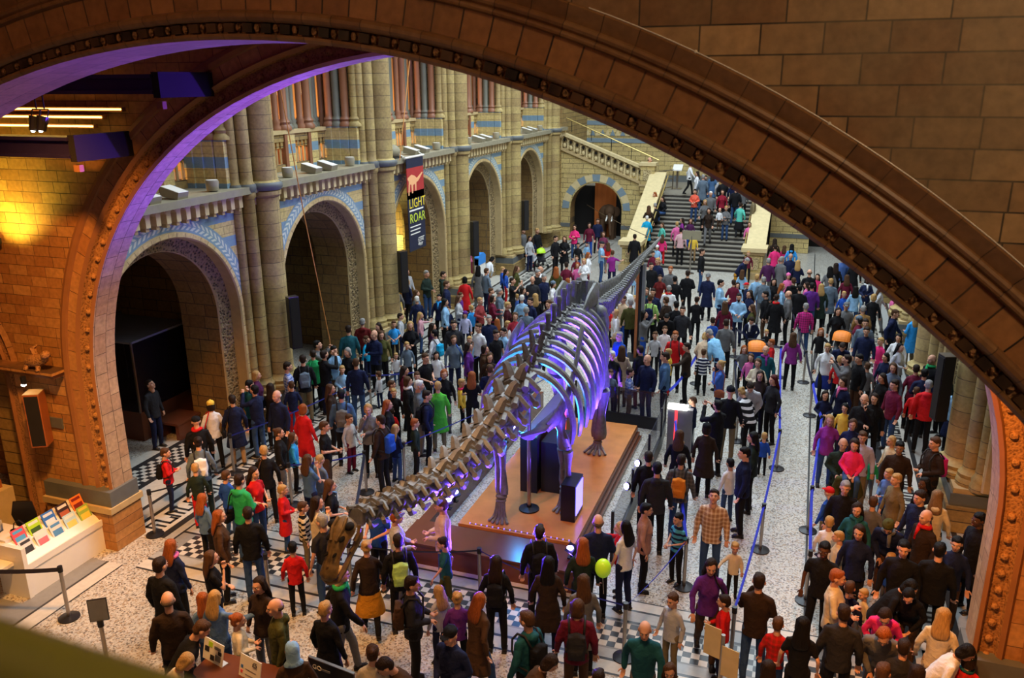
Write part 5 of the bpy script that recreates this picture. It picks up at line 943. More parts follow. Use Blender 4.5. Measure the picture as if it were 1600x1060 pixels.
PEOPLE = """
M|dkbrown|black|brown|s|1.36|9.3|0|2.85||person in dark brown jacket, brown hair, seen from behind, in the lower right corner|0
M|navy|black|-|h|-3.77|8.24|0|6.06|hat=cap:black|person in navy jacket and black cap, hands in front, behind the black sign board|0
M|teal|grey|bald|w|-1.48|9.28|0|0.11||person in a padded teal body warmer, bald head tilted down|0
W|black|black|dbr|s|-1.84|8.21|0|3.24|style=short|person in black top, dark brown hair, seen from behind, at the bottom centre|0
M|teal|black|brown|s|-2.93|8.8|0|4.32|bp=black,hood=1|person in teal jacket, brown hair, black rucksack, from behind looking left, at the bottom centre|0
W|black|grey|dbr|s|1.77|9.55|0|2.81||person in black top, dark brown hair, seen from behind, in the lower right corner|0
M|charcoal|black|dbr|s|0.95|10.32|0|3.15||person in charcoal jacket, dark brown hair, seen from behind, bottom right of the belts|0
W|black|black|dbr|s|0.07|9.07|0|3.28||person in black top, dark brown hair, seen from behind, bottom right of the belts|0
M|maroon|brown|brown|s|-2.41|9.35|0|3.39|bp=charcoal,style=full|person in maroon jacket, brown hair, charcoal rucksack, seen from behind, at the bottom centre|0
M|olive|black|bald|s|-6.23|8.03|0|5.45|hood=1|person in olive jacket, bald, looking left, behind the table with signs|0
W|cream|black|brown|s|-4.59|7.68|0|3.57|style=bun|person in cream top, brown hair, seen from behind, behind the black sign board|0
M|dkbrown|black|bald|s|-7.67|7.63|0|3.84|fringe=1|person in dark brown jacket, bald, seen from behind, beside the lower left belt|0
W|brown|black|-|s|-5.56|7.39|0|3.84|hat=scarf:sky|person wearing a pale blue headscarf|0
W|charcoal|black|dbr|s|1.66|10.01|0|3.06|style=short|person in charcoal top, dark brown hair, seen from behind, in the lower right corner|0
M|dkbrown|jeans|dbr|c|-0.15|10.7|0|3.11||person in dark brown jacket, dark brown hair, hand at face, by the cream notice boards|0
M|charcoal|black|dbr|h|-4.75|9.11|0|2.04|bp=brown|person in charcoal jacket, dark brown hair, brown rucksack, behind the black sign board|0
W|black|black|black|s|0.45|10.02|0|3.09|g=tee,style=long|person in a black staff shirt with white lettering on the back|0
M|black|grey|blond|w|-5.81|8.88|0|2.25|scarf=green|person in black jacket, blond hair, green scarf, walking, by the skeleton skull|0
W|cream|tan|blond|s|2.2|10.81|0|2.88|style=long|person in cream top, blond hair, seen from behind, in the lower right corner|0
M|black|black|dbr|s|-8.36|8.26|0|3.14||person in black jacket, dark brown hair, from behind looking right, beside the lower left belt|0
W|black|black|blond|s|-5.63|8.27|0|3.03|style=short,g=coat|person in black coat, blond hair, from behind looking right, behind the table with signs|0
W|brown|jeans|ginger|w|-3.77|9.12|0|2.7|g=coat|person in brown coat, ginger hair, walking, before the platform ledge|0
M|black|black|black|s|2.32|12.35|0|2.92||person in black jacket, black hair, seen from behind, at the end of the right queue|0
M|black|brown|black|s|1.83|12.27|0|6.15||person in black jacket, black hair, facing us, at the end of the right queue|0
M|black|black|black|o|0.72|11.96|0|6.13|skin=dark,g=tee|person attendant with a lanyard leaning on a belt post|0
W|denim|jeans|blond|o|-7.3|8.1|0|3.16||person in blue denim top, blond hair, arm outstretched, beside the lower left belt|0
W|dkbrown|grey|dbr|s|-6.83|8.49|0|6.19||person in dark brown top, dark brown hair, looking left, behind the table with signs|0
W|cream|black|ginger|k|0.88|11.26|0|1.45|style=short|person in cream top, ginger hair, carrying a child, at the end of the right queue|0
W|grey|black|brown|s|-2.52|10.1|0|3.51|g=coat|person in grey coat, brown hair, seen from behind, near the green balloon|0
M|black|black|dbr|s|-5.48|10.14|0|3.73|bp=lime,hood=1|person in black jacket, dark brown hair, lime rucksack, seen from behind, by the skeleton skull|0
M|black|black|dbr|u|-3.47|11.01|0|3.56|bp=black|person in black jacket, dark brown hair, black rucksack, looking up, near the green balloon|0
W|purple|brown|dbr|w|-0.85|11.04|0|0.19|bag=black,style=long|person in purple top, dark brown hair, black bag, walking, by the cream notice boards|0
M|navy|black|bald|k|-2.66|11.53|0|3.45||person in navy jacket, bald, carrying a child, near the green balloon|0
M|black|black|brown|l|-7.28|7.15|0|2.36||person in black jacket, brown hair, leaning down, beside the lower left belt|0
W|dkbrown|navy|black|s|-3.12|10.34|0|3.34|g=coat,style=long|person in a long dark brown coat with long black hair down the back|0
M|black|black|black|s|3.05|13.64|0|5.21|skin=dark|person in black jacket, black hair, looking left, at the end of the right queue|0
W|black|black|dbr|s|-3.88|10.17|0|3.36|bp=black|person in black top, dark brown hair, black rucksack, seen from behind, before the platform ledge|0
M|charcoal|jeans|grey|s|-6.86|10.21|0|4.37|g=tee|person in charcoal t-shirt, grey hair, from behind looking left, by the skeleton skull|0
M|dkbrown|black|bald|s|2.27|13.49|0|5.3|scarf=red|person in dark brown jacket, bald, red scarf, at the end of the right queue|0
W|black|black|brown|c|-7.96|8.85|0|2.41|g=tee|person in black t-shirt, brown hair, hand at face, beside the lower left belt|0
M|grey|grey|ginger|l|1.48|10.59|0|6.18|style=full|person in grey jacket, ginger hair, leaning down, in the lower right corner|0
W|cream|grey|blond|l|-7.13|6.7|0|2.29||person in cream top, blond hair, leaning down, beside the lower left belt|0
M|black|jeans|dbr|s|-8.22|10.12|0|3.69|g=jacket,hood=1|person seen from behind in a big black anorak and jeans|0
W|brown|black|dbr|l|-4.05|7.84|0|5.29|style=short|person in brown top, dark brown hair, leaning down, behind the black sign board|0
W|dkgreen|black|ginger|s|-2.77|11.01|0|3.5|style=long|person in dark green top, ginger hair, seen from behind, near the green balloon|0
W|brown|black|dbr|l|-2.86|8.28|0|1.96||person in brown top, dark brown hair, leaning down, at the bottom centre|0
W|navy|brown|black|s|2.65|12.96|0|6.01|style=short|person in navy top, black hair, facing us, at the end of the right queue|0
W|dkbrown|mustard|blond|w|-5.92|9.93|0|3.71|g=jacket,skirt=1,style=bun|person in a dark leather jacket and mustard skirt|0
W|navy|black|ginger|s|-8.8|8.97|0|3.05|scarf=pink|person in navy top, ginger hair, pink scarf, beside the lower left belt|0
M|beige|jeans|brown|h|-5.28|11.36|0|5.05||person in a pale beige top walking with a bag|0
M|navy|black|dbr|s|2.24|14.11|0|5.39||person in navy jacket, dark brown hair, looking left, low in the right queue|0
M|blue|black|black|h|-6.37|11.1|0|6.04|g=tee|person in blue t-shirt, black hair, hands in front, by the skeleton skull|0
W|navy|black|dbr|s|1.24|12.73|0|6.04||person in a navy jumper with tied back curly dark hair|0
M|plaidb|jeans|dbr|u|-1.03|13.06|0|0.01|pat=plaid:brown|person in a brown and cream checked shirt, looking up|0
W|white|black|black|l|2.05|10.37|0|1.49||person in white top, black hair, leaning down, in the lower right corner|0
W|white|navy|black|s|-2.27|11.82|0|4.1|g=tee|person in white t-shirt, black hair, from behind looking left, near the green balloon|0
M|black|black|grey|s|1.07|14.22|0|6.24||person in black with short silver hair and a solemn face|0
W|brown|black|ginger|s|-8.65|9.92|0|2.25|style=long|person in brown top, ginger hair, looking right, near the map holder|0
W|lgrey|grey|ginger|h|-5.92|10.92|0|2.09|style=short|person in light grey top, ginger hair, hands in front, by the skeleton skull|0
M|green|jeans|dbr|h|-9.07|11.04|0|3.08|bag=black,hood=1|person holding a map out|0
W|teal|navy|dbr|s|1.25|13.59|0|6.05|scarf=teal|person in teal top, dark brown hair, teal scarf, facing us, low in the right queue|0
W|floral|black|black|s|-2.08|12.5|0|1.74|g=jacket,style=short|person in a pink and brown flowered blouse|0
M|charcoal|black|black|s|-2.11|13.73|0|3.37|hood=1|person in charcoal jacket, black hair, seen from behind, near the kiosk with red light|0
W|cream|khaki|dbr|c|-7.34|10.79|0|2.24||person in cream top, dark brown hair, hand at face, behind the skull|0
W|hotpink|black|dbr|l|1.55|11.14|0|6.15|style=long|person in a bright pink top looking down|0
W|cream|black|tan|s|2.55|14.48|0|2.89|hood=1|person in cream top, tan hair, seen from behind, low in the right queue|0
G|ginger|jeans|brown|s|-1.1|9.0|0|0.11||child in ginger top, brown hair, facing us, at the bottom centre|0
M|plaidg|jeans|dbr|s|-1.77|14.36|0|3.14|bp=orange,pat=plaid:grey|person in a grey check jacket|0
G|plaidr|teal|-|s|2.48|10.38|0|2.81|hat=beanie:dkgreen,pat=plaid:red,scarf=teal|child in red checked top and dark green beanie, teal scarf, in the lower right corner|0
M|navy|black|black|s|-0.67|14.9|0|4.87||person in navy jacket, black hair, looking left, on the pale open floor|0
M|black|black|dbr|s|-2.38|14.36|0|3.41||person in black jacket, dark brown hair, seen from behind, near the kiosk with red light|0
W|black|brown|black|l|1.96|11.8|0|6.01|style=long|person in black top, black hair, leaning down, in the lower right corner|0
W|black|black|black|l|1.51|11.71|0|1.39|style=long|person in black top, black hair, leaning down, at the end of the right queue|0
W|black|black|black|s|2.41|14.97|0|5.31|skin=dark|person in black top, black hair, looking left, low in the right queue|0
W|black|jeans|brown|h|-7.52|11.5|0|2.16|g=tee,bag=sky|person in black t-shirt, brown hair, pale blue bag, hands in front, behind the skull|0
M|dkbrown|black|black|s|2.1|16.31|0|6.15|skin=mid|person in dark brown jacket, black hair, facing us, low in the right queue|0
W|khaki|black|blond|s|1.96|15.03|0|5.32|g=coat,style=short|person in a grey green blazer over a white blouse|0
M|dkbrown|black|brown|h|2.74|16.56|0|5.23|bp=magenta|person in dark brown jacket, brown hair, magenta rucksack, by the right hand columns|0
B|plaidr|jeans|brown|s|0.15|10.37|0|3.03|pat=plaid:red|child in red checked top, brown hair, seen from behind, bottom right of the belts|0
M|dkgreen|black|brown|h|1.08|16.11|0|0.05|fringe=1|person in dark green jacket, brown hair, hands in front, low in the right queue|0
W|red|jeans|dbr|h|-9.12|11.51|0|1.41|g=tee|person in red t-shirt, dark brown hair, hands in front, near the map holder|0
M|lilac|khaki|brown|s|1.46|16.66|0|6.23||person in lilac jacket, brown hair, facing us, in the middle of the right queue|0
M|navy|brown|-|l|1.81|13.67|0|6.03|hat=beanie:olive,scarf=grey|person in navy jacket and olive beanie, grey scarf, at the end of the right queue|0
G|cream|brown|ginger|h|-6.89|8.02|0|2.31|style=bun|child in cream top, ginger hair, hands in front, behind the table with signs|0
B|red|navy|dbr|h|-0.59|10.71|0|4.67||child in red top, dark brown hair, hands in front, by the cream notice boards|0
B|lgrey|khaki|brown|s|-1.29|10.48|0|5.76||child in light grey top, brown hair, looking left, by the cream notice boards|0
W|steelblue|navy|brown|c|-8.51|12.34|0|2.84|g=tee|person in steel blue t-shirt, brown hair, hand at face, behind the skull|0
B|navy|cream|brown|s|1.1|11.61|0|2.93||child in navy top, brown hair, seen from behind, at the end of the right queue|0
M|black|brown|brown|h|-8.97|13.68|0|2.01|g=tee|person with glasses and a black t-shirt, talking with open hands|0
G|purple|black|blond|s|-4.23|9.51|0|3.5|style=bun|child in purple top, blond hair, seen from behind, before the platform ledge|0
G|denim|jeans|ginger|s|-7.68|8.28|0|4.0||child in blue denim top, ginger hair, seen from behind, behind the table with signs|0
M|dkbrown|black|dbr|s|-7.96|14.27|0|4.58|bp=blue|person in a dark leather jacket seen from behind|0
M|black|black|black|s|-11.59|12.98|0|3.97|scarf=red,hat=cap:black|person in black jacket and black cap, red scarf, seen from behind, by the glass case|0
W|black|black|blond|s|-9.53|12.4|0|3.78|bag=brown,style=short|person in black top, blond hair, brown bag, seen from behind, behind the skull|0
G|lgrey|navy|blond|s|-4.58|9.64|0|4.24||child in light grey top, blond hair, from behind looking left, behind the black sign board|0
W|slate|dkgreen|dbr|s|-10.91|12.2|0|3.85|bp=white,style=bun|person in grey blue top, dark brown hair, white rucksack, near the gate pier|0
W|dkgreen|black|black|s|-0.58|15.92|0|4.69|style=long|person in dark green top, black hair, looking left, on the pale open floor|0
W|black|black|brown|s|-2.0|15.67|0|3.13|scarf=tan|person in black top, brown hair, tan scarf, near the kiosk with red light|0
M|black|black|black|p|-1.42|17.26|0|3.93|beard=1|person bearded in black photographing with both hands raised|0
M|black|black|bald|c|1.57|18.65|0|6.08|beard=1|person in black jacket, bald, hand at face, in the middle of the right queue|0
W|black|grey|brown|s|-9.79|13.27|0|2.22|style=bun|person in black top, brown hair, looking right, below the first column speaker|0
W|dkbrown|black|-|s|-1.53|16.28|0|3.14|hat=beanie:black,g=coat|person in dark brown coat and black beanie, near the kiosk with red light|0
W|navy|black|brown|s|1.31|17.49|0|6.13|style=full|person in navy top, brown hair, facing us, in the middle of the right queue|0
B|red|black|black|s|-7.3|9.97|0|3.68||person seen from behind between the black waistcoat man and the belt post|0
M|olive|black|dbr|l|1.23|15.46|0|6.08||person in olive jacket, dark brown hair, leaning down, low in the right queue|0
M|navy|black|white|s|-10.79|14.7|0|6.18|fringe=1|person balding with white hair in a long navy coat|0
M|steelblue|black|black|s|-9.45|15.2|0|3.62|bp=grey|person in steel blue jacket, black hair, grey rucksack, left of the neck tip|0
B|teal|olive|dbr|w|-5.0|10.85|0|5.05|g=tee|child in teal t-shirt, dark brown hair, walking, before the platform ledge|0
M|black|khaki|-|s|-1.24|18.18|0|3.1|hat=beanie:black|person in black jacket and black beanie, seen from behind, around the queueing pushchair|0
M|navy|black|dbr|s|-7.68|15.9|0|1.99|bp=black|person in navy jacket, dark brown hair, black rucksack, looking right, left of the skeleton neck|0
W|violet|jeans|blond|s|0.86|17.54|0|0.05|style=long|person in violet top, blond hair, facing us, in the middle of the right queue|0
M|red|black|grey|s|3.0|20.07|0|3.11|hood=1|person seen from behind in a big red and grey anorak|0
M|navy|jeans|black|p|-11.58|14.96|0|4.49||person in navy jacket, black hair, taking a photo, below the first column speaker|0
M|maroon|jeans|dbr|s|2.28|19.93|0|5.34||person in a maroon jumper with a navy yoke|0
M|slate|grey|white|s|-8.04|16.25|0|2.06||person in grey blue jacket, white hair, looking right, left of the skeleton neck|0
G|cream|grey|blond|s|0.99|13.15|0|4.74|style=short|child in cream top, blond hair, looking left, at the end of the right queue|0
W|grey|black|blond|c|-8.6|14.88|0|0.39|style=full|person in grey top, blond hair, hand at face, left of the neck tip|0
W|red|jeans|ginger|s|-9.96|14.44|0|3.02|g=coat,style=full|person seen from behind in a bright scarlet coat|0
M|teal|black|black|s|-11.96|15.28|0|2.93||person in teal jacket, black hair, from behind looking right, below the first column speaker|0
B|striped|black|black|h|-1.57|12.85|0|5.62|pat=stripe:navy,g=tee|child in blue striped t-shirt, black hair, hands in front, beside the checked shirt man|0
M|charcoal|navy|dbr|u|-14.19|14.54|0|1.63||person alone in a charcoal coat in front of the glass case|0
W|black|black|ginger|s|-8.34|15.26|0|2.12|style=long|person in black top, ginger hair, looking right, left of the skeleton neck|0
G|red|navy|blond|o|-2.43|12.21|0|5.0||child in red top, blond hair, arm outstretched, near the green balloon|0
G|white|grey|blond|s|0.84|13.5|0|2.97|style=short|child in white top, blond hair, seen from behind, at the end of the right queue|0
W|black|black|dbr|s|1.81|19.07|0|6.13||person in black top, dark brown hair, facing us, in the middle of the right queue|0
W|white|black|-|s|-12.14|14.11|0|3.9|hat=beanie:yellow,bag=red|person in white top and yellow beanie, red bag, below the first column speaker|0
M|navy|black|black|h|3.02|21.06|0|3.14||person in navy jacket, black hair, hands in front, by the right hand columns|0
W|navy|tan|dbr|s|-11.75|14.37|0|3.9|g=coat,bag=black,style=short|person in navy coat, dark brown hair, black bag, below the first column speaker|0
M|dkgreen|black|grey|s|3.53|21.34|0|5.21||person in dark green jacket, grey hair, looking left, by the right hand columns|0
B|grey|charcoal|brown|s|1.57|14.46|0|2.89||child in grey top, brown hair, seen from behind, low in the right queue|0
B|cream|khaki|brown|s|-7.87|11.14|0|2.19|pat=stripe:black|child in cream top, brown hair, looking right, behind the skull|0
M|navy|navy|brown|h|-6.96|18.01|0|3.37||person in navy jacket, brown hair, hands in front, left of the skeleton shoulder|0
W|sky|navy|black|s|3.67|20.37|0|3.08|skirt=1|person in pale blue top, black hair, seen from behind, by the right hand columns|0
B|blue|khaki|black|s|0.86|14.63|0|3.95|hat=cap:red|child in blue top and red cap, from behind looking left, low in the right queue|0
W|dkbrown|black|brown|s|-10.03|15.67|0|2.09||person in dark brown top, brown hair, looking right, below the second arch|0
M|plaidbl|jeans|dbr|s|-11.83|16.64|0|2.26|g=tee,pat=plaid:blue|person in a blue and white checked shirt with a jacket at his waist|0
W|green2|khaki|blond|s|-7.72|16.6|0|3.66|g=coat,style=short|person seen from behind in a vivid green coat|0
M|grey|black|dbr|p|1.29|21.35|0|4.73||person in grey jacket, dark brown hair, taking a photo, around the orange hooded pushchair|0
M|black|black|bald|s|3.29|22.07|0|5.34|scarf=green|person in black jacket, bald, green scarf, looking left, by the right hand columns|0
M|navy|jeans|bald|s|-3.42|19.82|0|5.76||person in navy jacket, bald, looking left, behind the platform glass|0
W|navy|black|dbr|s|1.18|19.98|0|5.54|scarf=pink,style=full|person in navy top, dark brown hair, pink scarf, in the middle of the right queue|0
M|navy|jeans|brown|s|-10.33|17.41|0|3.56||person in navy jacket, brown hair, seen from behind, below the second arch|0
W|black|black|dbr|s|-11.51|15.45|0|3.83||person in black top, dark brown hair, seen from behind, below the first column speaker|0
B|red|jeans|blond|h|-8.59|11.59|0|2.1|g=coat|child in red coat, blond hair, hands in front, behind the skull|0
M|black|brown|black|s|1.6|21.74|0|5.3||person in black jacket, black hair, looking left, around the orange hooded pushchair|0
W|charcoal|black|maroonhair|s|-0.37|19.52|0|5.48||person in charcoal top, dark red hair, looking left, around the queueing pushchair|0
M|steelblue|navy|dbr|s|-3.02|20.12|0|4.78||person in a blue padded body warmer over a white shirt|0
G|denim|black|ginger|s|-9.71|10.78|0|2.96|style=long|person with very long red hair seen from behind|0
M|black|khaki|dbr|s|-11.69|17.12|0|3.8|bp=slate|person in black jacket, dark brown hair, grey blue rucksack, below the first column speaker|0
W|black|black|brown|s|-8.57|16.73|0|2.08|scarf=white,style=full|person in black top, brown hair, white scarf, looking right, left of the skeleton neck|0
W|black|black|dbr|s|2.07|20.57|0|5.38||person in black top, dark brown hair, looking left, in the middle of the right queue|0
M|black|black|brown|h|-8.85|18.33|0|1.14|g=tee|person in black t-shirt, brown hair, hands in front, left of the skeleton neck|0
W|dkbrown|black|dbr|s|-0.69|19.85|0|6.17||person in dark brown top, dark brown hair, facing us, around the queueing pushchair|0
M|black|navy|dbr|p|-11.4|17.65|0|2.84||person in black jacket, dark brown hair, taking a photo, below the second arch|0
W|black|black|ginger|h|-7.26|17.57|0|3.39|g=tee|person in black t-shirt, ginger hair, hands in front, left of the skeleton shoulder|0
B|denim|jeans|blond|h|1.93|15.9|0|5.46||child in blue denim top, blond hair, hands in front, low in the right queue|0
B|blue|jeans|brown|s|-9.92|11.71|0|3.01||child in blue top, brown hair, from behind looking right, near the map holder|0
W|dkpurple|black|blond|s|-12.31|16.02|0|2.17|style=full|person in dark purple top, blond hair, looking right, below the first column speaker|0
M|teal|black|bald|s|-0.68|21.83|0|0.02|scarf=violet|person in teal jacket, bald, violet scarf, facing us, around the queueing pushchair|0
W|maroon|black|dbr|s|2.89|21.52|0|3.0|style=short|person in maroon top, dark brown hair, seen from behind, by the right hand columns|0
W|black|grey|ginger|s|-8.02|17.63|0|0.46|style=full|person in black top, ginger hair, facing us, left of the skeleton neck|0
M|black|maroon|dbr|s|-3.79|20.79|0|4.08|g=coat|person in black coat, dark brown hair, from behind looking left, behind the platform glass|0
W|slate|black|brown|s|2.36|21.41|0|6.18|style=long|person in grey blue top, brown hair, facing us, by the right hand columns|0
W|maroon|black|dbr|s|-9.04|17.5|0|1.95||person in maroon top, dark brown hair, looking right, left of the skeleton neck|0
B|dkgreen|red|blond|s|-10.72|11.82|0|3.91||child in dark green top, blond hair, seen from behind, near the gate pier|0
B|white|jeans|black|o|-0.95|15.37|0|3.84||child in white top, black hair, arm outstretched, on the pale open floor|0
M|grey|black|black|p|-12.0|18.28|0|2.08||person in grey jacket, black hair, taking a photo, below the second arch|0
W|blue2|navy|blond|c|-1.68|20.48|0|4.65|style=bun,bag=rust|person in mid blue top, blond hair, rust bag, hand at face, around the queueing pushchair|0
B|slate|grey|blond|s|-8.58|12.85|0|2.92||child in grey blue top, blond hair, from behind looking right, behind the skull|0
W|cream|black|brown|a|-0.81|20.93|0|6.23|style=full|person in cream top, brown hair, arms folded, around the queueing pushchair|0
M|plaidbl|navy|bald|s|-7.19|20.6|0|0.34|pat=plaid:blue|person in blue checked jacket, bald, facing us, beside the skeleton ribs|0
W|navy|grey|black|s|2.27|22.39|0|5.48|style=full|person in navy top, black hair, looking left, around the orange hooded pushchair|0
W|dkbrown|black|brown|s|-7.36|19.04|0|0.46||person in dark brown top, brown hair, facing us, left of the skeleton shoulder|0
M|blue|black|grey|s|-4.55|21.72|0|5.65||person in blue jacket, grey hair, looking left, by the tail post|0
B|red|navy|brown|a|-11.74|12.16|0|2.23|bp=black|person with arms folded by the gate pier|0
M|red|black|ginger|s|-3.11|22.32|0|0.09|bp=black|person in red jacket, ginger hair, black rucksack, facing us, behind the platform glass|0
W|black|navy|white|s|-4.41|20.22|0|0.34|style=short|person in black top, white hair, facing us, behind the platform glass|0
M|navy|black|bald|c|-11.0|19.62|0|6.03||person bald with glasses in a navy coat, hand at his chin|0
M|black|navy|dbr|s|-7.83|20.78|0|1.03|g=tee|person in black t-shirt, dark brown hair, looking right, left of the skeleton shoulder|0
M|navy|grey|dbr|s|1.88|24.29|0|6.14||person in a navy zipped jacket with white shoulders|0
W|green|black|dbr|s|-11.85|17.83|0|3.86|style=short,bag=green|person in green top, dark brown hair, green bag, seen from behind, below the second arch|0
M|lgrey|black|dbr|l|-0.84|19.34|0|6.25||person in light grey jacket, dark brown hair, leaning down, around the queueing pushchair|0
W|black|black|grey|s|-11.05|18.24|0|6.16|style=full|person in black top, grey hair, looking left, below the second arch|0
W|pinklight|black|dbr|s|-7.11|19.75|0|0.32|style=full|person in pale pink top, dark brown hair, facing us, left of the skeleton shoulder|0
W|beige|brown|brown|s|-4.27|20.76|0|3.25|g=coat|person in beige coat, brown hair, seen from behind, behind the platform glass|0
M|teal|jeans|dbr|s|-11.91|19.77|0|3.7||person in teal jacket, dark brown hair, seen from behind, below the second arch|0
W|dkbrown|black|dbr|o|-2.66|21.45|0|4.76|style=short|person in dark brown top, dark brown hair, arm outstretched, behind the platform glass|0
W|sky|brown|black|s|-11.51|18.3|0|1.24|style=short|person in pale blue top, black hair, looking right, below the second arch|0
M|white|black|brown|s|-8.49|21.13|0|5.86|g=tee|person in a white t-shirt beside the bespectacled man in black|0
W|brown|black|dbr|c|-7.76|19.7|0|1.88|style=full|person in brown top, dark brown hair, hand at face, left of the skeleton shoulder|0
W|lgrey|black|black|h|2.68|23.45|0|0.79|style=long|person in light grey top, black hair, hands in front, by the right hand columns|0
W|white|bluelong|blond|w|0.86|22.85|0|6.26|style=short,skirt=1|person in a white cardigan and long blue skirt|0
W|purple|black|dbr|s|-8.22|19.68|0|1.94||person in purple top, dark brown hair, looking right, left of the skeleton shoulder|0
M|slate|grey|dbr|s|1.89|25.11|0|6.24||person in grey blue jacket, dark brown hair, facing us, around the orange hooded pushchair|0
G|cream|denim|blond|s|2.08|17.41|0|5.27|style=full|child in cream top, blond hair, looking left, low in the right queue|0
M|charcoal|black|dbr|s|-9.28|21.18|0|0.46||person in charcoal jacket, dark brown hair, facing us, left of the skeleton shoulder|0
M|grey|black|dbr|s|-1.9|23.95|0|3.2||person seen from behind in a grey shirt leaning over|0
W|striped4|black|blond|l|-0.79|18.66|0|3.86|pat=stripe:white,style=bun|person in a broad black and white striped jumper|0
W|slate|navy|brown|s|-8.84|20.15|0|0.48|bag=blue,style=full|person in an open grey blue hooded jacket|0
M|white|black|bald|s|-7.1|22.54|0|3.58||person in white jacket, bald, seen from behind, beside the skeleton ribs|0
G|sky2|black|brown|s|-9.77|13.69|0|2.27||child in bright blue top, brown hair, looking right, behind the skull|0
M|redblack|black|grey|s|-12.06|20.84|0|3.55|hood=1|person in black and red jacket, grey hair, seen from behind, below the second arch|0
W|white|black|black|s|2.72|24.4|0|6.15||person in white top, black hair, facing us, around the orange hooded pushchair|0
M|navy|black|grey|s|-8.58|22.19|0|0.4||person in navy jacket, grey hair, facing us, beside the skeleton ribs|0
W|violet|black|brown|s|-0.03|23.49|0|3.13||person in violet top, brown hair, seen from behind, around the queueing pushchair|0
M|navy|black|brown|w|2.7|26.34|0|1.35||person in navy jacket, brown hair, walking, around the orange hooded pushchair|0
B|dkgreen|black|ginger|s|-7.65|15.18|0|2.18||child in dark green top, ginger hair, looking right, left of the skeleton neck|0
G|navy|jeans|blond|h|-7.92|14.79|0|2.84|style=long|child in navy top, blond hair, hands in front, left of the neck tip|0
B|lgrey|maroon|brown|s|-9.12|14.91|0|1.36|hood=1,text=1|person in a grey hooded top with dark lettering|0
W|white|grey|black|s|-9.62|20.6|0|4.45|bp=cyan,style=short|person in white top, black hair, turquoise rucksack, left of the skeleton shoulder|0
W|olive|black|brown|s|-11.05|20.1|0|0.56||person in olive top, brown hair, facing us, below the second arch|0
W|sky|grey|black|s|-7.81|21.33|0|5.81|style=short|person in pale blue top, black hair, looking left, beside the skeleton ribs|0
M|charcoal|black|dbr|s|-3.29|24.88|0|0.05||person in charcoal jacket, dark brown hair, facing us, by the tail post|0
M|camel|black|grey|s|1.92|26.99|0|3.17|g=coat|person seen from behind in a camel jacket, white hair|0
M|slate|black|grey|s|-7.87|23.55|0|3.5||person in grey blue jacket, grey hair, seen from behind, beside the skeleton ribs|0
W|dkpurple|black|dbr|s|-9.94|21.12|0|2.12||person in dark purple top, dark brown hair, looking right, left of the skeleton shoulder|0
W|black|black|blond|h|-10.57|20.98|0|0.5||person in black top, blond hair, hands in front, below the second column speaker|0
M|black|grey|black|s|-3.55|25.32|0|3.41||person in black jacket, black hair, seen from behind, by the tail post|0
M|grey|black|brown|s|1.43|27.13|0|6.28|hat=cap:grey|person in grey jacket and grey cap, facing us, far along the right wall|0
M|plaidp|jeans|grey|s|0.25|26.72|0|3.23|pat=plaid:magenta|person seen from behind in a magenta checked shirt|0
W|brown|black|dbr|s|-11.55|20.87|0|6.12||person in brown top, dark brown hair, looking left, below the second arch|0
W|maroon|grey|-|s|1.75|25.73|0|4.61|hat=beanie:slate|person in maroon top and grey blue beanie, looking left, around the orange hooded pushchair|0
M|olive|black|grey|s|-4.97|25.25|0|3.38||person in olive jacket, grey hair, seen from behind, by the tail post|0
M|brown|black|brown|s|-7.4|24.4|0|5.79||person in brown jacket, brown hair, looking left, beside the skeleton ribs|0
B|navy|navy|brown|s|-2.08|18.46|0|4.74||child in navy top, brown hair, looking left, near the kiosk with red light|0
G|yellow|black|black|s|1.23|19.1|0|6.08|style=full|child in yellow top, black hair, facing us, in the middle of the right queue|0
W|sky2|khaki|blond|h|3.32|26.61|0|3.71|g=coat|person in bright blue coat, blond hair, hands in front, around the orange hooded pushchair|0
M|dkbrown|black|brown|h|-3.98|26.02|0|4.15||person in dark brown jacket, brown hair, hands in front, by the tail post|0
M|beige|blue|brown|s|-5.28|25.64|0|5.66||person in beige jacket, brown hair, looking left, by the tail post|0
M|lime|black|brown|s|-4.48|25.96|0|3.17|bp=navy|person in lime jacket, brown hair, navy rucksack, seen from behind, by the tail post|0
M|navy|black|dbr|s|-8.1|24.68|0|5.74||person in navy jacket, dark brown hair, looking left, beside the skeleton ribs|0
B|red|black|brown|s|2.85|20.65|0|2.97||child in red top, brown hair, seen from behind, by the right hand columns|0
W|redtank|jeans|brown|s|-8.0|22.88|0|0.42|g=tee,style=full|person in red t-shirt, brown hair, facing us, beside the skeleton ribs|0
M|black|black|dbr|s|-0.66|27.46|0|3.04|scarf=red,g=coat|person in black coat, dark brown hair, red scarf, right of the stairs newel|0
W|grey|blue|black|p|-4.36|24.26|0|1.61||person in grey top, black hair, taking a photo, by the tail post|0
M|navy|black|dbr|l|1.23|23.54|0|0.02||person in navy jacket, dark brown hair, leaning down, around the orange hooded pushchair|0
M|sky|navy|black|h|-1.82|27.26|0|0.01|beard=1|person with long black beard and hands clasped over a grey vest|0
M|grey|black|bald|s|-0.3|27.92|0|4.75||person in grey jacket, bald, looking left, right of the stairs newel|0
B|black|black|blond|s|-8.98|16.79|0|0.58||child in black top, blond hair, facing us, left of the skeleton neck|0
W|black|black|dbr|s|1.19|26.62|0|0.1||person in black top, dark brown hair, facing us, around the orange hooded pushchair|0
G|navy|black|dbr|h|0.81|19.79|0|0.06||child in navy top, dark brown hair, in the middle of the right queue|0
M|black|brown|black|s|-1.02|27.88|0|4.84||person in black jacket, black hair, looking left, between stairs and queue|0
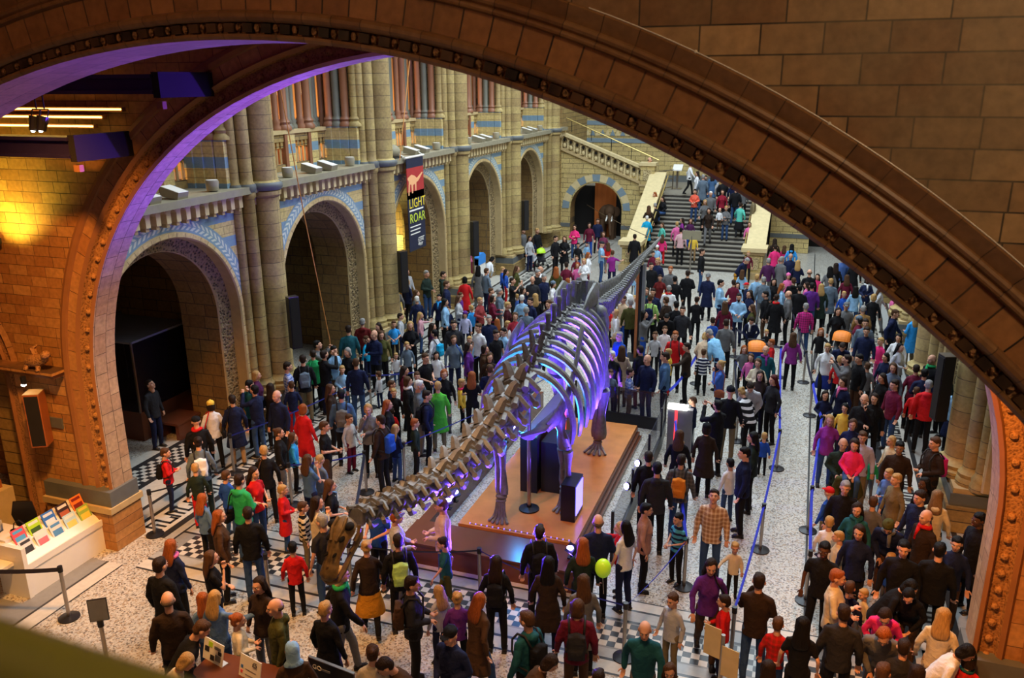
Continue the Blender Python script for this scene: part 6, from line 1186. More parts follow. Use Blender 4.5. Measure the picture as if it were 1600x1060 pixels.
M|skylight|navy|grey|l|-1.91|22.79|0|4.14||person leaning forward in a shiny pale blue coat|0
M|navy|black|dbr|s|-4.54|26.74|0|0.16||person in navy jacket, dark brown hair, facing us, by the tail post|0
W|white|khaki|blond|u|-5.3|24.58|0|4.98|bag=beige|person leaning back to look up, white blouse|0
B|navy|grey|brown|s|-9.22|17.13|0|2.05||child in navy top, brown hair, looking right, left of the skeleton neck|0
B|navy|red|brown|s|-11.53|16.32|0|3.82||child in navy top, brown hair, seen from behind, below the first column speaker|0
M|slate|grey|grey|s|-9.42|25.35|0|1.96||person in grey blue jacket, grey hair, looking right, beside the skeleton ribs|0
M|black|black|black|s|0.02|28.78|0|3.19||person in black jacket, black hair, seen from behind, right of the stairs newel|0
W|olive|brown|brown|s|-1.33|26.36|0|4.71||person in olive top, brown hair, looking left, between stairs and queue|0
M|white|navy|bald|s|-5.5|27.08|0|0.24||person in white jacket, bald, facing us, by the tail post|0
W|maroon|navy|brown|s|-2.17|26.34|0|3.37||person in maroon top, brown hair, seen from behind, between stairs and queue|0
W|blackred|black|blond|s|-8.67|24.06|0|1.89|style=short|person in black and red top, blond hair, looking right, beside the skeleton ribs|0
M|purple|jeans|black|s|0.4|29.37|0|3.27||person seen from behind in a bright purple anorak|0
G|hotpink|jeans|dbr|i|1.17|14.76|1.3|0.0||person riding on the shoulders of the man in olive|1
M|white|black|grey|s|-4.17|27.76|0|3.2|scarf=red,g=coat|person in white coat, grey hair, red scarf, at the foot of the stairs|0
B|slate|navy|brown|s|-8.89|17.89|0|0.55||child in grey blue top, brown hair, facing us, left of the skeleton neck|0
B|plaidbl|tan|dbr|h|-3.86|19.81|0|1.9|pat=plaid:blue|child in blue checked top, dark brown hair, hands in front, behind the platform glass|0
G|yellow|black|blond|s|-7.66|17.85|0|1.96|scarf=hotpink,style=short|child in yellow top, blond hair, hot pink scarf, looking right, left of the skeleton neck|0
M|sky|navy|black|h|-2.57|28.73|0|1.75||person in pale blue jacket, black hair, hands in front, between stairs and queue|0
W|sky|black|black|s|-10.73|23.81|0|2.01||person in pale blue top, black hair, looking right, below the banner|0
M|navy|black|brown|s|-11.48|25.65|0|1.93||person in navy jacket, brown hair, looking right, below the banner|0
B|slate|navy|brown|s|-4.35|19.8|0|0.3||child in grey blue top, brown hair, facing us, behind the platform glass|0
W|redgrey|black|blond|h|-9.79|24.51|0|1.26|style=short|person in red and grey top, blond hair, hands in front, beside the skeleton ribs|0
W|black|black|dbr|k|-3.12|26.9|0|3.19|style=bun|person in black top, dark brown hair, carrying a child, at the foot of the stairs|0
W|white|grey|white|s|-7.54|25.37|0|3.34|style=short|person in white top, white hair, seen from behind, beside the skeleton ribs|0
W|sky|grey|white|s|-8.52|25.04|0|3.37|style=short|person in pale blue top, white hair, seen from behind, beside the skeleton ribs|0
W|black|black|blond|s|2.33|28.93|0|3.08|style=full|person in black top, blond hair, seen from behind, far along the right wall|0
M|slate|black|blond|s|1.02|30.49|0|3.25|g=coat|person in grey blue coat, blond hair, seen from behind, far along the right wall|0
W|black|black|blond|s|-8.13|25.27|0|3.42||person in black top, blond hair, seen from behind, beside the skeleton ribs|0
W|navy|black|white|s|-11.8|23.98|0|3.71|style=short,g=coat|person in a long navy coat with white hair seen from behind|0
B|grey|charcoal|brown|s|1.86|22.33|0|3.01||child in grey top, brown hair, seen from behind, around the orange hooded pushchair|0
W|maroon|black|dbr|k|-9.48|24.85|0|2.05|style=full|person in maroon top, dark brown hair, carrying a child, beside the skeleton ribs|0
B|sky|jeans|blond|h|-11.0|17.82|0|0.6||person in a pale blue jumper behind the blue belt|0
W|lgrey|navy|brown|h|-10.57|24.55|0|1.98||person in light grey top, brown hair, hands in front, below the banner|0
M|black|black|brown|s|-0.21|30.3|0|3.14|hood=1|person in black jacket, brown hair, seen from behind, right of the stairs newel|0
W|beige|black|blond|l|-2.39|22.72|0|3.11||person in beige top, blond hair, leaning down, around the queueing pushchair|0
M|slate|grey|grey|s|-1.21|30.02|0|3.18||person in grey blue jacket, grey hair, seen from behind, between stairs and queue|0
W|navy|black|dbr|s|-1.52|27.87|0|5.42||person in navy top, dark brown hair, looking left, between stairs and queue|0
M|grey|black|ginger|s|-7.74|27.78|0|3.51||person in grey jacket, ginger hair, seen from behind, behind the skeleton hips|0
M|sky|navy|brown|s|-5.39|28.65|0|4.75||person in pale blue jacket, brown hair, looking left, by the tail post|0
M|charcoal|black|bald|s|-8.93|27.41|0|0.26||person bald in a charcoal jacket beside the tile bands|0
W|navy|black|black|s|-11.25|24.53|0|0.3|scarf=sky2,style=short|person with a bright blue lanyard leaning on a barrier post|0
M|black|black|black|s|-4.18|29.14|0|3.23||person in black jacket, black hair, seen from behind, at the foot of the stairs|0
M|navy|black|grey|s|-8.63|27.81|0|0.99||person in navy jacket, grey hair, looking right, behind the skeleton hips|0
B|red|black|blond|s|1.19|22.6|0|2.98||child in red top, blond hair, seen from behind, around the orange hooded pushchair|0
W|slate|black|brown|s|-12.13|24.61|0|1.94||person in grey blue top, brown hair, looking right, below the second column speaker|0
W|teal|navy|brown|s|-4.85|27.26|0|0.31||person in teal top, brown hair, facing us, by the tail post|0
M|navy|black|grey|s|-3.13|30.02|0|6.24|g=coat,hat=cap:grey|person in a long dark navy coat and a flat grey cap|0
M|dkgreen|black|dbr|s|-12.2|27.0|0|1.87|hood=1|person in dark green jacket, dark brown hair, looking right, below the banner|0
M|black|black|dbr|h|-3.86|30.01|0|3.25||person in black jacket, dark brown hair, hands in front, at the foot of the stairs|0
W|navy|black|dbr|c|-8.88|26.15|0|1.8|style=full|person in navy top, dark brown hair, hand at face, beside the skeleton ribs|0
W|sky|jeans|black|s|1.82|29.97|0|3.1|style=long|person in pale blue top, black hair, seen from behind, far along the right wall|0
M|dkgreen|jeans|grey|h|-12.82|26.91|0|1.34||person in a dark jacket and jeans against the arcade wall|0
M|black|black|black|l|-3.8|24.89|0|0.23||person in black jacket, black hair, leaning down, by the tail post|0
M|black|black|bald|s|0.3|31.61|0|3.27||person in black jacket, bald, seen from behind, right of the stairs newel|0
W|lgrey|grey|brown|w|2.59|30.34|0|1.6||person in light grey top, brown hair, walking, far along the right wall|0
M|black|black|grey|s|-9.04|28.35|0|1.15||person in black jacket, grey hair, looking right, behind the skeleton hips|0
W|dkgreen|black|blond|s|0.71|29.74|0|3.25|g=coat|person in dark green coat, blond hair, seen from behind, right of the stairs newel|0
W|sky|black|ginger|s|-0.57|29.42|0|1.74||person in pale blue top, ginger hair, looking right, right of the stairs newel|0
W|grey|black|black|s|-13.08|24.98|0|3.67|style=short|person in grey top, black hair, seen from behind, below the second column speaker|0
B|yellow|red|blond|s|-3.2|21.85|0|4.75||child in yellow top, blond hair, looking left, behind the platform glass|0
M|grey|black|ginger|s|-4.54|30.36|0|0.14||person in grey jacket, ginger hair, facing us, at the foot of the stairs|0
B|striped3|black|brown|s|-2.31|22.26|0|3.25|pat=stripe:white|child in navy and white striped top, brown hair, seen from behind, around the queueing pushchair|0
G|pink|black|brown|s|-1.05|22.19|0|6.21||child in pink top, brown hair, facing us, around the queueing pushchair|0
M|lgrey|khaki|brown|s|-13.84|27.37|0|1.11|||0
M|white|black|bald|s|-9.21|29.21|0|1.9|||0
W|maroon|navy|dbr|s|-2.2|29.7|0|3.28|style=short||0
W|white|black|-|s|-8.22|27.56|0|1.74|hat=beanie:slate,style=long||0
W|black|black|black|s|-0.87|30.36|0|6.25|||0
W|black|black|dbr|p|-9.64|27.27|0|1.76|g=tee,style=short||0
G|white|blue|black|s|-9.21|19.79|0|0.42|||0
W|navy|navy|black|h|2.26|31.56|0|6.22|scarf=white,skin=dark||0
W|navy|black|blond|s|-13.22|26.16|0|2.77|||0
M|black|black|dbr|s|-5.39|31.15|0|0.28|||0
W|sky|blue|blond|s|-1.46|30.42|0|3.11|style=short||0
W|red|black|black|s|-11.34|26.97|0|3.4|g=coat,style=full||0
B|slate|black|blond|s|-10.38|20.34|0|0.61|||0
G|grey|black|ginger|s|-1.29|22.94|0|0.17|||0
W|maroon|black|brown|s|1.59|31.78|0|3.23|||0
W|navy|black|dbr|l|-1.26|25.62|0|6.26|scarf=white||0
M|navy|black|blond|s|-5.24|31.7|0|5.71|||0
W|redblack|black|dbr|s|-4.8|29.72|0|0.03|style=short||0
M|grey|black|grey|s|-0.74|33.45|0|2.4|g=coat||0
M|striped2|black|ginger|s|1.5|34.38|0|6.26|pat=stripe:white||0
B|sky|grey|blond|s|-8.87|21.34|0|0.4|||0
B|cyan|navy|brown|s|-11.7|20.37|0|4.6|||0
M|dkpurple|grey|grey|s|-1.23|33.55|0|3.29|||0
G|hotpink|pink|blond|s|2.32|24.7|0|5.34|style=short||0
G|red|black|ginger|s|-0.59|23.67|0|4.72|style=short||0
B|lgrey|black|brown|s|-3.83|23.3|0|0.02|g=tee||0
W|grey|black|black|s|1.02|32.59|0|3.21|||0
W|slate|navy|brown|s|-11.06|28.4|0|2.59|style=short||0
B|teal|navy|dbr|s|-7.66|22.31|0|0.39|||0
W|olive|black|ginger|s|-8.65|29.41|0|3.44|style=long||0
M|navy|black|bald|s|-0.44|34.67|0|0.01|||0
B|striped5|navy|brown|s|-3.66|23.97|0|0.25|pat=stripe:red||0
W|olive|black|brown|w|-10.25|29.36|0|1.99|||0
W|grey|grey|black|s|-11.6|28.93|0|3.39|style=long,g=coat||0
G|black|grey|ginger|o|0.72|25.24|0|6.2|||0
W|black|black|dbr|s|1.25|33.64|0|3.07|g=coat||0
M|black|jeans|dbr|s|-3.89|34.27|0|1.66|||0
W|maroon|black|dbr|s|-8.53|30.4|0|3.5|style=short||0
W|black|maroon|black|s|1.94|34.21|0|3.08|g=coat||0
B|white|grey|blond|s|-8.34|23.13|0|1.88|||0
B|sky2|black|brown|h|-11.65|22.01|0|0.58|g=tee||0
W|navy|black|blond|k|-0.14|33.7|0|3.19|||0
B|blue|brown|dbr|s|-2.42|25.34|0|3.35|||0
G|blue|grey|brown|s|-7.58|22.9|0|3.38|||0
B|maroon|grey|dbr|s|-8.15|23.89|0|3.59|||0
W|white|black|blond|c|-8.17|31.71|0|0.11|style=full||0
B|lgrey|navy|dbr|s|-11.81|22.76|0|1.94|||0
G|brown|black|ginger|s|-8.71|23.22|0|3.6|||0
M|sky|jeans|-|h|-8.15|34.56|0|1.93|hat=cap:charcoal,g=tee||0
W|white|maroon|ginger|s|-8.3|32.85|0|1.74|bag=lime||0
G|pinkstripe|jeans|blond|o|-11.35|23.24|0|2.02|pat=stripe:white||0
W|violet2|navy|brown|o|-7.41|33.4|0|3.42|g=tee,style=short||0
B|navy|black|brown|s|-10.82|24.22|0|0.55|||0
G|lilac|navy|-|s|-10.06|23.9|0|0.32|hat=beanie:purple||0
B|sky2|black|blond|s|-10.17|24.69|0|4.26|||0
M|black|black|dbr|s|-10.47|35.44|0|1.2|||0
G|red|black|brown|s|-5.71|25.82|0|5.07|||0
W|hotpink|black|dbr|s|-1.11|36.57|0|3.22|style=short||0
M|black|black|dbr|s|-7.2|36.98|0|3.24|g=coat||0
W|sky2|black|black|s|-0.46|37.24|0|3.15|hood=1||0
B|blue|jeans|blond|s|1.48|30.21|0|6.21|||0
B|black|black|blond|s|-4.39|28.15|0|0.08|||0
M|khaki|black|ginger|s|-2.4|40.94|1.38|4.76|||0
W|pink|maroon|blond|h|-13.86|33.49|0|0.32|||0
M|black|black|blond|s|-11.82|36.98|0|1.07|g=coat||0
G|pink|black|brown|s|3.08|30.45|0|4.5|||0
G|white|navy|blond|s|-5.28|27.47|0|0.13|pat=stripe:red||0
B|purple|black|brown|s|-11.19|26.18|0|2.06|||0
W|dkbrown|black|dbr|s|-1.21|38.27|0|3.25|||0
M|navy|mustard|grey|l|-2.4|33.99|0|1.0|||0
M|black|jeans|dbr|s|-3.29|41.51|1.68|3.15|||0
M|grey|black|brown|s|-12.56|37.12|0|1.19|||0
B|maroon|navy|brown|s|-10.27|26.78|0|2.0|||0
M|grey|black|white|s|-4.43|41.26|1.53|0.16|||0
W|black|black|brown|h|-10.15|35.8|0|0.14|g=coat||0
M|black|black|dbr|s|-3.96|42.14|1.99|0.2|||0
W|lgrey|navy|dbr|s|-11.8|35.78|0|1.07|||0
B|navy|black|-|s|-1.81|30.76|0|4.66|hat=cap:red||0
M|slate|jeans|grey|s|-5.0|42.65|2.14|3.32|g=coat||0
W|pinklight|black|black|s|-5.39|38.64|0.15|3.16|style=short||0
W|pink|black|blond|s|-5.64|39.03|0.46|3.28|bp=red,style=short||0
W|mint|black|dbr|w|-2.96|40.58|1.22|3.12|skirt=1,style=short||0
G|pink|grey|dbr|s|0.25|31.17|0|4.59|||0
W|dkbrown|grey|dbr|w|-4.32|39.96|0.92|6.28|||0
W|grey|jeans|blond|k|-3.59|40.45|1.07|6.24|style=short||0
G|sky|navy|black|s|-2.12|30.54|0|0.06|||0
W|maroon2|jeans|brown|s|-8.87|37.94|0|0.28|||0
W|cyan|black|white|s|-7.11|39.33|0.61|3.4|style=short,g=coat||0
W|grey|black|blond|w|-4.63|40.83|1.22|0.1|bag=hotpink||0
M|navy|black|brown|s|-9.89|40.95|0|0.32|||0
W|maroonred|black|dbr|s|-3.91|41.52|1.68|0.09|style=full||0
W|white|jeans|black|l|-12.05|30.83|0|2.71|||0
W|dkbrown|black|brown|s|-7.17|40.05|0.92|3.31|style=long||0
W|navy|black|black|s|-3.48|42.14|1.99|3.1|||0
W|coral|jeans|dbr|h|-5.22|41.51|1.68|0.04|bag=black,style=short||0
M|navy|jeans|bald|s|-7.99|44.21|2.75|1.71|||0
G|hotpink|pink|dbr|s|0.61|32.67|0|6.26|||0
W|hotpink|jeans|dbr|k|-10.53|38.93|0|0.13|style=long||0
G|pink|pink|-|s|-0.43|32.41|0|0.13|hat=beanie:pink||0
W|lgrey|black|blond|s|-4.13|42.73|2.14|3.27|||0
W|steelblue|navy|dbr|s|-4.57|42.87|2.29|3.25|g=coat||0
W|maroon|blue|dbr|s|-10.0|39.69|0|0.27|style=long||0
W|white|grey|dbr|s|-5.34|43.06|2.29|4.86|||0
G|sky|black|brown|s|-2.13|32.69|0|3.08|||0
W|white|black|black|w|-5.82|43.69|2.75|1.84|bag=navy,style=short||0
B|blue|black|blond|s|-11.19|30.5|0|1.95|||0
G|blue|red|dbr|s|-10.87|30.0|0|1.92|||0
G|pink|black|ginger|s|-8.51|31.95|0|0.36|||0
B|maroon|navy|brown|s|-8.92|33.34|0|0.29|||0
B|maroon|black|blond|s|-2.19|36.62|0|0.19|||0
B|maroon|grey|dbr|s|-6.04|35.25|0|0.26|||0
T|cream|grey|blond|s|1.36|12.12|0|5.34|||0
B|black|jeans|dbr|s|-9.61|36.13|0|0.32|||0
G|red|black|dbr|s|-14.48|33.65|0|0.32|||0
G|hotpink|black|brown|s|-0.79|38.59|0|3.02|||0
G|sky|red|-|s|-6.16|36.9|0|0.04|hat=beanie:white||0
B|yellow|tan|dbr|s|-4.8|38.71|0.31|0.06|||0
G|red|grey|brown|s|-8.32|36.54|0|3.48|||0
W|maroon|black|blond|i|-15.74|31.04|0|5.17|style=bun||0
T|blue|grey|blond|s|1.81|13.24|0|5.43|||0
G|pink|black|brown|s|-2.43|39.65|0.76|0.19|||0
G|hotpink|red|brown|s|-6.19|38.4|0.15|3.22|||0
B|grey|black|blond|s|-2.94|42.14|1.99|3.25|||0
G|navy|hotpink|dbr|s|-11.94|36.55|0|3.59|||0
G|dkpurple|blue|brown|s|-5.11|39.65|0.76|0.19|||0
T|cream|black|blond|o|-0.61|12.79|0|0.14|||0
G|violet|black|dbr|s|-5.49|39.64|0.76|4.87|||0
G|mint|jeans|brown|s|-6.37|39.33|0.61|5.63|||0
B|navy|jeans|black|s|-4.93|43.14|2.44|0.19|||0
W|black|black|grey|i|-7.01|40.9|1.38|3.44|style=short||0
W|black|jeans|dbr|i|-6.72|41.51|1.68|5.67|style=long||0
W|black|black|ginger|i|-7.16|41.83|1.83|5.57|style=long||0
T|green|grey|dbr|s|1.75|17.31|0|6.13|||0
T|blue|black|blond|s|-0.42|17.72|0|3.09|||0
B|lgrey|black|brown|i|-11.8|36.2|0|0.33|||0
T|red|grey|dbr|s|-8.85|16.4|0|3.71|hood=1||0
T|lgrey|navy|brown|o|-10.35|18.57|0|4.44|||0
T|white|jeans|blond|s|-10.7|20.25|0|0.6|||0
T|black|black|blond|s|-0.83|25.89|0|0.15|||0
T|navy|grey|blond|s|-2.4|27.41|0|6.23|||0
T|white|grey|blond|s|-12.43|25.27|0|2.73|||0
T|blue2|black|blond|s|-9.59|27.64|0|3.52|||0
T|orangered|violet|blond|s|-8.21|29.92|0|0.28|||0
T|sky|grey|bald|s|-6.34|32.74|0|0.18|||0
T|white|brown|bald|s|-3.86|40.24|1.64|0.2|||1
T|sky|grey|dbr|s|-9.77|38.37|0|0.12|||0
"""
# ---------------------------------------------------------------- people
PAL = dict(beige=(.55, .4, .27), black=(.007, .007, .009), blackred=(.05, .006, .01), blue=(.015, .07, .38), blue2=(.06, .14, .5), bluelong=(.015, .03, .2), brown=(.07, .035, .018), camel=(.33, .18, .06), charcoal=(.022, .022, .027), coral=(.75, .12, .07), cream=(.62, .53, .36), cyan=(.01, .33, .6), denim=(.09, .17, .34), dkbrown=(.028, .016, .011), dkgreen=(.014, .026, .02), dkpurple=(.07, .015, .07), floral=(.38, .2, .15), ginger=(.3, .1, .03), green=(.02, .33, .11), green2=(.08, .45, .04), grey=(.13, .13, .135), hotpink=(.75, .03, .18), jeans=(.03, .07, .18), khaki=(.17, .13, .07), lgrey=(.42, .43, .46), lilac=(.42, .42, .62), lime=(.36, .6, .16), maroon=(.13, .01, .03), maroon2=(.16, .03, .07), maroonred=(.25, .012, .03), mint=(.1, .5, .4), mustard=(.5, .22, .015), navy=(.009, .014, .05), olive=(.06, .06, .015), orangered=(.6, .1, .03), pink=(.7, .14, .35), pinklight=(.65, .4, .42), pinkstripe=(.55, .28, .33), plaidb=(.33, .18, .1), plaidbl=(.4, .45, .62), plaidg=(.06, .06, .065), plaidp=(.2, .02, .1), plaidr=(.3, .02, .015), purple=(.1, .02, .2), red=(.55, .012, .015), redblack=(.12, .01, .01), redgrey=(.3, .05, .05), redtank=(.4, .03, .05), sky=(.25, .45, .68), sky2=(.03, .3, .75), skylight=(.25, .55, .85), slate=(.11, .15, .2), steelblue=(.06, .13, .26), striped=(.06, .33, .5), striped2=(.05, .1, .28), striped3=(.01, .015, .05), striped4=(.01, .01, .012), striped5=(.7, .6, .6), tan=(.35, .22, .11), teal=(.012, .085, .11), violet=(.24, .03, .24), violet2=(.25, .02, .22), white=(.72, .73, .76), yellow=(.75, .5, .06), orange=(.75, .22, .02), rust=(.25, .07, .03), magenta=(.6, .02, .22), tan2=(.4, .28, .16))
HAIR = dict(bald=(.1, .07, .05), black=(.006, .005, .005), blond=(.42, .25, .09), brown=(.075, .035, .016), dbr=(.022, .012, .008), ginger=(.28, .075, .018), grey=(.26, .25, .24), white=(.62, .6, .57), maroonhair=(.07, .008, .008), tan=(.2, .12, .06)); HAIR['-'] = HAIR['dbr']
SKIN = dict(light=(.62, .33, .22), mid=(.33, .17, .09), dark=(.09, .042, .024))
def objcol(name, rough=.85, pat=None, bump=.5, bs=9, sheen=0, attr=False):
    m, nt, b = newmat(name); b.inputs['Roughness'].default_value = rough; b.inputs['Specular IOR Level'].default_value = .18
    if attr: a = nd(nt, 'ShaderNodeAttribute', attribute_name='Col'); src = a.outputs['Color']
    else: oi = nd(nt, 'ShaderNodeObjectInfo'); src = oi.outputs['Color']
    tc = nd(nt, 'ShaderNodeTexCoord')
    if attr: g = nd(nt, 'ShaderNodeNewGeometry'); vec = g.outputs['Position']
    else: vec = tc.outputs['Object']
    n = nd(nt, 'ShaderNodeTexNoise'); n.inputs['Scale'].default_value = bs; n.inputs['Detail'].default_value = 4; n.inputs['Distortion'].default_value = .6; nt.links.new(vec, n.inputs['Vector'])
    if name == 'hair_mat':
        mp = nd(nt, 'ShaderNodeMapping'); mp.inputs['Scale'].default_value = (1.6, 1.6, .12); nt.links.new(vec, mp.inputs['Vector']); nt.links.new(mp.outputs[0], n.inputs['Vector'])
    if pat:
        s = nd(nt, 'ShaderNodeSeparateXYZ'); nt.links.new(vec, s.inputs[0]); a2 = nd(nt, 'ShaderNodeAttribute', attribute_name='c2'); a2.attribute_type = 'OBJECT'
        fz = mth(nt, 'LESS_THAN', mth(nt, 'FRACT', mth(nt, 'MULTIPLY', s.outputs['Z'], {'stripe': 11, 'wide': 7, 'plaid': 13}[pat])), .42)
        if pat == 'plaid':
            fx = mth(nt, 'LESS_THAN', mth(nt, 'FRACT', mth(nt, 'MULTIPLY', s.outputs['X'], 15)), .42); fz = mth(nt, 'MULTIPLY', mth(nt, 'ADD', fz, fx), .5)
        src = mixc(nt, src, a2.outputs['Color'], fz)
    r = nd(nt, 'ShaderNodeMapRange'); nt.links.new(n.outputs['Fac'], r.inputs[0]); r.inputs[3].default_value = .45 if name == 'hair_mat' else .78; r.inputs[4].default_value = 1.6 if name == 'hair_mat' else 1.22
    cc = nd(nt, 'ShaderNodeCombineColor'); [nt.links.new(r.outputs[0], cc.inputs[i]) for i in range(3)]
    nt.links.new(mixc(nt, src, cc.outputs[0], 1.0, 'MULTIPLY'), b.inputs['Base Color'])
    if bump: bp = nd(nt, 'ShaderNodeBump'); bp.inputs['Strength'].default_value = bump; bp.inputs['Distance'].default_value = .03; nt.links.new(n.outputs['Fac'], bp.inputs['Height']); nt.links.new(bp.outputs[0], b.inputs['Normal'])
objcol('cloth', bump=.85); objcol('cloth_stripe', pat='stripe'); objcol('cloth_wide', pat='wide'); objcol('cloth_plaid', pat='plaid'); objcol('skin', .5, bump=.05); objcol('hair_mat', .55, bump=.6, bs=40)
objcol('crowd_mat', .8, attr=True, bump=.2)
P('eye_dark', (.012, .01, .01), .3, noise=0); P('lip', (.36, .08, .07), .5, noise=0); P('brow', (.05, .03, .02), .8, noise=0); P('shoe_mat', (.012, .011, .012), .4, noise=0); P('strap_mat', (.015, .015, .018), .7, noise=0)
def mk(mb, voxel=None, target=None, smooth=True, name='m', fold=0):
    """mesh datablock from an MB, voxel-fused into one skin and thinned"""
    me = bpy.data.meshes.new(name); me.from_pydata(mb.v, [], mb.f)
    for mt in mb.mats: me.materials.append(M[mt])
    me.polygons.foreach_set('material_index', mb.mi)
    bm = bmesh.new(); bm.from_mesh(me); bmesh.ops.remove_doubles(bm, verts=bm.verts, dist=1e-5); bmesh.ops.recalc_face_normals(bm, faces=bm.faces); bm.to_mesh(me); bm.free()
    if voxel:
        o = bpy.data.objects.new('tmp', me); COL.objects.link(o); r = o.modifiers.new('r', 'REMESH'); r.mode = 'VOXEL'; r.voxel_size = voxel
        sm = o.modifiers.new('s', 'SMOOTH'); sm.factor = .5; sm.iterations = 2
        dg = bpy.context.evaluated_depsgraph_get(); n = len(o.evaluated_get(dg).data.polygons)
        if target and n > target/2: d = o.modifiers.new('d', 'DECIMATE'); d.ratio = min(1, target/(2*n)); dg = bpy.context.evaluated_depsgraph_get()
        me2 = bpy.data.meshes.new_from_object(o.evaluated_get(dg)); bpy.data.objects.remove(o); bpy.data.meshes.remove(me); me = me2
        me.materials.clear(); me.materials.append(M[mb.mats[0]])
    if fold:
        for v, nn in [(v, v.normal.copy()) for v in me.vertices]:
            x, y, z = v.co; v.co += nn*fold*(sin(z*46+3.1*sin(x*19+y*9)) * .6 + sin(x*33-z*21+2*sin(y*23)) * .7)
    if smooth: me.polygons.foreach_set('use_smooth', [True]*len(me.polygons))
    me.name = name; return me
def data(me): return ([tuple(v.co) for v in me.vertices], [tuple(p.vertices) for p in me.polygons], [me.materials[p.material_index].name for p in me.polygons])
def add(mb, d, T):
    i = len(mb.v); mb.v += [tuple(T @ Vector(v)) for v in d[0]]; mb.f += [tuple(k+i for k in f) for f in d[1]]; mb.mi += [mb.m(x) for x in d[2]]; mb.uv += [None]*len(d[1])
def cap(mb, p0, r0, p1, r1, mat='skin', n=10):
    mb.tube(p0, p1, r0, r1, mat, n); mb.ball(p0, r0, mat, n, 6); mb.ball(p1, r1, mat, n, 6)
def stack(mb, secs, mat, n=14):
    R = []
    for (x, y, z, rx, ry) in secs: R.append([(x+rx*cos(2*pi*k/n), y+ry*sin(2*pi*k/n), z) for k in range(n)])
    for i in range(len(R)-1):
        for k in range(n): mb.face([R[i][k], R[i][(k+1) % n], R[i+1][(k+1) % n], R[i+1][k]], mat)
    mb.face(R[0][::-1], mat); mb.face(R[-1], mat)
# head in its own frame: origin at the skull centre, face towards -Y
hb = MB(); hb.ball((0, .012, .02), (.077, .097, .098), 'skin', 16, 12); hb.ball((0, -.028, -.035), (.060, .068, .075), 'skin', 14, 10); hb.ball((0, -.062, -.082), (.030, .028, .026), 'skin', 10, 7)
cap(hb, (0, -.088, .012), .010, (0, -.106, -.022), .0145); hb.ball((0, -.076, .03), (.045, .02, .014), 'skin', 10, 6)
for s in (-1, 1): hb.ball((s*.078, .012, -.008), (.014, .022, .032), 'skin', 8, 6); hb.ball((s*.04, -.062, -.022), (.024, .022, .022), 'skin', 8, 6); hb.ball((s*.012, -.096, -.024), .009, 'skin', 6, 5)
hb.ball((0, -.084, -.055), (.026, .014, .012), 'skin', 8, 5); cap(hb, (0, .02, -.06), .052, (0, .03, -.15), .052)
HEAD = data(mk(hb, .0075, 950)); fb = MB()
for s in (-1, 1):
    fb.ball((s*.031, -.0845, .006), (.0125, .006, .0068), 'paper', 8, 5); fb.ball((s*.031, -.089, .006), (.0062, .003, .0062), 'eye_dark', 7, 4); fb.path([(s*.015, -.093, .024), (s*.032, -.094, .028), (s*.048, -.084, .022)], .0042, 'brow', 5)
fb.ball((0, -.0985, -.055), (.022, .006, .0065), 'lip', 8, 5); FACE = data(mk(fb))
def hand(curl):
    b = MB(); b.ball((0, 0, -.045), (.014, .038, .045), 'skin', 10, 7); b.ball((0, 0, -.01), (.02, .026, .025), 'skin', 8, 6)
    for k, (y, L) in enumerate(((-.029, .034), (-.01, .038), (.01, .036), (.028, .028))):
        p = Vector((0, y, -.078)); a = radians(12 + curl*14 + 4*k); q = p; r = .0088
        for j, l in enumerate((L, L*.72, L*.55)): q2 = q + Vector((-sin(a), 0, -cos(a)))*l; cap(b, q, r, q2, r*.9, n=7); q = q2; a += radians(18+curl*38); r *= .92
    p = Vector((-.004, -.026, -.022)); q = p+Vector((-.018, -.024, -.022)); cap(b, p, .013, q, .0105, n=7); cap(b, q, .0105, q+Vector((-.012-.01*curl, -.006, -.026)), .009, n=7)
    return data(mk(b, .0048, 420))
HANDS = [hand(.25), hand(1.1)]
HS = {}
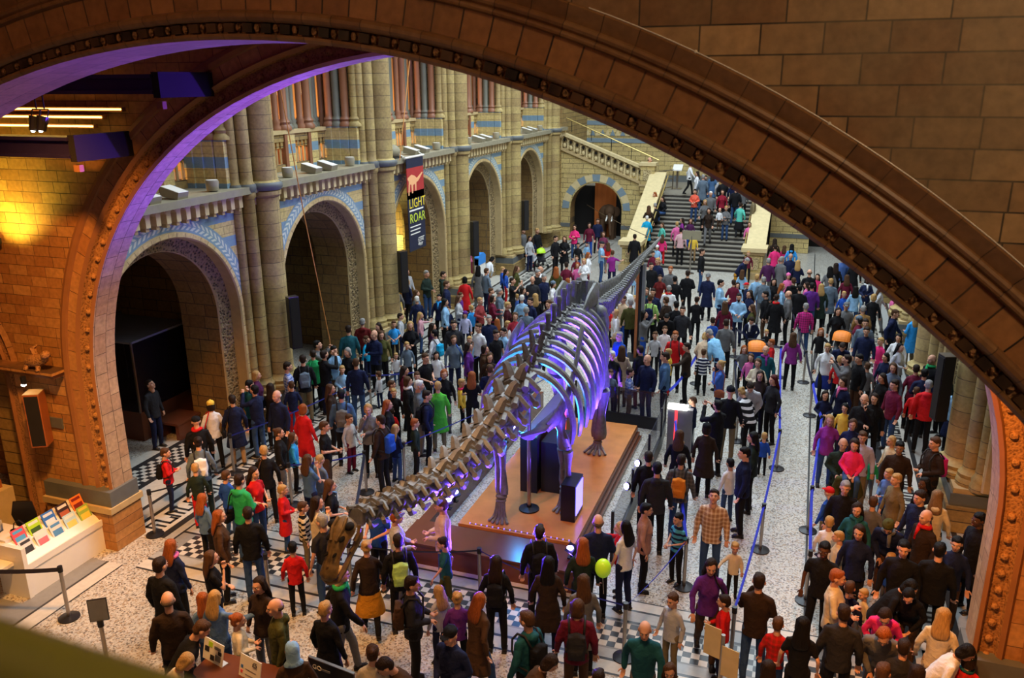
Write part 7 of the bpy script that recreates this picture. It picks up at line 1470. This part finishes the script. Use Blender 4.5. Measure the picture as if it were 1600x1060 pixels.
def hairpiece(style):
    if style in HS: return HS[style]
    b = MB(); C = 'hair_mat'
    if style in ('short', 'full', 'long', 'bun'):
        b.ball((0, .024, .040), (.085, .098, .092), C, 14, 9); b.ball((0, .055, -.01), (.074, .062, .072), C, 12, 8)
        if style in ('full', 'long'):
            for s in (-1, 1): cap(b, (s*.062, .01, .05), .035, (s*.076, .02, -.07), .026, C)
            b.ball((0, .06, -.06), (.085, .05, .07), C, 12, 8)
        if style == 'full': b.ball((0, .05, -.085), (.09, .055, .05), C, 12, 7)
        if style == 'long': stack(b, [(0, .06, .02, .088, .05), (0, .075, -.1, .105, .05), (0, .095, -.19, .118, .042), (0, .105, -.27, .11, .03), (0, .105, -.31, .07, .018)], C)
        if style == 'bun': b.ball((0, .11, .075), .042, C, 10, 7)
        if style == 'short': b.ball((.02, -.04, .085), (.05, .04, .03), C, 10, 6)
    elif style == 'fringe':
        b.ball((0, .065, -.012), (.074, .050, .045), C, 12, 8)
        for s in (-1, 1): b.ball((s*.066, .03, .0), (.020, .045, .03), C, 8, 6)
    elif style == 'beanie': b.ball((0, .018, .055), (.092, .106, .085), 'cloth', 14, 9); b.tube((0, .014, .02), (0, .014, .062), .094, .092, 'cloth', 16); b.ball((0, .02, .142), .018, 'cloth', 8, 6)
    elif style == 'cap': b.ball((0, .012, .045), (.089, .104, .078), 'cloth', 14, 9); b.ball((0, -.105, .045), (.062, .065, .009), 'cloth', 12, 6)
    elif style == 'scarfhat': b.ball((0, .02, .012), (.092, .108, .11), 'cloth', 14, 10); stack(b, [(0, .04, -.02, .088, .08), (0, .05, -.12, .085, .075), (0, .05, -.17, .13, .1)], 'cloth')
    elif style == 'beard': b.ball((0, -.062, -.086), (.042, .036, .04), C, 10, 7); b.ball((0, -.04, -.06), (.062, .05, .03), C, 10, 7); b.ball((0, -.07, -.12), (.03, .025, .035), C, 9, 6)
    HS[style] = data(mk(b, .011, 560, fold=.0035)); return HS[style]
BT = dict(M=(1.78, 1.06, .172, .155, .145, .145, .98), W=(1.68, 1.06, .15, .138, .12, .15, .84), C=(1.35, 1.22, .15, .135, .138, .14, .9), T=(.98, 1.5, .15, .14, .155, .145, 1.0))
POSE = dict(
    s=((.25, .02, 1.17), (.27, -.07, .93), (-.25, .03, 1.17), (-.26, -.05, .92)), h=((.25, .03, 1.18), (.06, -.25, 1.13), (-.25, .03, 1.18), (-.08, -.24, 1.10)),
    p=((.27, -.15, 1.34), (.09, -.31, 1.58), (-.27, -.15, 1.34), (-.09, -.31, 1.57)), c=((.21, -.12, 1.19), (.07, -.17, 1.48), (-.23, -.03, 1.18), (.08, -.21, 1.16)),
    w=((.25, .12, 1.18), (.27, .06, .93), (-.25, -.10, 1.2), (-.24, -.27, 1.0)), o=((.37, -.16, 1.28), (.46, -.38, 1.26), (-.25, .03, 1.17), (-.26, -.05, .92)),
    a=((.25, -.04, 1.17), (-.10, -.22, 1.2), (-.25, -.04, 1.17), (.10, -.24, 1.16)), k=((.25, -.04, 1.17), (.0, -.27, 1.1), (-.25, -.04, 1.18), (-.02, -.28, 1.25)),
    u=((.25, .02, 1.17), (.26, -.07, .93), (-.25, .03, 1.17), (-.26, -.05, .92)), l=((.24, -.08, 1.18), (.08, -.28, 1.02), (-.24, -.06, 1.18), (-.1, -.27, 1.0)), i=((.24, .0, 1.17), (.08, -.24, 1.04), (-.24, .0, 1.17), (-.08, -.25, 1.02)))
TC = {}
def template(bt, pose, part):
    """part meshes in metres, feet at z=0, facing -Y; cached so that copies share them"""
    key = (bt, pose, part)
    if key in TC: return TC[key]
    H, hs, sw, cw, ww, hw, lw = BT[bt]; k = H/1.78; fem = bt == 'W'
    lean = radians({'l': 34, 'i': 6, 'w': 4}.get(pose, 0)); piv = Vector((0, 0, .95)); Rl = Matrix.Rotation(lean, 3, 'X')
    U = lambda p: piv + Rl @ (Vector(p)-piv)
    drop = Vector((0, 0, -.47)) if pose == 'i' else Vector((0, 0, 0))
    A = POSE[pose]; sh = [U((sw, .01, 1.405)), U((-sw, .01, 1.405))]; el = [U(A[0]), U(A[2])]; wr = [U(A[1]), U(A[3])]
    hip = [Vector((.095, 0, .93)), Vector((-.095, 0, .93))]
    if pose == 'w': kn = [Vector((.10, -.16, .53)), Vector((-.10, .06, .50))]; an = [Vector((.10, -.22, .10)), Vector((-.10, .28, .16))]
    elif pose == 'i': kn = [Vector((.13, -.42, .95)), Vector((-.13, -.42, .95))]; an = [Vector((.12, -.42, .56)), Vector((-.12, -.42, .56))]
    else: kn = [Vector((.105, -.015, .50)), Vector((-.11, -.03, .50))]; an = [Vector((.11, .02, .09)), Vector((-.125, .015, .09))]
    tilt = radians({'u': -24, 'p': -8, 'l': 12, 'c': 3}.get(pose, 5)); hc = U((0, -.015, 1.665)); top = 1.665 + .115
    nb = U((0, .015, 1.50)); hc = nb + (hc-nb)*hs
    TH = Matrix.Translation(hc) @ (Rl.to_4x4() if pose != 'l' else Matrix.Rotation(lean*.8, 4, 'X')) @ Matrix.Rotation(tilt, 4, 'X') @ Matrix.Scale(hs*.99, 4)
    S_ = Matrix.Scale(k * 1.78/(1.78 + .13*(hs-1)), 4) @ Matrix.Translation(drop); b = MB(); vox, tg = .02, 900
    def arms(r0, r1, r2, mat, upto=1.0):
        for j in (0, 1):
            cap(b, sh[j], r0, el[j], r1, mat)
            if upto > .9: cap(b, el[j], r1, el[j].lerp(wr[j], .93), r2, mat)
    def torso(g, mat, z0=.88, flare=0, belly=0):
        prof = [(0, 0, z0, hw*1.02+g+flare, .112+g*1.1+flare*.8), (0, 0, .93, hw+g, .115+g), (0, .0, 1.06, ww+g, .10+g+belly), (0, -.005, 1.2, (cw+ww)/2+.008+g, .112+g), (0, 0, 1.34, cw+g, .118+g), (0, .005, 1.42, cw*.86+g*.6, .095+g), (0, .01, 1.475, .085+g*.5, .066+g), (0, .015, 1.52, .056+g*.5, .056+g*.5)]
        if z0 >= .93: prof.pop(1)
        R = []; n = 16
        for (x, y, z, rx, ry) in prof:
            R.append([tuple(U((x+rx*cos(2*pi*q/n), y+ry*sin(2*pi*q/n), z)) if z > .95 else (x+rx*cos(2*pi*q/n), y+ry*sin(2*pi*q/n), z)) for q in range(n)])
        for i in range(len(R)-1):
            for q in range(n): b.face([R[i][q], R[i][(q+1) % n], R[i+1][(q+1) % n], R[i+1][q]], mat)
        b.face(R[0][::-1], mat); b.face(R[-1], mat)
        for j in (0, 1): cap(b, sh[j], .054*lw+g*.55, U((0, .012, 1.455)), .052+g*.5, mat)
        if fem:
            for s in (-1, 1): b.ball(tuple(U((s*.065, -.085, 1.27))), .058+g*.6, mat, 10, 7)
    def legs(r, mat, g=0):
        for j in (0, 1): cap(b, hip[j], r[0]+g, kn[j], r[1]+g, mat); cap(b, kn[j], r[1]+g, an[j], r[2]+g, mat)
        b.ball((0, 0, .93), (hw+g, .11+g, .1), mat, 12, 8)
    if part == 'body':
        torso(-.008, 'skin'); arms(.045*lw, .036*lw, .026*lw, 'skin'); legs((.075, .05, .036), 'skin'); cap(b, U((0, .015, 1.46)), .055*lw, hc+(nb-hc)*.3, .052*lw)
        for j in (0, 1): b.ball(an[j]+Vector((0, -.05, -.045)), (.035, .09, .03), 'skin', 8, 6)
        d = data(mk(b, .018, 1100)); b = MB(); add(b, d, S_); add(b, HEAD, S_ @ TH); add(b, FACE, S_ @ TH)
        for j in (0, 1):
            dr = (wr[j]-el[j]).normalized(); q = dr.to_track_quat('-Z', 'X').to_matrix().to_4x4(); hd = HANDS[1 if pose in 'hpcka' else 0]
            add(b, hd, S_ @ Matrix.Translation(wr[j]) @ q @ Matrix.Rotation(radians(0 if j else 180), 4, 'Z') @ Matrix.Scale(.98*(hs**.5), 4))
        me = mk(b)
    elif part in ('jacket', 'coat', 'tee', 'hoodie'):
        g = .022 if part in ('jacket', 'hoodie') else (.03 if part == 'coat' else .012)
        if part == 'tee': torso(g, 'cloth', .86, .008); [cap(b, sh[j], .062*lw, sh[j].lerp(el[j], .62), .056*lw, 'cloth') for j in (0, 1)]
        else:
            torso(g, 'cloth', .84 if part != 'coat' else .9, .01, .008 if not fem else 0); arms(.054*lw+.010, .047*lw+.010, .038*lw+.006, 'cloth')
            if part == 'coat' and pose != 'i': stack(b, [(0, .01, .52, hw+.10, .165), (0, 0, .75, hw+.06, .15), (0, 0, .97, hw+.03, .14)], 'cloth')
            if part == 'hoodie': b.ball(tuple(U((0, .105, 1.47))), (.10, .055, .07), 'cloth', 12, 7); b.ball(tuple(U((0, .02, 1.50))), (.085, .085, .035), 'cloth', 12, 6)
            else: b.tube(U((0, .012, 1.48)), U((0, .0, 1.535)), .072, .066, 'cloth', 14)
        d = data(mk(b, .0165, 1500, fold=.0055)); b = MB(); add(b, d, S_); me = mk(b)
    elif part == 'trousers':
        legs((.082, .060, .047), 'cloth', .006); d = data(mk(b, .0165, 1000, fold=.005)); b = MB(); add(b, d, S_); me = mk(b)
    elif part == 'skirt':
        stack(b, [(0, 0, .42, hw+.12, .20), (0, 0, .6, hw+.09, .175), (0, 0, .85, hw+.03, .135), (0, 0, 1.0, ww+.02, .11)], 'cloth', 18); d = data(mk(b, .018, 500)); b = MB(); add(b, d, S_); me = mk(b)
    elif part in ('shoe0', 'shoe1'):
        for j in (int(part[-1]),):
            c = an[j]; cap(b, c+Vector((0, .02, -.045)), .045, c+Vector((0, -.11, -.058)), .036, 'shoe_mat', 8)
            b.box(c.x-.042, c.x+.042, c.y-.15, c.y+.065, c.z-.09, c.z-.07, 'shoe_mat')
        d = data(mk(b)); b = MB(); add(b, d, S_); me = mk(b)
    elif part == 'scarf':
        q = U((0, .0, 1.51)); n = 14
        pts = [q+Vector((.085*cos(2*pi*i/n), .075*sin(2*pi*i/n), .012*sin(4*pi*i/n))) for i in range(n+1)]; b.path(pts, .036, 'cloth', 8); cap(b, q+Vector((.03, -.085, 0)), .035, q+Vector((.045, -.12, -.22)), .03, 'cloth', 8); d = data(mk(b)); b = MB(); add(b, d, S_); me = mk(b)
    elif part.startswith('hair_'):
        add(b, hairpiece(part[5:]), S_ @ TH); me = mk(b)
    elif part == 'pack':
        c0 = U((0, .19, 1.2)); TT = Matrix.Translation(c0); b.box(-.12, .12, -.06, .06, -.2, .17, 'cloth', TT); b.ball(tuple(c0), (.145, .085, .215), 'cloth', 14, 10); b.box(-.09, .09, .04, .10, -.17, -.02, 'cloth', TT); b.ball(tuple(c0+Vector((0, .06, -.1))), (.10, .05, .09), 'cloth', 12, 8); d = data(mk(b, .016, 600)); b = MB(); add(b, d, S_); me = mk(b)
    elif part == 'straps':
        for s in (-1, 1): b.path([U((s*.10, .16, 1.38)), U((s*.11, .05, 1.515)), U((s*.115, -.07, 1.50)), U((s*.12, -.155, 1.38)), U((s*.135, -.15, 1.22)), U((s*.16, -.04, 1.06)), U((s*.14, .12, 1.04))], .016, 'strap_mat', 6)
        d = data(mk(b)); b = MB(); add(b, d, S_); me = mk(b)
    elif part == 'bag':
        b.ball((.27, .05, .93), (.055, .14, .13), 'cloth', 12, 8); b.box(.23, .31, -.09, .19, .82, 1.0, 'cloth'); d = data(mk(b, .016, 400)); b = MB(); add(b, d, S_)
        me = mk(b)
    elif part == 'bagstrap':
        b.path([(.27, -.05, 1.02), (.23, -.12, 1.25), tuple(U((.1, -.12, 1.47))), tuple(U((.05, .02, 1.545))), tuple(U((.12, .15, 1.42))), (.25, .14, 1.02)], .014, 'cloth', 6); d = data(mk(b)); b = MB(); add(b, d, S_); me = mk(b)
    me.name = part; TC[key] = me; return me
rng = random.Random(3); crowd = []; NM = {'jacket': 'jacket', 'hoodie': 'hooded_jacket', 'coat': 'coat', 'tee': 'shirt'}
def child_obj(root, name, me, col, mat=None, c2=None, lab=None):
    o = bpy.data.objects.new(name, me); COL.objects.link(o); o.parent = root; o.color = (*col, 1)
    if mat: o.material_slots[0].link = 'OBJECT'; o.material_slots[0].material = M[mat]
    if c2: o['c2'] = list(c2)
    if lab: o['label'] = lab
    return o
for line in PEOPLE.strip().split('\n'):
    T_, topc, botc, hairc, pose, x, y, z, rz, kvs, label, up = line.split('|'); x, y, z, rz = float(x), float(y), float(z), float(rz); kv = dict(q.split('=', 1) for q in kvs.split(',') if q)
    bt = {'B': 'C', 'G': 'C'}.get(T_, T_); v = rng.uniform(.965, 1.035); loc = Vector((x, y, z)); top = PAL[topc]; bot = PAL[botc]; hair = HAIR[hairc]; sk = SKIN[kv.get('skin', 'light')]; sv = rng.uniform(.85, 1.12); skc = tuple(min(1, q*sv) for q in sk)
    g = {'coat': 'coat', 'tee': 'tee', 'jacket': 'jacket'}.get(kv.get('g'), 'hoodie' if kv.get('hood') else 'jacket')
    st = kv.get('style') or ({'W': 'long' if hairc not in ('grey', 'white') else 'full', 'G': 'long'}.get(T_, 'short')); flip = rng.random() < .5 and 'bag' not in kv and not kv.get('text') and 'skin' not in kv
    if pose == 'l' and st == 'long': st = 'full'
    parts = [(NM[g], g, top, kv.get('pat')), ('trousers', 'trousers', PAL['black'] if kv.get('skirt') else bot, None)]
    if kv.get('skirt'): parts.append(('skirt', 'skirt', bot, None))
    hat = kv.get('hat')
    if hat:
        hk, hcol = hat.split(':')
        if hk != 'scarf' and T_ in 'WG': parts.append(('hair', 'hair_full', hair, None))
        parts.append(({'beanie': 'knitted_hat', 'cap': 'cap', 'scarf': 'headscarf'}[hk], 'hair_'+{'scarf': 'scarfhat'}.get(hk, hk), PAL[hcol], None))
    elif hairc == 'bald':
        if T_ == 'M': parts.append(('hair', 'hair_fringe', hair, None))
    else: parts.append(('hair', 'hair_'+('fringe' if kv.get('fringe') else st), hair, None))
    if kv.get('beard'): parts.append(('beard', 'hair_beard', HAIR['black'] if hairc != 'bald' else HAIR['grey'], None))
    if kv.get('scarf'): parts.append(('scarf', 'scarf', PAL[kv['scarf']], None))
    parts += [('shoe', 'shoe0', (0, 0, 0), None), ('shoe', 'shoe1', (0, 0, 0), None)]
    if not label: crowd.append((loc, rz, v, bt, pose, skc, parts, flip)); continue
    root = bpy.data.objects.new('person', template(bt, pose, 'body')); COL.objects.link(root); root.color = (*skc, 1); root.location = loc; root.rotation_euler = (0, 0, rz); root.scale = ((-v if flip else v), v, v)
    tag(root, label, 'person', 'museum visitors')
    for nm, pt, col, pat in parts:
        mat = None; c2 = None
        if pat: k_, cc = pat.split(':'); mat = 'cloth_plaid' if k_ == 'plaid' else ('cloth_wide' if topc in ('striped4',) else 'cloth_stripe'); c2 = PAL[cc]
        if topc == 'plaidb': c2 = (.7, .55, .4)
        child_obj(root, nm, template(bt, pose, pt), col, mat if nm != 'shoe' else None, c2)
    if kv.get('text'): t_ = text(root, 'FILA', (-.085, -.172, .93), .075, 'ink', (radians(90), 0, 0), 'printed_lettering')
    short = label.split(',')[0].replace('person ', '').replace('child ', '').split(' '); tail = label.split(',')[-1].strip() if ',' in label else ''
    base = ' '.join(short[:8])
    if kv.get('bp'):
        t = thing('rucksack', None, 'rucksack', loc, rz); t.scale = root.scale; cn_ = {'cyan': 'turquoise', 'lime': 'lime green', 'slate': 'grey blue'}.get(kv['bp'], kv['bp'])
        t['label'] = ' '.join(('%s rucksack on %s, %s' % (cn_, base, tail) if tail else '%s rucksack on the person %s' % (cn_, base)).split()[:16])
        child_obj(t, 'pack', template(bt, pose, 'pack'), PAL.get(kv['bp'], PAL['grey'])); child_obj(t, 'strap', template(bt, pose, 'straps'), (0, 0, 0))
    if kv.get('bag'):
        t = thing('shoulder_bag', None, 'bag', loc, rz); t.scale = root.scale; t['label'] = ' '.join(('%s shoulder bag on %s, %s' % (kv['bag'], base, tail) if tail else '%s shoulder bag on the person %s' % (kv['bag'], base)).split()[:16])
        child_obj(t, 'pouch', template(bt, pose, 'bag'), PAL.get(kv['bag'], PAL['grey'])); child_obj(t, 'strap', template(bt, pose, 'bagstrap'), PAL.get(kv['bag'], PAL['grey']))
# everyone beyond the three hundred largest: one crowd
V, F, Cc = [], [], []
for (loc, rz, v, bt, pose, skc, parts, flip) in crowd:
    T4 = Matrix.Translation(loc) @ Matrix.Rotation(rz, 4, 'Z') @ Matrix.Diagonal((-v if flip else v, v, v, 1))
    for nm, pt, col, pat in [('body', 'body', skc, None)] + parts:
        key = ('d', bt, pose, pt)
        if key not in TC: TC[key] = data(template(bt, pose, pt))
        vs, fs, ms = TC[key]; i = len(V); V += [tuple(T4 @ Vector(q)) for q in vs]; F += [tuple(q+i for q in (f[::-1] if flip else f)) for f in fs]
        Cc += [{'eye_dark': (.01, .01, .01), 'brow': (.03, .02, .015), 'lip': (.3, .08, .07), 'paper': (.7, .65, .6), 'shoe_mat': (.012, .011, .012)}.get(m_, col) for m_ in ms]
me = bpy.data.meshes.new('crowd'); me.from_pydata(V, [], F); me.materials.append(M['crowd_mat']); ca = me.color_attributes.new('Col', 'FLOAT_COLOR', 'CORNER')
buf = []
for f, c in zip(F, Cc): buf += [c[0], c[1], c[2], 1.0]*len(f)
ca.data.foreach_set('color', buf); me.polygons.foreach_set('use_smooth', [True]*len(F)); o = bpy.data.objects.new('crowd', me); COL.objects.link(o)
tag(o, 'dense crowd of small far figures filling the far half of the hall and the stairs', 'crowd', None, 'stuff')
# ---------------------------------------------------------------- camera and light
def camR(yaw, pitch, roll):
    cy, sy, cp, sp = cos(yaw), sin(yaw), cos(pitch), sin(pitch)
    f = Vector((-sy*cp, cy*cp, -sp)); r = Vector((cy, sy, 0)); u = r.cross(f); cr, sr = cos(roll), sin(roll)
    r2 = r*cr + u*sr; u2 = -r*sr + u*cr
    return Matrix((r2, u2, -f)).transposed()
cd = bpy.data.cameras.new('camera'); co = bpy.data.objects.new('camera', cd); COL.objects.link(co)
cd.sensor_width = 36; cd.lens = 1304*36/1600; cd.clip_start = .05; cd.clip_end = 200
co.matrix_world = Matrix.Translation((0, 0, 8.4)) @ camR(.3405, .3000, -.0066).to_4x4()
cd.dof.use_dof = True; cd.dof.focus_distance = 15; cd.dof.aperture_fstop = 2.4
S.camera = co
W = bpy.data.worlds.new('sky'); S.world = W; W.use_nodes = True
bg = W.node_tree.nodes['Background']; bg.inputs[0].default_value = (.72, .86, 1, 1); bg.inputs[1].default_value = .6
def lamp(name, kind, loc, energy, col, size=1, sy=None, target=None, spot=None, blend=.5):
    l = bpy.data.lights.new(name, kind); l.energy = energy; l.color = col
    if kind == 'AREA':
        l.size = size
        if sy: l.shape = 'RECTANGLE'; l.size_y = sy
    elif kind == 'SPOT': l.spot_size = radians(spot); l.spot_blend = blend; l.shadow_soft_size = size
    else: l.shadow_soft_size = size
    o = bpy.data.objects.new(name, l); COL.objects.link(o); o.location = loc
    if target is not None: o.rotation_euler = (Vector(target)-Vector(loc)).to_track_quat('-Z', 'Y').to_euler()
    return o
DAY = (.78, .91, 1)
lamp('skylight_lamp', 'AREA', (-4.5, 29, 17), 5900, DAY, 11, 28, (-4.5, 29, 0))
lamp('skylight_lamp_side', 'AREA', (2.0, 27, 16), 1000, (1, .96, .82), 5, 26, (-12.5, 27, 5))
# near-hall lamps; some unseen warm floor spots are added as fill
lamp('warm_spot', 'SPOT', (-7.5, 6.95, 9.0), 1500, (1, .47, .15), .4, None, (-7.6, 11.5, 0), 74, .8)
lamp('warm_spot', 'SPOT', (-1.5, 6.95, 8.8), 1100, (1, .52, .2), .4, None, (-.6, 11.3, 0), 78, .8)
lamp('near_arch_fill', 'AREA', (-5.5, 1.2, 11.3), 60, (1, .50, .20), 2.5, None, (-5, 6, 9))  # unseen lamp added to light the near arch face
lamp('near_arch_fill', 'AREA', (3.2, .8, 11.2), 200, (1, .68, .36), 1.5, None, (3, 6, 8.4))  # added too, brightens the block wall above the near arch
lamp('warm_spot', 'SPOT', (-8.2, 7.2, 9.6), 2600, (1, .40, .08), .2, None, (-12.7, 10.7, 2.4), 60, .9)
lamp('warm_spot', 'SPOT', (-8.5, 6.95, 9.2), 2000, (1, .48, .13), .3, None, (-10.2, 8.9, 0), 78, .9)
lamp('warm_spot', 'SPOT', (-4.0, 7.0, 9.4), 950, (1, .5, .17), .3, None, (-6, 9.0, 0), 80, .9)
lamp('warm_spot', 'SPOT', (.8, 6.95, 8.3), 2600, (1, .36, .07), .2, None, (4.0, 10.7, 2.4), 85, .8)
lamp('wall_flood', 'SPOT', (-12.9, 10.05, 5.7), 260, (1, .82, .12), .1, None, (-12.9, 10.75, 6.9), 120, 1)
lamp('violet_spot', 'SPOT', (-4.5, 14.5, 5.0), 5200, (.16, .05, 1), .2, None, (-9.0, 10.95, 7.8), 58, .9)
# violet floods round the skeleton
V_ = (.13, .05, 1)
for p_, t_, e_ in (((-6.0, 12.9, .7), (-4.6, 9.8, 3), 1000), ((-6.0, 13.5, .7), (-4.7, 12.2, 2.8), 800), ((-6.0, 16.3, .7), (-4.6, 14.4, 3), 1100), ((-6.0, 17, .7), (-4.6, 17, 3.3), 1100), ((-2.85, 14.2, 1.1), (-4.3, 14.6, 2.4), 330), ((-2.85, 15.3, 1.1), (-4.4, 16.2, 2.8), 420), ((-4.55, 15.6, 1.75), (-4.6, 15.6, 3.6), 260), ((-4.6, 19.6, .4), (-4.6, 21.5, 3), 500), ((-3.6, 18.6, .6), (-4.5, 17.3, 3.4), 500)):
    lamp('violet_flood', 'SPOT', p_, e_*1.7, V_, .08, None, t_, 95, .6)
lamp('violet_flood', 'SPOT', (-4.9, 12.3, .5), 1300, V_, .08, None, (-4.6, 9.6, 3.1), 80, .6)
lamp('violet_flood', 'SPOT', (-7.4, 15.2, 3.2), 900, V_, .08, None, (-4.8, 15.6, 3.2), 80, .6)
lamp('violet_flood', 'SPOT', (-3.3, 12.3, .5), 2400, V_, .08, None, (-4.6, 10.2, 3.0), 75, .6)
lamp('violet_flood', 'SPOT', (-3.3, 12.5, .5), 1500, V_, .08, None, (-4.6, 12.6, 3.0), 75, .6)
lamp('cyan_flood', 'POINT', (-4.95, 14.35, 2.0), 75, (.03, .4, 1), .05)
lamp('cyan_flood', 'SPOT', (-4.75, 14.5, 1.62), 190, (.04, .42, 1), .05, None, (-4.65, 13.8, 2.9), 110, .6)
for k in range(5): lamp('gallery_uplight', 'POINT', (-15.0, 14.1+6.1*k, 7.2), 260, (1, .5, .18), .15)
lamp('arch_tube_light', 'POINT', (-15.7, 28.3, 2.6), 260, (1, .85, .25), .1)
S.view_settings.view_transform = 'Standard'; S.view_settings.look = 'None'; S.view_settings.gamma = 1; S.view_settings.use_curve_mapping = False; S.view_settings.exposure = 0
S.cycles.use_denoising = True
S.cycles.max_bounces = 6; S.cycles.transparent_max_bounces = 8
